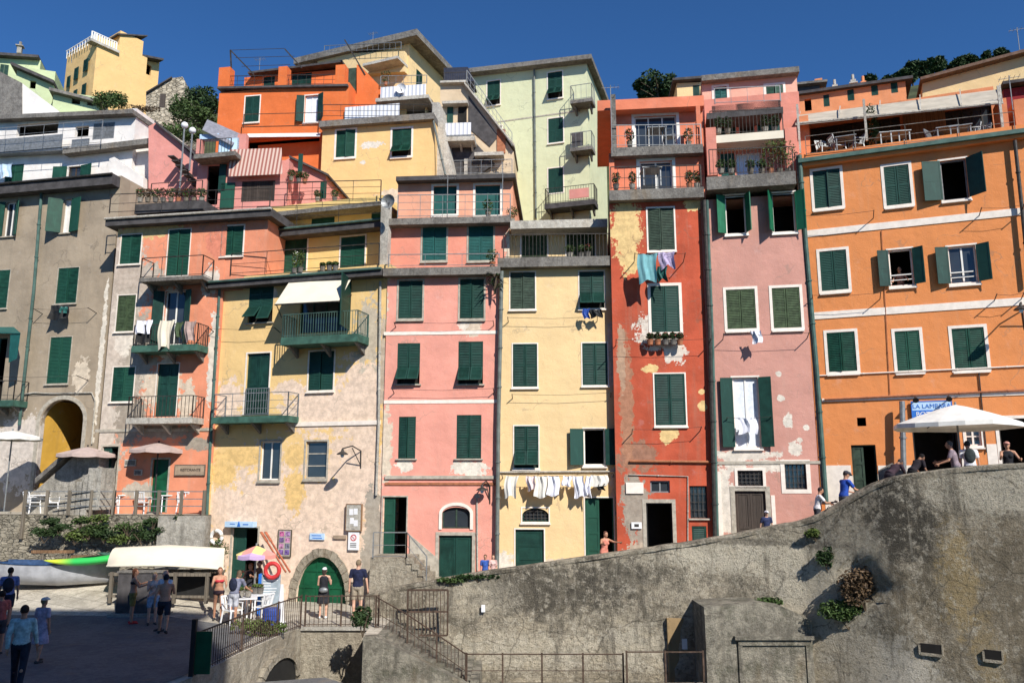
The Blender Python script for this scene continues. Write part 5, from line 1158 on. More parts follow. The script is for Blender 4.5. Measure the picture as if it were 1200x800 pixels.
# stone block with steps to the pink house side door
rt = empty('stone_steps', (-4.6, 28.2, 0), 0, 'rough stone steps with iron rail climbing to the side door of the pink house', 'steps')
a = W(436, 652, 28.6); b = W(478, 652, 28.6); c_ = W(497, 680, 28.4); g = MB()
zt = a.z; g.prism([(a.x + 4.6, 0), (a.x + 4.6, zt), (b.x + 4.6, zt), (b.x + 4.6 + .25, zt - .2), (b.x + 4.6 + .5, zt - .45), (c_.x + 4.6 + .1, zt - .8), (c_.x + 4.6 + .1, 0)], .0, 1.7); g.build('step_block', 'rough', rt)
g = MB()
for i in range(5): g.box(b.x + 4.6 + i * .2, b.x + 4.6 + i * .2 + .26, -.05, 1.7, zt - .2 * (i + 1), zt - .2 * i - .005)
g.build('step', 'rough', rt)
P = [(-.0 + a.x + 4.7, -.03, zt), (b.x + 4.6, -.03, zt), (c_.x + 4.7, -.03, zt - .8)]; g = MB(); rail_mb(g, P, .85, 0, mids=1, top=.035); g.build('railing', 'metal', rt)
polywall(fP, [(480, 690), (480, 626), (514, 655), (514, 690)], .06, .08, 'trim2', 'cement_skirting')
# stair flank wall at bottom centre
a = W(428, 744, 24.2); b = W(552, 804, 23.9)
g = MB(); g.prism([(0, 0), (0, a.z + 2.4), (.35, a.z + 2.42), (b.x - a.x, b.z + 2.4), (b.x - a.x + .8, b.z + 1.9), (b.x - a.x + .8, 0)], 0, .4); o = g.build('stair_flank_wall', 'wallgrey'); o.location = (a.x, 23.85, -2.4); tag(o, 'sloping grey flank wall beside the railed steps at the bottom centre', 'wall')
g = MB()
for i in range(12):
    x = -4.0 + i * .25; z = -.02 - i * .11; g.box(x, x + .3, 24.28, 27.3, z - 1.0, z)
o = g.build('descending_steps', 'wallgrey'); tag(o, 'concrete steps going down along the foot of the big wall', 'steps')
g = MB(); g.box(-4.35, -3.95, 24.3, 27.3, -2.4, -.004); tag(g.build('landing', 'paving'), kind='structure')
g = MB(); g.box(-1.1, 14, 23.4, 27.5, -2.4, -2.05); g.box(-1.3, 5.8, 24.05, 24.35, -2.4, -1.3); tag(g.build('lower_path', 'wallgrey'), kind='structure')
# opposite side of the valley: an unseen house sized so its shadow covers the foreground
mZ = plaster('opposite_plaster', (.5, .35, .22), (.3, .25, .2), .3)
def opp(x0, x1, y0, y1, h, lab):
    rt = empty('opposite_house', (x0, y1, -2.4), R(180), lab, 'house', 'houses across the harbour'); g = MB(); 
    g.box(-(x1 - x0), 0, 0, y1 - y0, 0, h + 2.4); g.build('wall', mZ, rt)
    g = MB(); g.box(-(x1 - x0) - .4, .4, -.4, y1 - y0 + .4, h + 2.4, h + 2.6); g.build('roof', 'slab', rt)
    for i in range(3):
        for j in range(5):
            x = -(x1 - x0) * (i + .5) / 3; z = 3.5 + j * 3.6; g = MB(); g.box(x - .5, x + .5, -.05, .02, z, z + 1.5); g.build('shutter', 'green', rt)
opp(-30, 5.7, -14, -3.0, 26.7, 'unseen tall plain house across the harbour, sized to throw shade on the piazza')
# =============== vegetation ===============
def shrub(loc, r, n, size, leafm, label, cat='shrub', group=None, name='shrub', stems=4):
    e = empty(name, loc, random.uniform(0, 6) if r[0] == r[1] else 0, label, cat, group); mb = MB()
    for i in range(stems): a = random.uniform(0, 6.28); mb.tube([(0, 0, -.1), (math.cos(a) * r[0] * .3, math.sin(a) * r[1] * .3, r[2] * .5), (math.cos(a) * r[0] * .6, math.sin(a) * r[1] * .6, r[2] * 1.1)], [.02 * r[2] + .01, .015, .006], 5)
    mb.build('stem', 'bark', e); mb = MB()
    for i in range(5):
        a = random.uniform(0, 6.28); q = random.uniform(.2, .65); mb.leaves((math.cos(a) * r[0] * q, math.sin(a) * r[1] * q, r[2] * random.uniform(.55, 1.15)), (r[0] * .6, r[1] * .6, r[2] * .55), n // 5, size, shell=.1)
    mb.build('foliage', leafm, e); return e
def tree(loc, h, r, label, leafm='leafd', group='trees on the ridge', size=.3, n=1500, name='tree', th=.45):
    e = empty(name, loc, random.uniform(0, 6), label, 'tree', group); mb = MB()
    mb.tube([(0, 0, -.5), (.1, 0, h * .3), (.05, .1, h * .6), (0, 0, h * .9)], [r * .11, r * .08, r * .05, r * .02], 7)
    for i in range(6):
        a = random.uniform(0, 6.28); z = h * random.uniform(.35, .7); mb.tube([(0, 0, z), (math.cos(a) * r * .4, math.sin(a) * r * .4, z + h * .1), (math.cos(a) * r * .8, math.sin(a) * r * .8, z + h * .18)], [r * .04, r * .025, r * .01], 5)
    mb.build('trunk', 'bark', e); mb = MB()
    for i in range(11):
        a = random.uniform(0, 6.28); q = random.uniform(.1, .75); z = h * random.uniform(th, .95); k = random.uniform(.3, .52)
        mb.leaves((math.cos(a) * r * q, math.sin(a) * r * q, z), (r * k, r * k, r * k * .75), n // 11, size, shell=.25)
    mb.build('crown', leafm, e); return e
def hillpt(u, y): x = W(u, 200, y).x; return Vector((x, y, gz(x, y)))
RL = ['umbrella shaped pine on the ridge, first from the left behind the terracotta row', 'small round pine on the ridge behind the white chimneys', 'dark pine on the ridge left of the tallest one', 'tall dark pine on the ridge above the end of the terracotta row', 'round crowned pine on the ridge behind the sloping brown roof', 'broad pine on the ridge half hidden by the cream house', 'low bushy pine on the ridge between two taller ones', 'rightmost pine on the ridge near the upper right corner', 'dark pine just left of the brown roof edge on the ridge', 'spreading pine high on the ridge over the brown roof']
for k, (u, vt, hw) in enumerate(((1028, 88, 10), (1052, 88, 11), (1080, 74, 12), (1096, 70, 12), (1113, 67, 12), (1134, 70, 12), (1150, 65, 12), (1170, 62, 12), (1070, 84, 14), (1190, 58, 12))):
    b = hillpt(u, 98); t = W(u, vt, 98); tree(b - Vector((0, 0, .3)), t.z - b.z, hw * 98 / F, RL[k], size=.42, n=1300)
b = hillpt(774, 80); t = W(774, 90, 80); tree(b, t.z - b.z, 2.6, 'round dark tree rising behind the roofs between the red and rose houses', size=.28, n=2600, group=None); b = hillpt(757, 82); t = W(757, 97, 82); tree(b, t.z - b.z, 1.5, 'smaller tree at the left of the round dark tree behind the red house', size=.26, n=1200, group=None)
for k, (u, v, y, rx, rz, lab) in enumerate(((208, 168, 44, 1.2, .9, 'rounded green tree in the gap above the thin lamp posts'), (232, 150, 45, 1.1, 1.1, 'dense bush beside the vivid orange house'), (236, 128, 49, 1.0, .9, 'dark hedge right of the stone cottage'), (246, 138, 47, .8, 1.1, 'narrow dark bush touching the left wall of the vivid orange house'), (215, 145, 46, 1.0, 1.0, 'shadowy shrub below the stone cottage'))):
    p = W(u, v, y); shrub(p, (rx, rx, rz), 900, .13, 'leafd' if k in (2, 3) else 'leaf', lab, 'bush', 'bushes on the hillside at the left')
for k, (u, v, lab) in enumerate(((122, 130, 'leafy bush in front of the tall cream house on the hill'), (137, 132, 'smaller bush at the foot of the tall cream house, right one'))):
    shrub(W(u, v, 50), (.8, .8, .9), 600, .12, 'leaf', lab, 'bush', 'bushes on the hillside at the left')
shrub(W(166, 132, 50), (1.1, .5, .4), 300, .1, 'leafr', 'low reddish flowering shrub at the right foot of the tall cream house', 'bush', 'bushes on the hillside at the left')
# plants on the terrace wall behind the boats
IV = [(52, 630, .75), (70, 622, .6), (88, 632, .7), (104, 626, .8), (122, 630, .8), (138, 634, .65), (150, 622, .7), (166, 632, .7), (180, 614, .55), (96, 612, .5), (60, 612, .45), (116, 610, .5), (210, 606, .3), (190, 622, .45)]
WH_ = ['leftmost', 'second from the left', 'beneath the left parasol', 'low and broad', 'in the middle', 'right of the middle', 'under the chairs', 'above the green kayak', 'at the edge of the plastered section', 'under the terrace rail, small', 'upper left, small', 'upper middle, small', 'tiny, on the plastered section', 'right, thin']
for k, (u, v, r) in enumerate(IV):
    p = W(u, v, 30.95); shrub(p - Vector((0, 0, .1)), (r * .85, .22, r * .42), int(330 * r + 80), .08, ('leaf', 'leafd', 'leafy')[k % 3] if k % 4 else 'leafd', 'green shrub hanging from the stone terrace wall, ' + WH_[k], 'shrub', 'plants growing on the terrace wall', 'wall_shrub')
BWL = [(905, 706, 25.0, .55, .22, 'leaf', 'low green weed on the top of the grey buttress'), (970, 655, 24.1, .34, .4, 'leafd', 'round tuft of weed high on the big wall left of the hollow'), (957, 625, 24.3, .3, .18, 'leafy', 'small yellowish tuft just under the coping of the big wall'), (1017, 727, 22.4, .95, .5, 'leaf', 'wide dark green bush on the ledge under the hollow of the big wall'), (1028, 695, 22.6, .7, .75, 'leafr', 'dry brown brush filling the hollow in the big wall'), (1008, 722, 22.5, .4, .22, 'leaf', 'green weed at the left end of the ledge bush'),
       (560, 676, 27.0, .9, .12, 'leafd', 'creeping green weed along the top of the big wall near the pink house'), (530, 681, 27.1, .6, .1, 'leaf', 'thin green weed at the left end of the creeping growth on the big wall')]
for (u, v, y, rx, rz, m_, lab) in BWL:
    p = W(u, v, y); q = wtop(p.x)
    shrub(Vector((p.x, wsurf(p.x, p.z) - .02 + (.1 if u == 1028 else 0) if u != 905 else 24.9, p.z - rz * .7)), (rx, .14 if u not in (1028, 1017) else .3, rz), {1017: 1500, 1028: 1100}.get(u, 420), .07, m_, lab, 'weed', 'weeds on the big wall', 'wall_weed')
shrub(W(305, 748, 24.3), (.8, .25, .35), 500, .08, 'leafy', 'bright green clump growing over the culvert wall by the blue bin', 'weed', None, 'wall_weed'); shrub(W(425, 742, 24.0), (.3, .3, .5), 350, .08, 'leafd', 'dark green weed at the top of the descending steps', 'weed', None, 'wall_weed')
shrub(W(262, 770, 23.6), (.5, .3, .25), 300, .08, 'leafd', 'dark weed at the foot of the slanting railing', 'weed', None, 'wall_weed')
# =============== terrace furniture ===============
def parasol(base, h, r, mat, label, tiltv=0, sag=.28, group='parasols', n=8, pole='metal', lift=0):
    e = empty('parasol', base, 0, label, 'parasol', group)
    g = MB(); g.tube([(0, 0, 0), (0, 0, h + .08)], .03, 8); g.build('pole', pole, e)
    g = MB(); g.tube([(0, 0, 0), (0, 0, .08)], .26, 14); g.build('base', 'concr', e)
    g = MB(); vs = []; M_ = 6; K = 4
    for j in range(M_ + 1):
        t = j / M_
        for k in range(n * K):
            a = 2 * math.pi * k / (n * K); f = k % K / K; s_ = 1 - .06 * math.sin(math.pi * f) * t; rr_ = r * t * s_
            vs.append((rr_ * math.cos(a), rr_ * math.sin(a), h - sag * r * t ** 1.15 - .03 * math.sin(math.pi * f) * t))
    N = n * K; fs = [(j * N + k, j * N + (k + 1) % N, (j + 1) * N + (k + 1) % N, (j + 1) * N + k) for j in range(M_) for k in range(N)]
    for k in range(N):   # valance
        a = vs[M_ * N + k]; vs.append((a[0] * 1.005, a[1] * 1.005, a[2] - .12))
    fs += [(M_ * N + k, M_ * N + (k + 1) % N, (M_ + 1) * N + (k + 1) % N, (M_ + 1) * N + k) for k in range(N)]
    g.add(vs, fs); g.add([(x, y, z - .006) for x, y, z in vs], [f[::-1] for f in fs]); g.build('canopy', mat, e)
    g = MB()
    for k in range(n): a = 2 * math.pi * k / n; g.bar((0, 0, h - .04), (r * .97 * math.cos(a), r * .97 * math.sin(a), h - sag * r * .96 - .03), .018)
    g.build('ribs', 'iron', e); return e
def at_z(u, v, y): p = W(u, v, y); return p
def chair(kind='plastic'):
    e = empty('chair', (0, 0, 0), 0, 'chair', 'chair'); m = {'plastic': 'plastic', 'wood': 'woodg', 'metal': 'metal'}[kind]
    g = MB(); g.hexa([(-.21, -.2, .42), (.21, -.2, .42), (.19, .21, .43), (-.19, .21, .43)], [(-.21, -.2, .45), (.21, -.2, .45), (.19, .21, .46), (-.19, .21, .46)]); g.build('seat', m, e)
    g = MB()
    for i in range(5): x = -.16 + i * .08; g.bar((x, .2, .5), (x * 1.1, .29, .84), .035, .015)
    g.bar((-.21, .3, .85), (.21, .3, .85), .03, .05); g.bar((-.2, .2, .49), (.2, .2, .49), .03); g.bar((-.2, .2, .44), (-.22, .3, .86), .035); g.bar((.2, .2, .44), (.22, .3, .86), .035); g.build('backrest', m, e)
    for x in (-.2, .2):
        for y in (-.19, .2): g = MB(); g.bar((x, y, .42), (x * 1.2, y * 1.2, 0), .035); g.build('leg', m, e)
    for x in (-.23, .23): g = MB(); g.bar((x, -.2, .65), (x, .25, .65), .04, .025); g.bar((x, -.18, .42), (x, -.18, .65), .025); g.build('armrest', m, e)
    return e
def table(kind='plastic'):
    e = empty('table', (0, 0, 0), 0, 'table', 'table'); m = {'plastic': 'plastic', 'wood': 'woodg', 'metal': 'metal'}[kind]
    g = MB(); g.box(-.38, .38, -.38, .38, .70, .73); g.build('tabletop', m, e)
    for x in (-.32, .32):
        for y in (-.32, .32): g = MB(); g.bar((x, y, .7), (x, y, 0), .04); g.build('leg', m, e)
    return e
ch0 = chair(); tb0 = table(); ch1 = chair('metal'); tb1 = table('metal'); used = [False] * 4
def put(kind, loc, rz, label, group):
    i = (0 if kind == 'chair' else 1) + (2 if group == 'roof terrace furniture' else 0); src = (ch0, tb0, ch1, tb1)[i]
    if not used[i]: used[i] = True; src.location = loc; src.rotation_euler = (0, 0, rz); src['label'] = label; src['group'] = group; return src
    return dup(src, loc, rz, label, group)
TL = ['white plastic chair on the terrace, leftmost of the row behind the rail', 'white plastic chair on the terrace, second in the row', 'white plastic chair just right of the left parasol pole', 'white plastic chair left of the green terrace door', 'white plastic chair in front of the green terrace door', 'white plastic chair at the right end of the terrace', 'white plastic chair turned sideways under the right parasol']
for k, (u, dy, rz) in enumerate(((38, 1.1, 2.6), (62, 1.0, .4), (98, .9, 3.4), (128, .9, -.3), (168, .8, 2.9), (216, .8, 3.3), (190, 1.6, 1.5))):
    yy = 31.6 + dy; put('chair', Vector((W(u, 590, yy).x, yy, TZ + .02)), rz, TL[k], 'chairs on the terrace')
for k, (u, dy) in enumerate(((50, 1.3), (112, 1.2), (200, 1.0), (148, 1.4))):
    yy = 31.6 + dy; put('table', Vector((W(u, 590, yy).x, yy, TZ + .02)), .2 * k, ('white table at the left end of the terrace', 'white table under the left parasol', 'white table under the right parasol', 'white table between the two parasols')[k], 'tables on the terrace')
mPar = mat_simple('dusty_pink_canvas', (.46, .36, .32), .9, .1)
p = W(97, 586, 32.6); zt = W(97, 524, 32.6).z; parasol(Vector((p.x, 32.6, TZ + .02)), zt - TZ, W(135, 530, 32.6).x - p.x, mPar, 'dusty pink parasol on the terrace, left of the green doors', group='parasols on the terrace', sag=.26, pole='iron')
p = W(181, 586, 32.4); zt = W(181, 519, 32.4).z; parasol(Vector((p.x, 32.4, TZ + .02)), zt - TZ, W(218, 530, 32.4).x - p.x, mPar, 'dusty pink parasol under the lowest balcony of the peeling house', group='parasols on the terrace', sag=.26, pole='iron')
p = W(6, 586, 32.7); zt = W(6, 505, 32.7).z; parasol(Vector((p.x, 32.7, TZ + .02)), zt - TZ, W(46, 520, 32.7).x - p.x, 'white', 'white parasol cut by the left edge of the photo', group=None, sag=.22)
# terrace rail: posts and rails, each post its own thing is part of one fence
rt = empty('terrace_fence', (W(26, 600, 31.5).x, 31.6, TZ), -.07, 'low fence with wooden posts and thin white rails along the terrace', 'fence')
L = W(240, 600, 31.2).x - W(26, 600, 31.5).x
for i in range(9): g = MB(); x = L * i / 8; g.box(x - .05, x + .05, -.05, .05, -.9 if i in (0, 3) else 0, .95); g.build('post', 'woodg', rt)
for z in (.35, .62, .9): g = MB(); g.bar((0, .0, z), (L, .0, z), .035); g.build('rail', 'metal', rt)
for i in range(3): g = MB(); x = L * (.34 + .06 * i); 
# shop sign + plaque on the salmon house
def sign(fc, r, out, base, label, texts=(), group=None, frame=None, name='sign', th=.04):
    s0, s1, z0, z1 = fc.rect(r, out); e = empty(name, fc.world((s0 + s1) / 2, out, (z0 + z1) / 2), -fc.a, label, 'sign', group); w_ = s1 - s0; h = z1 - z0
    g = MB(); g.box(-w_ / 2, w_ / 2, -th, 0, -h / 2, h / 2); g.build('board', base, e)
    if frame: 
        g = MB(); g.box(-w_ / 2 - .03, w_ / 2 + .03, -th - .01, .0, h / 2, h / 2 + .03); g.box(-w_ / 2 - .03, w_ / 2 + .03, -th - .01, .0, -h / 2 - .03, -h / 2); g.box(-w_ / 2 - .03, -w_ / 2, -th - .01, 0, -h / 2, h / 2); g.box(w_ / 2, w_ / 2 + .03, -th - .01, 0, -h / 2, h / 2); g.build('frame', frame, e)
    for (tx, size, x, z, m_) in texts:
        cu = bpy.data.curves.new('lettering', 'FONT'); cu.body = tx; cu.size = size; cu.align_x = 'CENTER'; cu.align_y = 'CENTER'; cu.extrude = .004
        o = bpy.data.objects.new('lettering', cu); col.objects.link(o); dg = bpy.context.evaluated_depsgraph_get(); me = bpy.data.meshes.new_from_object(o.evaluated_get(dg)); bpy.data.objects.remove(o)
        o = bpy.data.objects.new('lettering', me); col.objects.link(o); me.materials.clear(); me.materials.append(M[m_] if isinstance(m_, str) else m_); o.parent = e; o.location = (x * w_ / 2, -th - .006, z * h / 2); o.rotation_euler = (R(90), 0, 0)
    return e, w_, h
M['signblue'] = mat_simple('sign_blue', (.03, .16, .55), .5, .1); M['signlight'] = mat_simple('sign_light_blue', (.45, .62, .80), .5, .1); M['red'] = mat_simple('red_paint', (.55, .04, .04), .5, .1); M['tan'] = mat_simple('tan_board', (.36, .27, .19), .8, .2)
sign(fB, (206, 545, 240, 556), .03, 'tan', 'brown wooden restaurant sign board with dark lettering right of the green terrace door', [('RISTORANTE', .15, 0.05, 0, 'black')], frame='woodg')
e, w_, h = sign(fO, (1069, 470.5, 1115, 490), .06, 'signlight', 'light blue shop sign with dark blue and white lettering over the white parasol', [('LA LAMPARA', .2, 0, .45, 'signblue')], frame='signblue')
g = MB(); g.box(-w_ / 2, w_ / 2, -.046, -.04, -h / 2, 0); g.build('lower_band', 'signblue', e)
sign_t = [('BOTTEGA', .24, 0, -.5, 'plastic')]
cu = bpy.data.curves.new('lettering', 'FONT'); cu.body = 'BOTTEGA'; cu.size = .22; cu.align_x = 'CENTER'; cu.align_y = 'CENTER'; cu.extrude = .004
o = bpy.data.objects.new('lettering', cu); col.objects.link(o); me = bpy.data.meshes.new_from_object(o.evaluated_get(bpy.context.evaluated_depsgraph_get())); bpy.data.objects.remove(o); o = bpy.data.objects.new('lettering', me); col.objects.link(o); me.materials.clear(); me.materials.append(M['plastic']); o.parent = e; o.location = (0, -.052, -h / 4); o.rotation_euler = (R(90), 0, 0)
for x in (-.42, .42): g = MB(); g.tube([(x * w_, 0, h / 2 + .02), (x * w_, -.35, h / 2 + .12)], .02, 6); g.tube([(x * w_, -.28, h / 2 + .13), (x * w_, -.42, h / 2 + .02)], [.04, .1], 8); g.build('spotlight', 'black', e)
e, w_, h = sign(fA, (268, 610.5, 301, 617), .05, 'signlight', 'pale blue sign with a small blue drop emblem over the bar door', [('', .1, 0, 0, 'signblue')], th=.25); g = MB(); g.prism([(-.07, -.08), (.07, -.08), (.02, .09), (0, .12), (-.02, .09)], -.262, -.25); g.build('emblem', 'signblue', e)
g = MB(); g.box(-.4, -.17, -.256, -.25, .0, .03); g.box(.18, .42, -.256, -.25, -.02, .02); g.build('lettering', 'signblue', e)
e, w_, h = sign(fA, (327, 621, 341, 651), .03, 'slabl', 'tall framed poster with photographs on the beige wall right of the bar door', frame='woodg', name='poster')
rr = random.Random(4)
for i in range(4):
    for j in range(2): g = MB(); z = -h / 2 + .05 + i * h / 4.2; x = -w_ / 2 + .03 + j * w_ / 2; g.box(x, x + w_ / 2 - .06, -.05, -.041, z, z + h / 5.2); g.build('picture', mat_simple('print', (rr.uniform(.1, .6), rr.uniform(.1, .3), rr.uniform(.2, .5)), .5, .7, 12), e)
e, w_, h = sign(fA, (363.5, 624.5, 380.5, 632), .03, 'signlight', 'small light blue plate above the green arched door'); g = MB(); g.box(-w_ * .36, w_ * .3, -.046, -.04, .02, .05); g.box(-w_ * .3, w_ * .36, -.046, -.04, -.07, -.04); g.build('lettering', 'signblue', e)
sign(fA, (391, 627, 406, 631), .03, 'tan', 'thin wooden arrow board left of the notice case')
e, w_, h = sign(fA, (407, 591, 424, 621), .05, 'slabl', 'tall notice case with a wooden frame and pale papers on the beige house corner', frame='wood', name='notice_case', th=.08)
for i, (x, z) in enumerate(((-.1, .2), (.08, .22), (-.06, -.12), (.1, -.2))): g = MB(); g.box(x - .08, x + .08, -.088, -.081, z - .11, z + .11); g.build('notice', 'plastic', e)
e, w_, h = sign(fA, (408.5, 623, 421, 644), .06, 'plastic', 'white sheet with a red prohibition mark below the notice case')
g = MB(); N = 20
for i in range(N):
    a, b = 2 * math.pi * i / N, 2 * math.pi * (i + 1) / N; g.prism([(.12 * math.cos(a), .12 + .12 * math.sin(a)), (.12 * math.cos(b), .12 + .12 * math.sin(b)), (.09 * math.cos(b), .12 + .09 * math.sin(b)), (.09 * math.cos(a), .12 + .09 * math.sin(a))], -.048, -.04)
g.bar((-.08, -.045, .2), (.08, -.045, .04), .03, .006); g.build('prohibition_mark', 'red', e); g = MB()
for z in (-.1, -.16, -.22): g.box(-.13, .12, -.045, -.04, z, z + .025)
g.build('lettering', 'iron', e)
sign(fR, (733.5, 565, 754, 578), .02, 'trim', 'blank marble plaque left of the small transom of the red house', name='plaque'); e, w_, h = sign(fR, (740, 611.5, 752, 619), .03, 'plastic', 'small white house sign with a dark mark beside the red house door'); g = MB(); g.box(-.08, .08, -.046, -.04, -.05, .05); g.build('emblem', 'iron', e)
sign(fY, (721.5, 599, 727, 603), .02, 'metal', 'tiny grey number plate right of the half open green door')
# street lamps with their brackets
def wall_lamp(fc, u, v, reach, label):
    e = onface('wall_lamp', fc, u, v, 0, label, 'street lamp', 'old wall lamps'); g = MB(); g.tube([(0, 0, -.4), (0, -.02, .25), (-.12, -reach * .5, .42), (-.25, -reach, .3)], .025, 7); g.tube([(0, 0, -.3), (-.12, -reach * .5, .34)], .018, 6); g.build('bracket', 'iron', e)
    g = MB(); c = Vector((-.25, -reach, .3)); g.tube([c, c + Vector((0, 0, -.1)), c + Vector((0, 0, -.16)), c + Vector((0, 0, -.22))], [.03, .06, .17, .22], 12); g.build('lamp_shade', 'iron', e); g = MB(); g.ell(c + Vector((0, 0, -.24)), (.07, .07, .09)); g.build('bulb', 'glassb', e, None, True)
wall_lamp(fA, 423, 536, 1.0, 'old wall lamp on a curved bracket, on the beige house near the drainpipe'); wall_lamp(fO, 1199, 372, 1.0, 'old wall lamp on the orange house at the right edge'); wall_lamp(fB, 215, 404 + 170, .3, 'small lamp over the terrace sign') if False else None
wall_lamp(fP, 574, 577, .35, 'small dark wall lamp at the right corner of the pink house')
# =============== laundry ===============
WHT = mat_simple('white_linen', (.80, .80, .86), .9, .05); LB = mat_simple('pale_blue_towel', (.18, .40, .43), .9, .12); PU = mat_simple('lilac_shirt', (.45, .38, .55), .9, .3, 20)
def line(fc, a, b, out, label, sagm=.06):
    s0, z0 = fc.at(*a, out); s1, z1 = fc.at(*b, out); e = empty('clothes_line', fc.world(s0, 0, z0), -fc.a, label, 'clothes line', 'clothes lines'); g = MB()
    g.tube([(0, -out, 0), ((s1 - s0) / 2, -out, (z1 - z0) / 2 - sagm), (s1 - s0, -out, z1 - z0)], .007, 5); g.build('line', 'iron', e)
    for x, z in ((0, 0), (s1 - s0, z1 - z0)): g = MB(); g.bar((x, 0, z - .12), (x, -out - .05, z + .01), .025); g.build('arm', 'iron', e)
line(fY, (588, 556), (719, 555), .45, 'clothes line full of white washing across the yellow house')
LD = [((593, 557, 608, 582), 'large white cloth at the left end of the washing row, slanting', .25), ((617, 557, 628, 574), 'small white cloth, second in the washing row', 0), ((627, 557, 641, 582), 'long white towel, third in the washing row', 0), ((642, 557, 655, 580), 'white shirt shaped cloth, fourth in the washing row', 0), ((659, 557, 669, 569), 'small pinkish white cloth in the middle of the washing row', 0), ((672, 557, 685, 582), 'long white sheet right of the middle of the washing row', 0), ((685.5, 557, 693, 581), 'narrow white strip next to the long sheet', 0), ((693, 556, 713, 569), 'white cloth at the right end of the washing row', .1)]
for r, lab, sk_ in LD: cloth(fY, r, .45, (WHT, WHT, mat_simple('ivory_linen', (.74, .71, .64), .9, .08), WHT, mat_simple('pink_white_linen', (.74, .62, .62), .9, .1))[len(lab) % 5], lab, 'white washing on the line of the yellow house', drop=.05, skew=-sk_)
cloth(fY, (700, 566, 709, 574), .42, 'black', 'small black garment in the washing row near the right end', 'white washing on the line of the yellow house')
line(fR, (744, 297), (803, 297), .75, 'clothes line under the top window of the red house')
cloth(fR, (748, 297, 771, 330), .75, LB, 'pale blue towel hanging under the top window of the red house', skew=-.08); cloth(fR, (772, 295, 791, 311), .7, PU, 'lilac white shirt hanging beside the pale blue towel', drop=.3); cloth(fR, (770, 312, 782, 327), .6, 'teal', 'small dark teal garment behind the pale blue towel', drop=.2)
line(fQ, (848, 391), (948, 390), .5, 'clothes line under the two olive shuttered windows of the rose house'); cloth(fQ, (881, 387, 893, 402), .5, WHT, 'single white cloth under the left olive window of the rose house')
line(fQ, (852, 489), (903, 488), .25, 'short line across the tall curtained window'); cloth(fQ, (866, 489, 887, 505), .27, WHT, 'white cloth hanging in front of the tall curtained window', drop=.3)
line(fR, (741, 503), (822, 500), .5, 'clothes line below the lowest shuttered window of the red house'); line(fR, (722, 398), (833, 397), .55, 'clothes line with flower pots under the middle window of the red house')
line(fP, (462, 378), (578, 376), .3, 'clothes line under the upper windows of the pink house'); line(fP, (460, 456), (578, 455), .3, 'clothes line under the tilted shutters of the pink house'); line(fY, (600, 462), (716, 460), .3, 'empty clothes line in the middle of the yellow house'); line(fY, (595, 372), (700, 371), .3, 'empty clothes line under the top windows of the yellow house')
line(fO, (944, 253), (1024, 247), .5, 'clothes line under the top left window of the orange house'); line(fO, (952, 346), (1032, 343), .5, 'clothes line under the middle left window of the orange house'); line(fO, (1092, 254), (1162, 230), .6, 'clothes line by the open top window of the orange house') if False else line(fO, (1150, 244), (1200, 240), .5, 'clothes line right of the open top window of the orange house'); line(fO, (1168, 345), (1200, 343), .5, 'clothes line at the right edge of the orange house')
line(fA, (246, 385), (322, 384), .4, 'clothes line below the tilted shutter of the beige and yellow house'); line(fG, (-10, 441), (90, 440), .7, 'clothes line over the arch of the grey house'); line(fG, (40, 362), (104, 361), .5, 'clothes line with basket on the grey house')
cloth(fB, (159, 375, 177, 391), .86, WHT, 'white shirt on the rail of the middle balcony of the peeling house', 'clothes on the balcony rail'); cloth(fB, (186, 375, 204, 408), .87, 'cream', 'long cream cloth hanging over the middle balcony rail', 'clothes on the balcony rail', skew=-.15); cloth(fB, (205, 377, 214, 396), .86, 'olive', 'olive green garment on the middle balcony rail', 'clothes on the balcony rail'); cloth(fB, (216, 376, 230, 400), .86, mat_simple('grey_pink_cloth', (.4, .3, .27), .9), 'greyish pink blanket at the right end of the balcony rail', 'clothes on the balcony rail')
cloth(fB, (162, 380, 176, 402), .8, 'black', 'dark garment behind the white shirt on the balcony', 'clothes on the balcony rail')
cloth(fG, (59, 357, 79, 374), .45, 'black', 'dark cloth bundle hanging under a window of the grey house'); cloth(fG, (71, 359, 78, 367), .5, 'teal', 'small teal cloth on the dark bundle of the grey house')
cloth(fW, (-2, 192, 15, 208), .5, mat_simple('sky_blue_cloth', (.5, .65, .78), .9), 'sky blue cloth hanging at the left window of the white house')
cloth(fY, (683, 361, 691, 373), .4, 'blue', 'bright blue cloth under the top right shutters of the yellow house', wave=.02); cloth(fY, (691, 362, 706, 371), .4, 'black', 'black garment beside the bright blue cloth', drop=.1)
# flower pots
def pot_at(fc, u, v, out, label, r=.16, h=.35, m='leaf', fl=None, group='potted plants on the balconies', **k):
    s, z = fc.at(u, v, out); return pot_plant(fc.world(s, out, z), r, h, label, m, group, fl, **k)
for i, u in enumerate((762, 771, 780, 789, 797)): pot_at(fR, u, 404, .3, 'flower pot under the middle window of the red house, ' + ('leftmost', 'second from left', 'middle', 'fourth from left', 'rightmost')[i], .14, .25, 'leafd', 'flower')
for i, u in enumerate((845, 857, 880, 893, 903, 914, 924)): pot_at(fQ, u, 204, .3, 'pot plant on the long grey balcony of the rose house, ' + ('leftmost', 'second', 'third', 'fourth', 'tall bushy one', 'large leafy one', 'rightmost')[i], .2 if i < 4 else .34, .35 if i < 4 else 1.1, 'leaf' if i < 4 else 'leafy', None)
for i, u in enumerate(range(164, 238, 9)): pot_at(fB, u, 237, -.6, 'potted plant on the dark ledge below the pink gabled house, number %s' % ('one two three four five six seven eight nine'.split()[i]), .22, .42, 'leafr' if i % 2 else 'leaf', 'flower' if i % 3 == 0 else None)
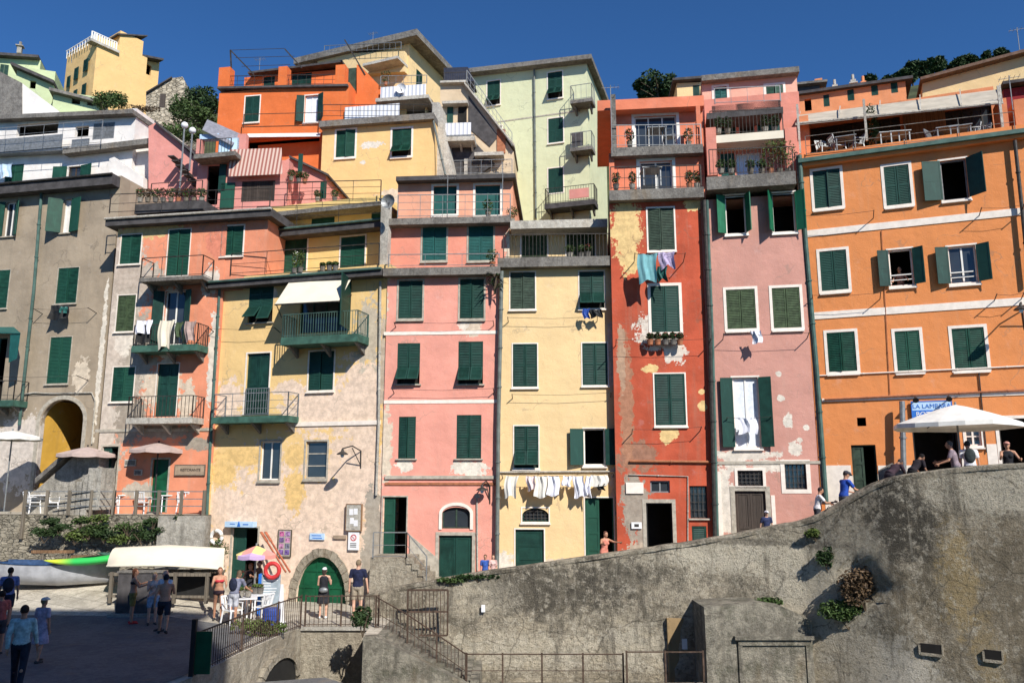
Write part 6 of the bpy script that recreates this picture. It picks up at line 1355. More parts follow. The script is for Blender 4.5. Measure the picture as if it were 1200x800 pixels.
for i, (u, v) in enumerate(((842, 157), (853, 157), (897, 155), (908, 155))): pot_at(fQ, u, v, -1.0, 'dark potted plant on the cream edged terrace, ' + ('far left', 'left', 'right', 'far right')[i], .2, .5, 'leafd')
for i, (u, v) in enumerate(((722, 222), (741, 222), (808, 221), (817, 221))): pot_at(fR, u, v, .0, 'potted plant on the lower salmon terrace, ' + ('far left', 'left of the white table', 'right', 'far right')[i], .16, .5, 'leaf', 'flower' if i > 1 else None)
for i, (u, v) in enumerate(((807, 172), (738, 172))): pot_at(fR, u, v, -.8, 'spiky potted plant on the upper salmon terrace, ' + ('right', 'left')[i], .2, .55, 'leafd', 'flower' if i else None)
for i, (u, v) in enumerate(((689, 301), (681, 302), (668, 302))): pot_at(fY, u, v, -.2, 'terracotta potted plant on the terrace of the yellow house, ' + ('right', 'middle', 'left')[i], .2, .3, 'leaf', 'flower' if i == 0 else None)
for i, (u, v) in enumerate(((577, 313), (572, 254), (600, 262))): pot_at(fP, u, v, -.2 - i * .8, ('potted plant at the right end of the lower pink terrace', 'potted plant on the upper pink terrace by the corner', 'potted plant on the wall head behind the pink house')[i], .25, .5, 'leaf')
for i, (u, v) in enumerate(((345, 320), (352, 319), (378, 318), (386, 317), (393, 317))): pot_at(fA, u, v, .1, ('white flowering plant above the cream awning', 'tall thin plant above the cream awning', 'tiny pot plant above the awning, left', 'tiny pot plant above the awning, middle', 'tiny pot plant above the awning, right')[i], .13, .7 if i < 2 else .15, 'leafy' if i < 2 else 'leaf', 'plastic' if i == 0 else None)
for i, (u, v) in enumerate(((341, 212), (350, 214), (357, 215), (372, 236), (392, 236))): pot_at(fK, u, v, 1.4, ('hanging plant by the striped awning, left', 'hanging plant by the striped awning, middle', 'hanging plant by the striped awning, right', 'small plant on the green canopy, left', 'small plant on the green canopy, right')[i], .2, .35, 'leaf', 'flower' if i < 3 else None)
pot_at(fL, 562, 206, .3, 'thin leafless shrub in front of the pale green house', .5, .9, 'leafr', None, None, n=60); pot_at(fL, 582, 206, .3, 'bare branching plant at the edge of the pink roof', .6, 1.0, 'leafr', None, None, n=60)
# agave like plant at the pink and yellow corner
e = onface('palm_plant', fP, 580, 322, .35, 'spiky palm like plant on the drainpipe corner between pink and yellow houses', 'plant'); g = MB()
for i in range(26):
    a = random.uniform(0, 6.28); L_ = random.uniform(.35, .65); zz = random.uniform(-.5, .5); c0 = Vector((0, 0, random.uniform(-.6, .1))); d = Vector((math.cos(a), math.sin(a), 0)); sd_ = Vector((-d.y, d.x, 0)) * .035
    m1 = c0 + d * L_ * .5 + Vector((0, 0, .15 + zz * .2)); t1 = c0 + d * L_ + Vector((0, 0, zz * .4)); g.add([c0 - sd_ * .5, c0 + sd_ * .5, m1 + sd_, t1, m1 - sd_], [(0, 1, 2, 3, 4)])
g.build('fronds', 'leafd', e); g = MB(); g.tube([(0, 0, -.75), (0, 0, 0)], [.05, .08], 7); g.build('stem', 'bark', e)
# terrace furniture high up
s, z = fR.at(770, 172, -1.0); put('table', fR.world(s, -1.1, z), -fR.a, 'grey table on the upper salmon terrace of the red house', 'roof terrace furniture'); s, z = fR.at(785, 172, -1.0); put('chair', fR.world(s, -1.1, z), 1.2, 'chair right of the table on the upper salmon terrace', 'roof terrace furniture')
s, z = fR.at(763, 221, -.2); put('table', fR.world(s, -.2, z), 0, 'low table on the lower salmon terrace', 'roof terrace furniture')
for k, (u, v, kind, rz) in enumerate(((966, 176, 'chair', .5), (982, 175, 'chair', 2.), (991, 173, 'table', 0), (1003, 172, 'chair', -1.2), (1040, 168, 'table', .2), (1052, 167, 'table', .2), (1096, 163, 'chair', 1.0), (1109, 161, 'table', 0), (1124, 159, 'table', 0), (1137, 158, 'chair', -1.3), (1149, 157, 'chair', -.8))):
    s, z = fO.at(u, 178 - (u - 940) * .09, -1.2); put(kind, fO.world(s, -1.1, fO.at(u, 176 - (u - 940) * .085, .1)[1] + .05), rz - fO.a, ('grey %s under the long awning on the orange house, %s' % (kind, ('leftmost chair', 'second chair from the left', 'beside the left post', 'just right of the left post', 'low one in the middle', 'low one right of the middle', 'left of the large set', 'left half of the large set', 'right half of the large set', 'right of the large set', 'rightmost chair')[k])), 'roof terrace furniture')
s, z = fO.at(1024, 172, -1.6); e = empty('cypress_plant', fO.world(s, -1.6, z - .4), 0, 'slender dark cypress in a pot on the roof terrace of the orange house', 'plant'); g = MB(); g.leaves((0, 0, 1.1), (.25, .25, 1.1), 500, .07, shell=.1); g.build('foliage', 'leafd', e); g = MB(); g.tube([(0, 0, 0), (0, 0, .3)], [.16, .2], 10); g.build('pot', 'terra', e)
# tarp and pipes on the left hill
e = onface('tarp', fK, 262, 176, .3, 'sagging dark grey tarpaulin left of the vivid orange house', 'tarp'); g = MB(); P = [fK.at(u, v, .3) for u, v in ((243, 140), (284, 158), (280, 178), (246, 160))]; c0 = fK.at(262, 176, .3)
g.add([(p[0] - c0[0], dy, p[1] - c0[1]) for p, dy in zip(P, (0, 0, -.8, -.8))], [(0, 1, 2, 3)]); g.add([(p[0] - c0[0], dy, p[1] - c0[1] - .02) for p, dy in zip(P, (0, 0, -.8, -.8))], [(3, 2, 1, 0)]); g.build('sheet', mat_simple('grey_tarp', (.22, .22, .25), .8), e)
e = onface('gazebo', fK, 248, 180, .9, 'small pale blue glazed veranda left of the striped awning', 'gazebo'); P0_ = fK.at(248, 180, .9)
for (r, m_) in (((234, 157, 256, 163), 'signlight'), ((256, 162, 280, 178), 'glassb'), ((230, 163, 236, 180), mK), ((278, 157, 288, 180), mK)):
    s0, s1, z0, z1 = fK.rect(r, .9); g = MB(); g.box(s0 - P0_[0], s1 - P0_[0], 0, .3, z0 - P0_[1], z1 - P0_[1]); g.build('panel' if m_ != mK else 'pillar', m_, e)
# antennas
for k, (fc, u, v0, v1, out, lab) in enumerate(((fP, 524, 254, 206, -1.0, 'tall thin pole antenna in front of the top floor of the pink house'), (fR, 717, 172, 100, -.5, 'thin antenna mast at the left corner of the red house roof'), (fH, 304, 80, 68, -3, 'small antenna over the vivid orange house'), (fJ, 437, 45, 38, -2, 'small antenna on the grey canopy roof'), (fT, 84, 70, 60, 0, 'antenna at the left end of the hilltop roof fence'), (fO, 1186, 120, 88, -1, 'antenna with crossbars at the right end of the roof terrace'), (fX, 1195, 60, 32, -1, 'antenna at the upper right corner'), (fP, 589, 240, 190, -2, 'thin pole beside the top floor of the pink house'))):
    s, zb2 = fc.at(u, v0, out); _, zt = fc.at(u, v1, out); e = empty('antenna', fc.world(s, out, zb2), -fc.a, lab, 'antenna', 'rooftop antennas'); H = zt - zb2; g = MB(); g.tube([(0, 0, -.3), (0, 0, H)], .018, 6); g.build('mast', 'metal', e)
    g = MB(); g.bar((-.35, 0, H - .1), (.35, 0, H - .1), .015)
    for i in range(5): x = -.3 + i * .15; g.bar((x, -.2, H - .1), (x, .2, H - .1), .01)
    g.build('crossbars', 'metal', e)
for (fc, u, v, out, lab) in ((fA, 455, 245, .2, 'small satellite dish on the chimney between beige and pink houses'), (fI, 470, 110, -1, 'white satellite dish behind the striped screen of the apricot house')):
    e = onface('satellite_dish', fc, u, v, out, lab, 'satellite dish'); g = MB(); vs = []
    for j in range(5):
        for k in range(16): a = 6.283 * k / 16; r = .28 * j / 4 + .01; vs.append((r * math.cos(a), -.05 - .0 + .12 * (1 - (r / .28) ** 2), r * math.sin(a) + .3))
    g.add(vs, [(j * 16 + k, j * 16 + (k + 1) % 16, (j + 1) * 16 + (k + 1) % 16, (j + 1) * 16 + k) for j in range(4) for k in range(16)]); g.build('dish', 'metal' if fc is fA else 'plastic', e); g = MB(); g.bar((0, .08, 0), (0, .05, .3), .03); g.bar((0, .05, .1), (0, -.25, .3), .015); g.build('arm', 'iron', e)
# =============== boats and beach things ===============
def hull(L, Wd, H, mat, inner, name, loc, rz, label, upside=False, keel=.0, group=None, tilt=0):
    e = empty(name, loc, rz, label, 'boat', group); N = 18; K = 9
    def ring(t, off=0):
        x = (t - .5) * L; f = max(.0, 1 - abs(2 * t - 1) ** 2.4) if t > .5 else max(0, 1 - (abs(2 * t - 1) ** 4) * .45); f = max(f, .02); sh = H * (1 + .25 * (2 * t - 1) ** 2 * (1.2 if t > .5 else .4)); P = []
        for k in range(K):
            a = math.pi * k / (K - 1); yy = math.cos(a) * (Wd / 2 - off) * f; zz = sh - (sh - off - .1 * abs(2 * t - 1)) * math.sin(a) ** (1.15 if upside else .7); P.append((x * (1 - off * .05), yy, zz))
        return P
    for nm, off, m_ in (('hull', 0, mat), ('inside', .05, inner)):
        g = MB(); vs = [p for i in range(N + 1) for p in ring(i / N, off)]; g.add(vs, [(i * K + k, i * K + k + 1, (i + 1) * K + k + 1, (i + 1) * K + k) for i in range(N) for k in range(K - 1)]); g.add([ring(0, off)[k] for k in range(K)], [tuple(range(K))])
        o = g.build(nm, m_, e, None, True)
    g = MB()
    for sd_ in (0, K - 1): g.tube([ring(i / N)[sd_] for i in range(N + 1)], .035, 6)
    g.build('gunwale', inner if not upside else mat, e)
    if not upside:
        for x in (-.25, .1): g = MB(); g.box(x * L - .12, x * L + .12, -Wd * .42, Wd * .42, H * .7, H * .74); g.build('thwart', 'woodg', e)
    e.rotation_euler = (math.pi if upside else tilt, 0, rz); return e
mSil = mat_simple('silver_hull', (.42, .43, .45), .35, .2, 3)
p = W(70, 690, 29.6); hull(3.9, 1.35, .8, mSil, mat_simple('boat_blue', (.03, .07, .16), .6, .3), 'rowing_boat', Vector((p.x, 29.6, pz(p.x, 29.6) + .06)), R(9), 'silver grey rowing boat with a blue inside lying below the terrace wall')
e = hull(3.9, 1.55, .62, 'cream', 'cream', 'upturned_boat', Vector((W(197, 650, 28.4).x, 28.5, W(197, 640, 28.4).z + .05)), R(-3), 'cream white upturned boat lying on a dark trestle', upside=True)
g = MB(); X = W(197, 650, 28.4).x; zt = W(197, 668, 28.4).z; gz0 = pz(X, 28.4)
rt = empty('boat_trestle', (X, 28.4, gz0), R(-3), 'dark timber trestle frame under the cream upturned boat', 'trestle')
for x in (-1.6, -.5, .6, 1.7):
    for y in (-.6, .6): g = MB(); g.box(x - .05, x + .05, y - .05, y + .05, 0, zt - gz0); g.build('leg', 'woodg', rt)
for y in (-.6, .6): g = MB(); g.box(-1.7, 1.8, y - .04, y + .04, zt - gz0 - .12, zt - gz0 - .02); g.build('beam', 'woodg', rt); g = MB(); g.box(-1.7, 1.8, y - .03, y + .03, .18, .26); g.build('lower_beam', 'woodg', rt)
g = MB(); g.box(-1.6, 1.7, .45, .5, .05, zt - gz0 - .12); g.build('dark_backing', 'black', rt)  # black sheet filling the dark space beneath the boat
def kayak(loc, rz, L, c1, label, tilt=0):
    e = empty('kayak', loc, rz, label, 'kayak', 'kayaks'); g = MB(); N = 20; vs = []
    for i in range(N + 1):
        t = i / N; f = (max(.001, 1 - abs(2 * t - 1) ** 2)) ** .8; x = (t - .5) * L; z0 = .16 * abs(2 * t - 1) ** 2.5
        for k in range(10): a = 6.283 * k / 10; vs.append((x, .34 * f * math.cos(a), z0 + .15 * f * math.sin(a) + .12))
    g.add(vs, [(i * 10 + k, i * 10 + (k + 1) % 10, (i + 1) * 10 + (k + 1) % 10, (i + 1) * 10 + k) for i in range(N) for k in range(10)]); g.build('hull', c1, e, None, True)
    g = MB(); g.ell((0, 0, .27), (.42, .2, .02), 14, 4); g.build('cockpit', 'black', e); e.rotation_euler = (0, tilt, rz); return e
t = NT('yellow_green_hull'); s_ = t.n('ShaderNodeSeparateXYZ'); t.l(t.tc, s_.inputs[0]); mKay = t.out(t.mix(t.ramp(s_.outputs[0], -1.3, -.5), (.62, .72, .05), (.04, .48, .10)), .35)
p = W(112, 656, 29.2); kayak(Vector((p.x, 29.1, p.z - .12)), R(9), 3.3, mKay, 'long green kayak with a yellow bow lying over the silver boat', -.08)
p = W(165, 652, 29.8); kayak(Vector((p.x, 29.8, p.z - .1)), R(12), 3.0, 'greenslab', 'plain green kayak behind the cream upturned boat')
# timber piles behind the boats
for k, (u, v, w2) in enumerate(((62, 646, 46), (100, 652, 30))): p = W(u, v, 30.2); g = MB(); g.box(-w2 / 62, w2 / 62, -.1, .1, -.05, .05); o = g.build('plank', 'wood'); o.location = p; tag(o, ('long timber plank lying behind the silver boat', 'short timber plank near the green kayak')[k], 'plank'); 
for k, u in enumerate((48, 76, 104)):
    p = W(u, 672, 30.2); rt = empty('plank_support', (p.x, 30.2, pz(p.x, 30.2)), 0, ('left', 'middle', 'right')[k] + ' short wooden post holding the planks behind the boats', 'post', 'plank supports'); g = MB(); g.box(-.06, .06, -.06, .06, 0, W(u, 649, 30.2).z - pz(p.x, 30.2)); g.build('post', 'woodg', rt)
# grey cabinet
p = W(135, 718, 27.0); r_ = W(135, 671, 27.0); r_.z -= pz(p.x, 27); e = empty('utility_cabinet', (p.x, 27.0, pz(p.x, 27.0)), R(2), 'dark grey metal cabinet beside the standing bathers', 'cabinet'); Wc = W(186, 718, 27.0).x - p.x
g = MB(); g.box(0, Wc, 0, .35, 0, r_.z); g.build('body', 'slabd', e); g = MB(); g.box(-.04, Wc + .04, -.04, .38, r_.z, r_.z + .06); g.build('lid', 'slab', e)
for i in range(2): g = MB(); g.box(.04 + i * Wc / 2, Wc / 2 - .03 + i * Wc / 2, -.015, 0, .08, r_.z - .08); g.build('door', 'slabd', e)
g = MB(); g.box(-.15, Wc + .3, -.25, .38, -.05, .06); o = g.build('plinth', 'concr', e)
# bar corner
def ring_buoy(pt, rz, R1, label, c1='plastic', c2='red', tilt=R(90)):
    e = empty('ring_buoy', pt, rz, label, 'life buoy', 'ring buoys'); 
    for q in range(4):
        g = MB(); N = 7; g.tube([(R1 * math.cos(math.pi / 2 * q + .4 + a * 1.0), 0, R1 * math.sin(math.pi / 2 * q + .4 + a)) for a in [1.25 * i / N for i in range(N + 1)]], R1 * .3, 8); g.build('ring_segment', c1, e)
        g = MB(); g.tube([(R1 * math.cos(math.pi / 2 * q + .4 - a), 0, R1 * math.sin(math.pi / 2 * q + .4 - a)) for a in (.0, .1, .2, .32)], R1 * .315, 8); g.build('band', c2, e)
    return e
s, z = fA.at(254, 629, .12); ring_buoy(fA.world(s, .14, z), -fA.a, .24, 'white life buoy hanging on the beige wall left of the bar door', 'plastic', 'trim2')
p = W(322, 667, 28.0); ring_buoy(Vector((p.x, 27.72, p.z)), 0, .23, 'red life buoy leaning on top of the blackboard', 'red', 'red')
mRain = NT('rainbow_canvas'); s_ = mRain.n('ShaderNodeSeparateXYZ'); mRain.l(mRain.tc, s_.inputs[0]); c_1 = mRain.mix(mRain.math('GREATER_THAN', mRain.math('SINE', mRain.math('MULTIPLY', s_.outputs[0], 9)), 0), (.75, .30, .25), (.78, .62, .25)); c_1 = mRain.mix(mRain.math('GREATER_THAN', mRain.math('SINE', mRain.math('MULTIPLY', s_.outputs[1], 7)), .3), c_1, (.5, .35, .55)); mRain = mRain.out(c_1, .85)
p = W(297, 704, 28.3); zt = W(297, 639, 28.3).z; parasol(Vector((p.x, 28.3, 0)), zt, .68, mRain, 'small rainbow coloured parasol in front of the bar door', sag=.42, group=None)
e = empty('blackboard', (W(302, 700, 27.8).x, 27.8, 0), R(6), 'grey menu board on a blue frame right of the rainbow parasol', 'menu board'); Wd = .62; zt = W(310, 673, 27.8).z
g = MB(); g.box(.1, .1 + Wd, -.02, .02, .35, zt); g.build('board', mat_simple('grey_board', (.30, .36, .40), .7, .2), e); g = MB(); g.box(0, .1, -.03, .25, 0, zt + .02); g.build('frame', 'signblue', e)
rr = random.Random(2); g = MB()
for i in range(8): z = zt - .1 - i * .09; g.box(.15, .15 + rr.uniform(.25, .5), -.026, -.02, z, z + .02)
g.build('chalk_writing', 'plastic', e)
for x in (.12, .68): g = MB(); g.bar((x, 0, .35), (x, 0, 0), .04); g.build('leg', 'signblue', e)
e = empty('waste_bin', (W(317, 738, 26.0).x, 26.0, 0), R(10), 'bright blue plastic barrel bin at the end of the railing', 'bin'); g = MB(); hb = W(317, 712, 26).z; g.tube([(0, 0, 0), (0, 0, .05), (0, 0, hb * .5), (0, 0, hb - .05), (0, 0, hb)], [.22, .24, .27, .26, .24], 14); g.build('drum', 'blue', e)
for z in (.3, .6): g = MB(); g.tube([(0, 0, hb * z), (0, 0, hb * z + .04)], .285, 14); g.build('rib', 'blue', e)
e = empty('bollard', (W(329, 712, 26.2).x, 26.2, 0), 0, 'white cone shaped bollard beside the blue bin', 'bollard'); g = MB(); h_ = W(329, 690, 26.2).z + .15; g.tube([(0, 0, 0), (0, 0, .06)], .2, 12); g.tube([(0, 0, .06), (0, 0, h_)], [.13, .05], 12); g.build('bollard_body', 'plastic', e)
for k, dx in enumerate((0, .14)):
    s, z = fA.at(319 + k * 5, 646, .6); e = empty('oar', fA.world(s, .6, z), -fA.a, ('left', 'right')[k] + ' red wooden oar leaning beside the bar door', 'oar', 'red oars'); a = fA.at(306 + k * 5, 623, .5); b = fA.at(335 + k * 5, 670, 1.0); g = MB(); A = (a[0] - s, .1, a[1] - z); B = (b[0] - s, -.4, b[1] - z); g.bar(A, B, .05); g.build('shaft', mat_simple('red_wood', (.42, .13, .07), .7), e); Av = Vector(A); Bv = Vector(B); d = (Bv - Av).normalized(); g = MB(); g.bar(Av, Av + d * .5, .12, .03); g.build('blade', 'terra', e)
pot_plant(W(254, 668, 31.0), .42, .95, 'palm like potted plant under the white life buoy', 'leaf', None, None, 420)
# cafe tables with things near the railing
for k, (u, y, kind, rz) in enumerate(((286, 25.6, 'table', .3), (272, 24.9, 'chair', 1.0), (300, 26.4, 'table', .4), (306, 25.6, 'chair', -2.0))):
    put(kind, Vector((W(u, 720, y + 1.2).x, y + 1.2, 0)), rz, ('white table by the railing in front of the seated group', 'white chair beside the slanting railing', 'second white table behind the blue bin', 'white chair beside the blue bin')[k], 'cafe furniture by the railing')
for k, u in enumerate((281, 290, 298, 304)): p = W(u, 712, 26.8 if k < 2 else 27.6); pot_plant(Vector((p.x, 26.8 if k < 2 else 27.6, .74)), .1, .1, ('pot of small flowers', 'tiny cactus pot', 'herb pot', 'pot with orange blossom')[k] + ' on the table by the railing', 'leafy', 'small pots on the cafe tables', 'flower' if k % 2 else None, 60)
# =============== railings, gates ===============
def fence(P, h, label, sp_=.13, rm='rust', mids=0, group='railings around the piazza', name='railing', post=None, top=.032):
    o0 = Vector(P[0]); e = empty(name, o0, 0, label, 'railing', group); 
    for a, b in zip(P, P[1:]):
        g = MB(); rail_mb(g, [Vector(a) - o0, Vector(b) - o0], h, sp_, mids=mids, posts=False, top=top); g.build('rail_panel', rm, e)
    for a in P: g = MB(); a = Vector(a) - o0; g.bar(a, a + Vector((0, 0, h + .04)), .048); g.build('post', rm, e)
    return e
fence([(-6.4, 25.76, 0), (-5.3, 25.8, 0), (-4.15, 25.85, 0)], .9, 'iron bar railing on the piazza edge in front of the arched green door')
fence([(-7.3, 19.4, 0), (-7.1, 22.0, 0), (-6.8, 24.2, 0), (-6.5, 25.6, 0)], .92, 'slanting iron bar railing leading from the green post to the blue bin')
SP_ = [W(u, v, y) - Vector((0, 0, .92)) for u, v, y in ((441, 699, 25.6), (478, 720, 25.0), (512, 743, 24.5), (546, 766, 24.2))]
fence(SP_, .92, 'rusty railing going down the steps at the foot of the big wall', mids=1)
def lowp(u): q = W(u, 766, 24.2); return (q.x, 24.2, q.z - .9)
fence([lowp(u) for u in (547, 589, 635, 683, 730)], .9, 'low rusty rail with square posts along the lower path', sp_=0, mids=1)
fence([(lowp(u)[0], 24.0, lowp(u)[2]) for u in (733, 778, 822)], 1.0, 'short thin post rail in front of the ochre pier', sp_=0)
a = W(477, 744, 26.5); b = W(525, 691, 26.5); e = empty('iron_gate', (a.x, 26.5, a.z), 0, 'rusty iron gate of vertical bars leaning against the big wall', 'gate'); g = MB(); wd, hh = b.x - a.x, b.z - a.z
g.bar((0, 0, 0), (0, 0, hh), .05); g.bar((wd, 0, 0), (wd, 0, hh), .05); g.bar((0, 0, hh), (wd, 0, hh), .06); g.bar((0, 0, hh * .52), (wd, 0, hh * .52), .05); g.bar((0, 0, 0), (wd, 0, 0), .05); g.build('frame', 'rust', e); 
for i in range(1, 11): g = MB(); x = wd * i / 11; g.bar((x, 0, 0), (x, 0, hh), .022); g.build('bar', 'rust', e)
for (u, v, h_) in ((228, 728, 1.3),):
    p = G(224, 792, 0); e = empty('gate_post', (p.x, p.y, 0), 0, 'dark post with a green panel at the near end of the slanting railing', 'post'); g = MB(); g.box(-.05, .05, -.05, .05, 0, 1.25); g.build('post', 'black', e); g = MB(); g.box(.06, .42, -.02, .02, .05, .98); g.build('panel', 'dooragreen', e)
# shop corner on the right: white parasol and post
xw = W(1122, 500, 23.6); zl = wtop(xw.x).z - .9; zt = W(1122, 474, 23.6).z
e = parasol(Vector((xw.x, 23.6, zl)), zt - zl, 1.78, 'white', 'large white square parasol in front of the shop on the orange house', sag=.32, group=None, n=4)
pipe(fO, [(1057, 470), (1060, 600)], .25, .09, 'metal', 'post')
# menu boards on the plinth
# drying board: grey triangular board leaning by the door
e = onface('slate_board', fO, 1043, 560, .8, 'dark grey pointed board leaning beside the green door of the orange house', 'board'); g = MB(); g.prism([(-.35, -1.2), (.45, -1.2), (.5, .1), (.1, .5), (-.35, .25)], -.04, .0); g.build('board', 'slab', e)
# slate eave fragment at the right edge of the big wall: a hanging metal plate
# =============== people ===============
SK = [mat_simple('skin_' + n, c, .55, .12, 9) for n, c in (('fair', (.62, .36, .25)), ('tanned', (.46, .24, .15)), ('brown', (.26, .13, .08)))]
CM = {}
def cmat(c):
    k = tuple(c)
    if k not in CM: CM[k] = mat_simple('cloth_dye', c, .9, .38, 9, bump=.8)
    return CM[k]
def voxel(mb, name, mat, parent, vs=.016, T=None, extra=None):
    me = bpy.data.meshes.new(name); me.from_pydata([tuple(v) for v in mb.v], [], mb.f)
    bm = bmesh.new(); bm.from_mesh(me); bmesh.ops.recalc_face_normals(bm, faces=bm.faces); bm.to_mesh(me); bm.free()
    o = bpy.data.objects.new(name, me); col.objects.link(o)
    m = o.modifiers.new('r', 'REMESH'); m.mode = 'VOXEL'; m.voxel_size = vs; m.use_smooth_shade = True
    s_ = o.modifiers.new('s', 'SMOOTH'); s_.factor = .6; s_.iterations = 3
    me2 = bpy.data.meshes.new_from_object(o.evaluated_get(bpy.context.evaluated_depsgraph_get())); o.modifiers.clear(); o.data = me2; bpy.data.meshes.remove(me)
    if extra:
        bm = bmesh.new(); bm.from_mesh(me2)
        t = bpy.data.meshes.new('t'); t.from_pydata([tuple(v) for v in extra.v], [], extra.f); bm.from_mesh(t); bm.to_mesh(me2); bm.free(); bpy.data.meshes.remove(t)
        me2.polygons.foreach_set('use_smooth', [True] * len(me2.polygons))
    me2.materials.clear(); me2.materials.append(M[mat] if isinstance(mat, str) else mat); o.name = name
    if parent: o.parent = parent
    return o
def rx(a): return Matrix.Rotation(a, 3, 'X')
def ry(a): return Matrix.Rotation(a, 3, 'Y')
def rz_(a): return Matrix.Rotation(a, 3, 'Z')
def person(loc, yaw, label, h=1.7, skin=0, top=None, topkind='tshirt', bottom=None, botkind='shorts', hair=(.03, .02, .015), hairlen=0, cap=None, legs=((0, 0), (0, 0)), arms=((0, 8, 10), (0, 8, 10)), lean=0, headturn=0, headnod=0, fem=False, bag=None, shoes=(.05, .05, .05), face=True, vs=.016, sit=False, group='people in the village'):
    """local frame: x right, y forward, z up. legs: (hip forward deg, knee bend deg); arms: (shoulder forward, out, elbow bend)"""
    k = h / 1.7; e = empty('person', loc, yaw, label, 'person', group)
    pel = Vector((0, 0, 0)); J = {}; lr = (-1, 1)
    for i, sd_ in enumerate(lr):
        hf, kb = legs[i]; hip = pel + Vector((sd_ * .09, 0, -.02)); th = rx(R(hf)) @ Vector((sd_ * .012, 0, -.41)); kn = hip + th; sh = rx(R(hf - kb)) @ Vector((0, 0, -.41)); an = kn + sh
        ft = rx(R(hf - kb) * (0.3 if kb < 50 and abs(hf - kb) > 25 else .0)) @ Vector((sd_ * .02, .16, -.055)); J['hip', i], J['kn', i], J['an', i], J['toe', i] = hip, kn, an, an + ft
    low = min(min(J['an', i].z - .07, J['toe', i].z - .03) for i in (0, 1))
    L = rx(-R(lean)); waist = L @ Vector((0, 0, .16)); chest = L @ Vector((0, 0, .36)); neck = L @ Vector((0, .0, .52)); hd = neck + L @ Vector((0, .02, .14)); sw = .165 if fem else .19
    for i, sd_ in enumerate(lr):
        sf, so_, eb = arms[i]; s0 = L @ Vector((sd_ * sw, 0, .455)); Rm = rx(R(sf - lean)) @ ry(-sd_ * R(so_)); up = Rm @ Vector((0, 0, -.28)); el = s0 + up; fo = Rm @ rx(R(eb)) @ Vector((-sd_ * .03, 0, -.25)); wr = el + fo
        J['sh', i], J['el', i], J['wr', i], J['fd', i] = s0, el, wr, fo.normalized()
    off = Vector((0, 0, -low))
    def P(v): return (v + off) * k
    def cap_(mb, a, b, ra, rb): mb.capsule(P(a), P(b), ra * k, rb * k)
    b = MB(); wr_ = .86 if fem else 1
    def trunk(mb, inf=0, low_=True):
        T = [(pel + Vector((0, 0, -.05)), .155, .10), (pel + Vector((0, 0, .04)), .165 if fem else .155, .115), (waist, .115 if fem else .13, .09), (chest, .15 * (.95 if fem else 1.05), .105), (L @ Vector((0, 0, .44)), .155, .085), (L @ Vector((0, 0, .50)), .085, .055)]
        vs_ = []; n = 16
        for c, a1, b1 in T:
            for q in range(n): t = 6.2832 * q / n; vs_.append(P(c + L @ Vector(((a1 + inf) * math.cos(t), (b1 + inf) * math.sin(t), 0))))
        fs = [(i * n + q, i * n + (q + 1) % n, (i + 1) * n + (q + 1) % n, (i + 1) * n + q) for i in range(len(T) - 1) for q in range(n)] + [tuple(range(n)), tuple((len(T) - 1) * n + q for q in range(n))[::-1]]
        mb.add(vs_, fs)
        if fem:
            for sd_ in lr: mb.ell(P(L @ Vector((sd_ * .065, .085, .34))), tuple(x * k for x in (.058 + inf, .05 + inf, .055 + inf)), 10, 6)
    trunk(b)
    cap_(b, L @ Vector((0, 0, .46)), neck + Vector((0, .01, .05)), .06, .052)
    for i in (0, 1):
        sd_ = lr[i]
        cap_(b, J['hip', i], J['kn', i], .082, .054); cap_(b, J['kn', i], J['an', i], .054, .036); c1 = J['kn', i].lerp(J['an', i], .3); b.ell(P(c1 + Vector((0, -.012, 0))), (.052 * k, .055 * k, .10 * k), 10, 6)
        cap_(b, J['an', i] + Vector((0, -.03, -.03)), J['toe', i], .034, .026); cap_(b, J['sh', i], J['el', i], .048, .037); cap_(b, J['el', i], J['wr', i], .038, .026)
        cap_(b, L @ Vector((sd_ * .06, 0, .47)), J['sh', i], .05, .05); fd = J['fd', i]; cap_(b, J['wr', i], J['wr', i] + fd * .07, .027, .033)
    hr = (rz_(R(headturn)) @ rx(-R(headnod + lean * .4)))
    b.ell(P(hd), (.073 * k, .09 * k, .108 * k), 14, 10, hr)
    def H(v): return P(hd + hr @ Vector(v))
    b.ell(H((0, .035, -.055)), (.052 * k, .055 * k, .058 * k), 10, 8, hr); b.ell(H((0, .098, -.008)), (.012 * k, .02 * k, .024 * k), 8, 6, hr)
    for sd_ in lr: b.ell(H((sd_ * .077, -.005, -.005)), (.012 * k, .018 * k, .03 * k), 8, 6, hr)
    b.ell(H((0, .085, -.052)), (.022 * k, .012 * k, .009 * k), 8, 5, hr)
    # fingers, added to the hand as parts of the same mesh
    fx = MB()
    for i in (0, 1):
        fd = J['fd', i]; wr = J['wr', i]; sd_ = lr[i]; side = fd.cross(Vector((sd_, 0, 0.001))).normalized() if abs(fd.x) < .9 else Vector((0, 1, 0)); curl = Vector((-sd_, 0, 0))
        for q, (o_, ln) in enumerate(((-.026, .062), (-.009, .072), (.009, .068), (.025, .052))):
            a0 = wr + fd * .075 + side * o_; a1 = a0 + fd * ln * .55; a2 = a1 + (fd * .7 + curl * .7) * ln * .5
            fx.tube([P(a0 - fd * .02), P(a0), P(a1), P(a2)], [.0095 * k, .0092 * k, .0085 * k, .0065 * k], 6)
        a0 = wr + fd * .03 - side * .026; fx.tube([P(a0), P(a0 - side * .024 + fd * .025), P(a0 - side * .028 + fd * .06 + curl * .012)], [.011 * k, .010 * k, .0075 * k], 6)
    voxel(b, 'body', SK[skin], e, vs, extra=fx)
    # hair
    g = MB()
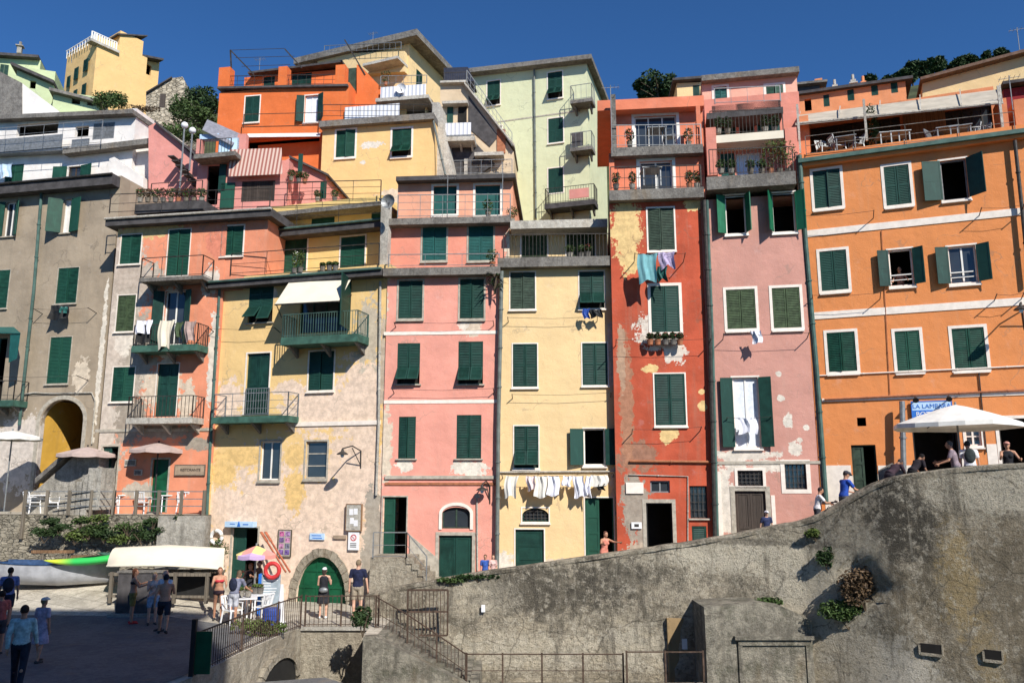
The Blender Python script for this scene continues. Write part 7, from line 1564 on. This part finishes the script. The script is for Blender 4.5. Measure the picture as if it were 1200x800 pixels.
    if hair is not None:
        g.ell(H((0, -.014, .024)), (.083 * k, .094 * k, .098 * k), 14, 10, hr)
        if hairlen: g.ell(H((0, -.055, -.05 - hairlen * .3)), (.072 * k, .045 * k, (.09 + hairlen * .5) * k), 12, 8, hr)
        # carve the face: push front vertices back
        for i, v in enumerate(g.v):
            q = hr.inverted() @ (Vector(v) / k - off - hd)
            if q.y > .035 and q.z < .055: g.v[i] = tuple(P(hd + hr @ Vector((q.x * .8, .02, q.z))))
        g.build('hair', cmat(hair), e, None, True)
    if face:
        for sd_ in lr: q = MB(); q.ell(H((sd_ * .028, .083, .012)), (.011 * k, .006 * k, .006 * k), 8, 5, hr); q.build('eye', 'black', e)
    if cap:
        g = MB(); g.ell(H((0, -.008, .05)), (.088 * k, .1 * k, .072 * k), 14, 8, hr); g.tube([H((0, .06, .05)), H((0, .16, .035))], [.075 * k, .05 * k], 10); 
        for i, v in enumerate(g.v):
            q = hr.inverted() @ (Vector(v) / k - off - hd)
            if q.y > .062 or q.z < .03: g.v[i] = tuple(P(hd + hr @ Vector((q.x, q.y, max(.034, min(q.z, .052 if q.y > .09 else 1))))))
        g.build('cap', cmat(cap), e, None, True)
    # clothes
    if top is not None:
        g = MB()
        if topkind in ('tshirt', 'shirt', 'tank', 'dress'):
            trunk(g, .014)
            if topkind in ('tshirt', 'dress') : 
                for i in (0, 1): cap_(g, J['sh', i], J['sh', i].lerp(J['el', i], .62), .062, .056)
            if topkind != 'tank':
                for i in (0, 1): cap_(g, L @ Vector((lr[i] * .06, 0, .455)), J['sh', i], .066, .06)
            if topkind == 'shirt':
                for i in (0, 1): cap_(g, J['sh', i], J['el', i], .062, .052); cap_(g, J['el', i], J['wr', i].lerp(J['el', i], .1), .052, .042)
            if topkind == 'tank':
                for i, v in enumerate(g.v): pass
        if topkind == 'bikini':
            n = 16; vs_ = []
            for zz, a1, b1 in ((.29, .15, .108), (.38, .155, .108)):
                for q in range(n): t = 6.2832 * q / n; vs_.append(P(L @ Vector((a1 * math.cos(t), b1 * math.sin(t), zz))))
            g.add(vs_, [(q, (q + 1) % n, n + (q + 1) % n, n + q) for q in range(n)] + [tuple(range(n)), tuple(range(2 * n - 1, n - 1, -1))])
            for sd_ in lr: g.ell(P(L @ Vector((sd_ * .065, .09, .335))), (.064 * k, .056 * k, .055 * k), 10, 6)
        voxel(g, {'tshirt': 'tshirt', 'shirt': 'shirt', 'tank': 'tank_top', 'dress': 'dress', 'bikini': 'bikini_top'}[topkind], cmat(top), e, vs)
    if bottom is not None:
        g = MB(); 
        if botkind == 'skirt':
            n = 20; vs_ = []; Ls = [(.12, .145, .11), (.0, .18, .13), (-.2, .2, .15), (-.42, .23, .18)]
            mid = (J['kn', 0] + J['kn', 1]) / 2
            for zz, a1, b1 in Ls:
                c = Vector((0, (mid.y) * max(0, -zz) * 1.6, zz))
                for q in range(n): t = 6.2832 * q / n; w2 = 1 + .05 * math.sin(t * 5) * (zz < 0); vs_.append(P(c + Vector((a1 * w2 * math.cos(t), b1 * w2 * math.sin(t), 0))))
            g.add(vs_, [(i * n + q, i * n + (q + 1) % n, (i + 1) * n + (q + 1) % n, (i + 1) * n + q) for i in range(3) for q in range(n)] + [tuple(range(n)), tuple(3 * n + q for q in range(n))[::-1]])
        else:
            g.ell(P(Vector((0, 0, -.01))), (.175 * k, .128 * k, .12 * k), 14, 8)
            for i in (0, 1):
                f = {'shorts': .72, 'briefs': .12, 'trousers': 1}[botkind]; cap_(g, J['hip', i], J['hip', i].lerp(J['kn', i], f), .1 if botkind != 'briefs' else .098, .082 if f < 1 else .07)
                if botkind == 'trousers': cap_(g, J['kn', i], J['kn', i].lerp(J['an', i], .97), .07, .056)
        voxel(g, {'skirt': 'skirt', 'shorts': 'shorts', 'briefs': 'swim_briefs', 'trousers': 'trousers'}[botkind], cmat(bottom), e, vs)
    if shoes:
        for i in (0, 1): g = MB(); cap_(g, J['an', i] + Vector((0, -.035, -.035)), J['toe', i] + Vector((0, .01, -.0)), .042, .033); g.build('shoe', cmat(shoes), e, None, True)
    if bag:
        g = MB(); c = P(L @ Vector((0, -.17, .28))); g.ell(c, (.15 * k, .09 * k, .22 * k), 12, 8); 
        bg_ = g.build('backpack', cmat(bag), None, None, True); bg_.matrix_world = Matrix.Translation(loc) @ Matrix.Rotation(yaw, 4, 'Z'); tag(bg_, 'bag on the back of the ' + ' '.join(label.split(' with ')[0].split()[:9]), 'backpack', 'bags')
    return e
def gp(u, v, z=None, y=None):
    p = G(u, v, 0 if z is None else z) if y is None else W(u, v, y)
    return Vector((p.x, p.y, pz(p.x, p.y) if z is None else z))
def g0(u, v):
    z = 0
    for _ in range(6): p = G(u, v, z); z = pz(p.x, p.y)
    p.z = z + .01; return p
FC = math.pi          # facing the camera
A0 = ((0, 8, 10), (0, 8, 10))
# square at the lower left
p = g0(19, 810); person(p, R(15), 'man in a light teal shirt and dark jeans, nearest person at lower left', 1.76, 1, (.42, .60, .60), 'shirt', (.02, .025, .04), 'trousers', legs=((12, 6), (-14, 8)), face=False, vs=.013, arms=((-12, 8, 15), (14, 8, 20)))
p = g0(36, 780); person(p + Vector((0, .3, 0)), R(-10), 'small woman in a lilac dress and white hat behind the man in teal', 1.55, 1, (.42, .36, .46), 'dress', (.42, .36, .46), 'skirt', cap=(.75, .73, .68), face=False, fem=True, legs=((10, 5), (-10, 5)), hair=(.25, .18, .1))
p = g0(13, 718); person(p + Vector((-.15, 0, 0)), R(25), 'man in a violet blue t-shirt and dark shorts near the silver boat', 1.78, 1, (.22, .25, .48), 'tshirt', (.025, .03, .05), 'shorts', face=False, bag=(.03, .03, .04), legs=((8, 4), (-12, 8)))
p = g0(2, 768); person(p + Vector((-.15, 0, 0)), R(60), 'person in a faded red shirt half outside the left edge', 1.6, 1, (.45, .12, .10), 'tshirt', (.06, .06, .07), 'shorts', face=True)
p = g0(154, 721); person(p, R(-60), 'woman with long auburn hair, dark top and olive patterned skirt standing by the cabinet', 1.68, 1, (.05, .03, .03), 'bikini', (.22, .17, .05), 'shorts', hair=(.16, .06, .03), hairlen=.2, fem=True, arms=((45, 5, 60), (30, 5, 75)), shoes=(.5, .04, .04))
p = g0(178, 720); person(p, R(-150), 'blonde woman in a pale top and light blue denim shorts', 1.58, 0, (.62, .5, .42), 'tank', (.28, .42, .58), 'shorts', hair=(.42, .28, .13), hairlen=.12, fem=True, arms=((35, 6, 80), (25, 6, 90)))
p = g0(192, 712); person(p, R(160), 'bald man in a pale grey t-shirt and blue shorts behind the shirtless man', 1.76, 0, (.62, .64, .68), 'tshirt', (.06, .1, .25), 'shorts', hair=None, arms=((30, 10, 60), (20, 8, 50)))
p = g0(190, 744); person(p, R(20), 'shirtless man in dark shorts walking away in front of the standing group', 1.76, 1, None, 'tshirt', (.03, .03, .04), 'shorts', hair=(.02, .02, .03), legs=((26, 14), (-24, 22)), arms=((-20, 10, 20), (35, 8, 60)), face=False)
# bar corner
p = g0(256, 702); person(p, R(200), 'woman in a red bikini top and dark sarong beside the upturned boat', 1.66, 1, (.6, .05, .07), 'bikini', (.05, .03, .04), 'briefs', hair=(.2, .08, .05), hairlen=.1, fem=True, arms=((20, 12, 70), (20, 12, 60)), legs=((14, 8), (-6, 4)))
p = g0(272, 732); person(p, R(-20), 'person in a patterned shirt with a navy bag leaning to the cafe table', 1.66, 1, (.20, .21, .28), 'tshirt', (.45, .46, .5), 'shorts', hair=(.12, .08, .05), hairlen=.05, lean=18, arms=((40, 10, 40), (50, 10, 30)), bag=(.02, .025, .05), face=False)
p = g0(291, 716); person(p, R(170), 'red haired woman in a dark tank top under the rainbow parasol', 1.6, 1, (.03, .03, .035), 'tank', (.05, .05, .06), 'shorts', hair=(.2, .07, .03), hairlen=.1, fem=True, arms=((50, 20, 60), (30, 10, 70)))
p = g0(302, 712); person(p, R(120), 'person in a brown top standing right of the red haired woman', 1.62, 1, (.20, .12, .08), 'tshirt', (.03, .03, .04), 'shorts', hair=(.12, .05, .03), arms=((20, 8, 30), (60, 8, 40)))
p = g0(378, 725); person(p, R(5), 'woman in a black dress and white cap seen from behind at the railing', 1.62, 0, (.025, .025, .03), 'tank', (.025, .025, .03), 'skirt', hair=(.06, .04, .03), hairlen=.03, cap=(.75, .75, .75), fem=True, face=False, arms=((15, 8, 70), (25, 10, 80)), shoes=(.7, .7, .7))
e = empty('handbag', (p.x + .03, p.y - .17, .93), 0, 'pale grey waist bag on the back of the woman in black', 'bag', 'bags'); g = MB(); g.ell((0, 0, 0), (.15, .07, .09), 12, 8); g.build('bag_body', 'metal', e, None, True); g = MB(); g.tube([(-.14, .02, .05), (-.17, .12, .1), (-.15, .22, .12)], .01, 6); g.build('strap', 'iron', e)
p = g0(418, 726); person(p, R(-5), 'tall man in a navy t-shirt and khaki shorts by the arched door', 1.88, 0, (.018, .022, .055), 'tshirt', (.36, .30, .22), 'shorts', hair=(.22, .16, .10), face=False, arms=((0, 12, 12), (0, 14, 10)))
# along the lane: stand behind the wall at lane level
def lane(u, back=.9):
    for _ in range(3): x = W(u, 600, wtop(0 if _ == 0 else x).y + back).x
    q = wtop(x); return Vector((x, q.y + back, q.z - .9))
p = lane(569, 1.2); person(p + Vector((0, 0, .18)), R(170), 'small person in a blue top by the drainpipe of the pink house', 1.2, 1, (.05, .12, .42), 'tshirt', (.05, .1, .3), 'shorts', hair=(.05, .03, .02)); p = lane(578, 1.2); person(p + Vector((0, 0, .18)), R(200), 'small person in a pale pink top by the drainpipe of the pink house', 1.15, 0, (.65, .42, .38), 'tshirt', (.35, .12, .1), 'shorts', hair=(.12, .07, .04), hairlen=.06, fem=True)
p = lane(707, 1.5); person(p, R(215), 'woman in coral reaching out of the half open green doorway', 1.55, 1, (.68, .25, .18), 'tank', (.6, .22, .16), 'shorts', hair=(.1, .04, .03), fem=True, arms=((80, 15, 20), (60, 40, 40)), lean=8)
e = empty('bucket', lane(700, 1.5) + Vector((0, 0, .28)), 0, 'blue and white bucket beside the woman in coral', 'bucket'); g = MB(); g.tube([(0, 0, 0), (0, 0, .2)], [.12, .15], 12); g.build('bucket_body', 'blue', e); g = MB(); g.tube([(0, 0, .2), (0, 0, .26)], [.155, .16], 12); g.build('rim', 'plastic', e); g = MB(); g.box(-.2, .2, -.15, .15, -.28, 0); g.build('stool', 'woodg', e)
p = lane(897, .8); person(p + Vector((0, 0, .12)), R(190), 'child in a white cap and navy top before the brown wooden door', 1.25, 0, (.03, .04, .10), 'tshirt', (.5, .5, .52), 'shorts', hair=(.1, .06, .03), cap=(.75, .75, .78), arms=((10, 8, 20), (-20, 10, 10)))
p = lane(950, .5); person(p + Vector((0, 0, .22)), R(-100), 'man in a white t-shirt sitting by the wall below the barred window', 1.5, 1, (.74, .70, .70), 'tshirt', (.05, .05, .06), 'shorts', hair=(.03, .02, .02), arms=((40, 8, 60), (50, 8, 60)), lean=12, headnod=15)
e = empty('backpack', lane(961, .35) + Vector((0, 0, .62)), 0, 'small black bag held up beside the sitting man in white', 'bag', 'bags'); g = MB(); g.ell((0, 0, .13), (.17, .1, .17), 12, 8); g.build('bag_body', 'black', e, None, True); g = MB(); g.tube([(-.06, 0, .28), (0, 0, .36), (.06, 0, .28)], .012, 6); g.build('handle', 'black', e)
p = lane(977, .55); person(p, R(-80), 'man in a royal blue t-shirt and dark cap by the green drainpipe', 1.72, 1, (.03, .09, .45), 'tshirt', (.1, .1, .12), 'shorts', hair=(.03, .02, .02), cap=(.05, .05, .06), arms=((35, 8, 50), (45, 8, 40)), lean=10, headnod=20)
p = lane(1026, .6); person(p + Vector((0, 0, .15)), R(-70), 'person in dark clothes bending low behind the rising wall before the green door', 1.5, 2, (.05, .03, .04), 'tshirt', (.04, .03, .04), 'shorts', hair=(.05, .04, .04), lean=50, headnod=10, arms=((60, 8, 20), (70, 8, 20)))
p = lane(1052, .6); person(p + Vector((0, 0, .15)), R(-75), 'dark haired person in black bending forward where the wall reaches its top', 1.45, 2, (.025, .02, .025), 'tshirt', (.02, .02, .02), 'shorts', hair=(.015, .012, .012), lean=42, arms=((60, 8, 30), (50, 8, 40)))
p = lane(1100, 1.4); person(p, R(60), 'grey haired man in a grey and pink shirt under the large white parasol', 1.66, 1, (.28, .22, .25), 'tshirt', (.1, .1, .12), 'shorts', hair=(.12, .11, .10), lean=10, arms=((30, 10, 50), (40, 10, 50)), face=False); p = lane(1113, 1.6); person(p, R(-20), 'person in a white shirt and dark waistcoat under the large white parasol, right one', 1.64, 1, (.75, .75, .78), 'tshirt', (.03, .04, .04), 'shorts', hair=(.03, .03, .03), bag=(.04, .05, .05), lean=14, face=False)
p = lane(1150, .9); person(p, R(150), 'woman in a black top and pale red cap at the right edge', 1.5, 1, (.02, .02, .025), 'tank', (.02, .02, .03), 'shorts', hair=(.08, .05, .03), cap=(.6, .28, .22), fem=True, arms=((30, 25, 60), (40, 8, 60)))
s, z = fO.at(1056, 334, -.5); person(fO.world(s, -.55, z - .95), -fO.a + R(170), 'bare shouldered person leaning out of the open middle window of the orange house', 1.62, 1, (.5, .25, .17), 'tank', (.2, .2, .2), 'shorts', hair=(.05, .03, .02), lean=12, arms=((40, 20, 50), (30, 20, 60)), fem=True, shoes=None)
# railing in that window
s0, s1, z0, z1 = fO.rect((1042, 322, 1070, 335), .03); e = empty('window_guard', fO.world(s0, .02, z0), -fO.a, 'low white guard rail across the open window with the leaning person', 'guard rail', 'window guard rails'); g = MB(); g.bar((0, 0, z1 - z0), (s1 - s0, 0, z1 - z0), .035); g.bar((0, 0, (z1 - z0) * .55), (s1 - s0, 0, (z1 - z0) * .55), .025); g.build('rail', 'white', e)
s2, s3, z2, z3 = fO.rect((1112, 318, 1145, 332), .03); dup(e, fO.world(s2, .02, z2), -fO.a, 'low white guard rail across the middle right open window of the orange house')
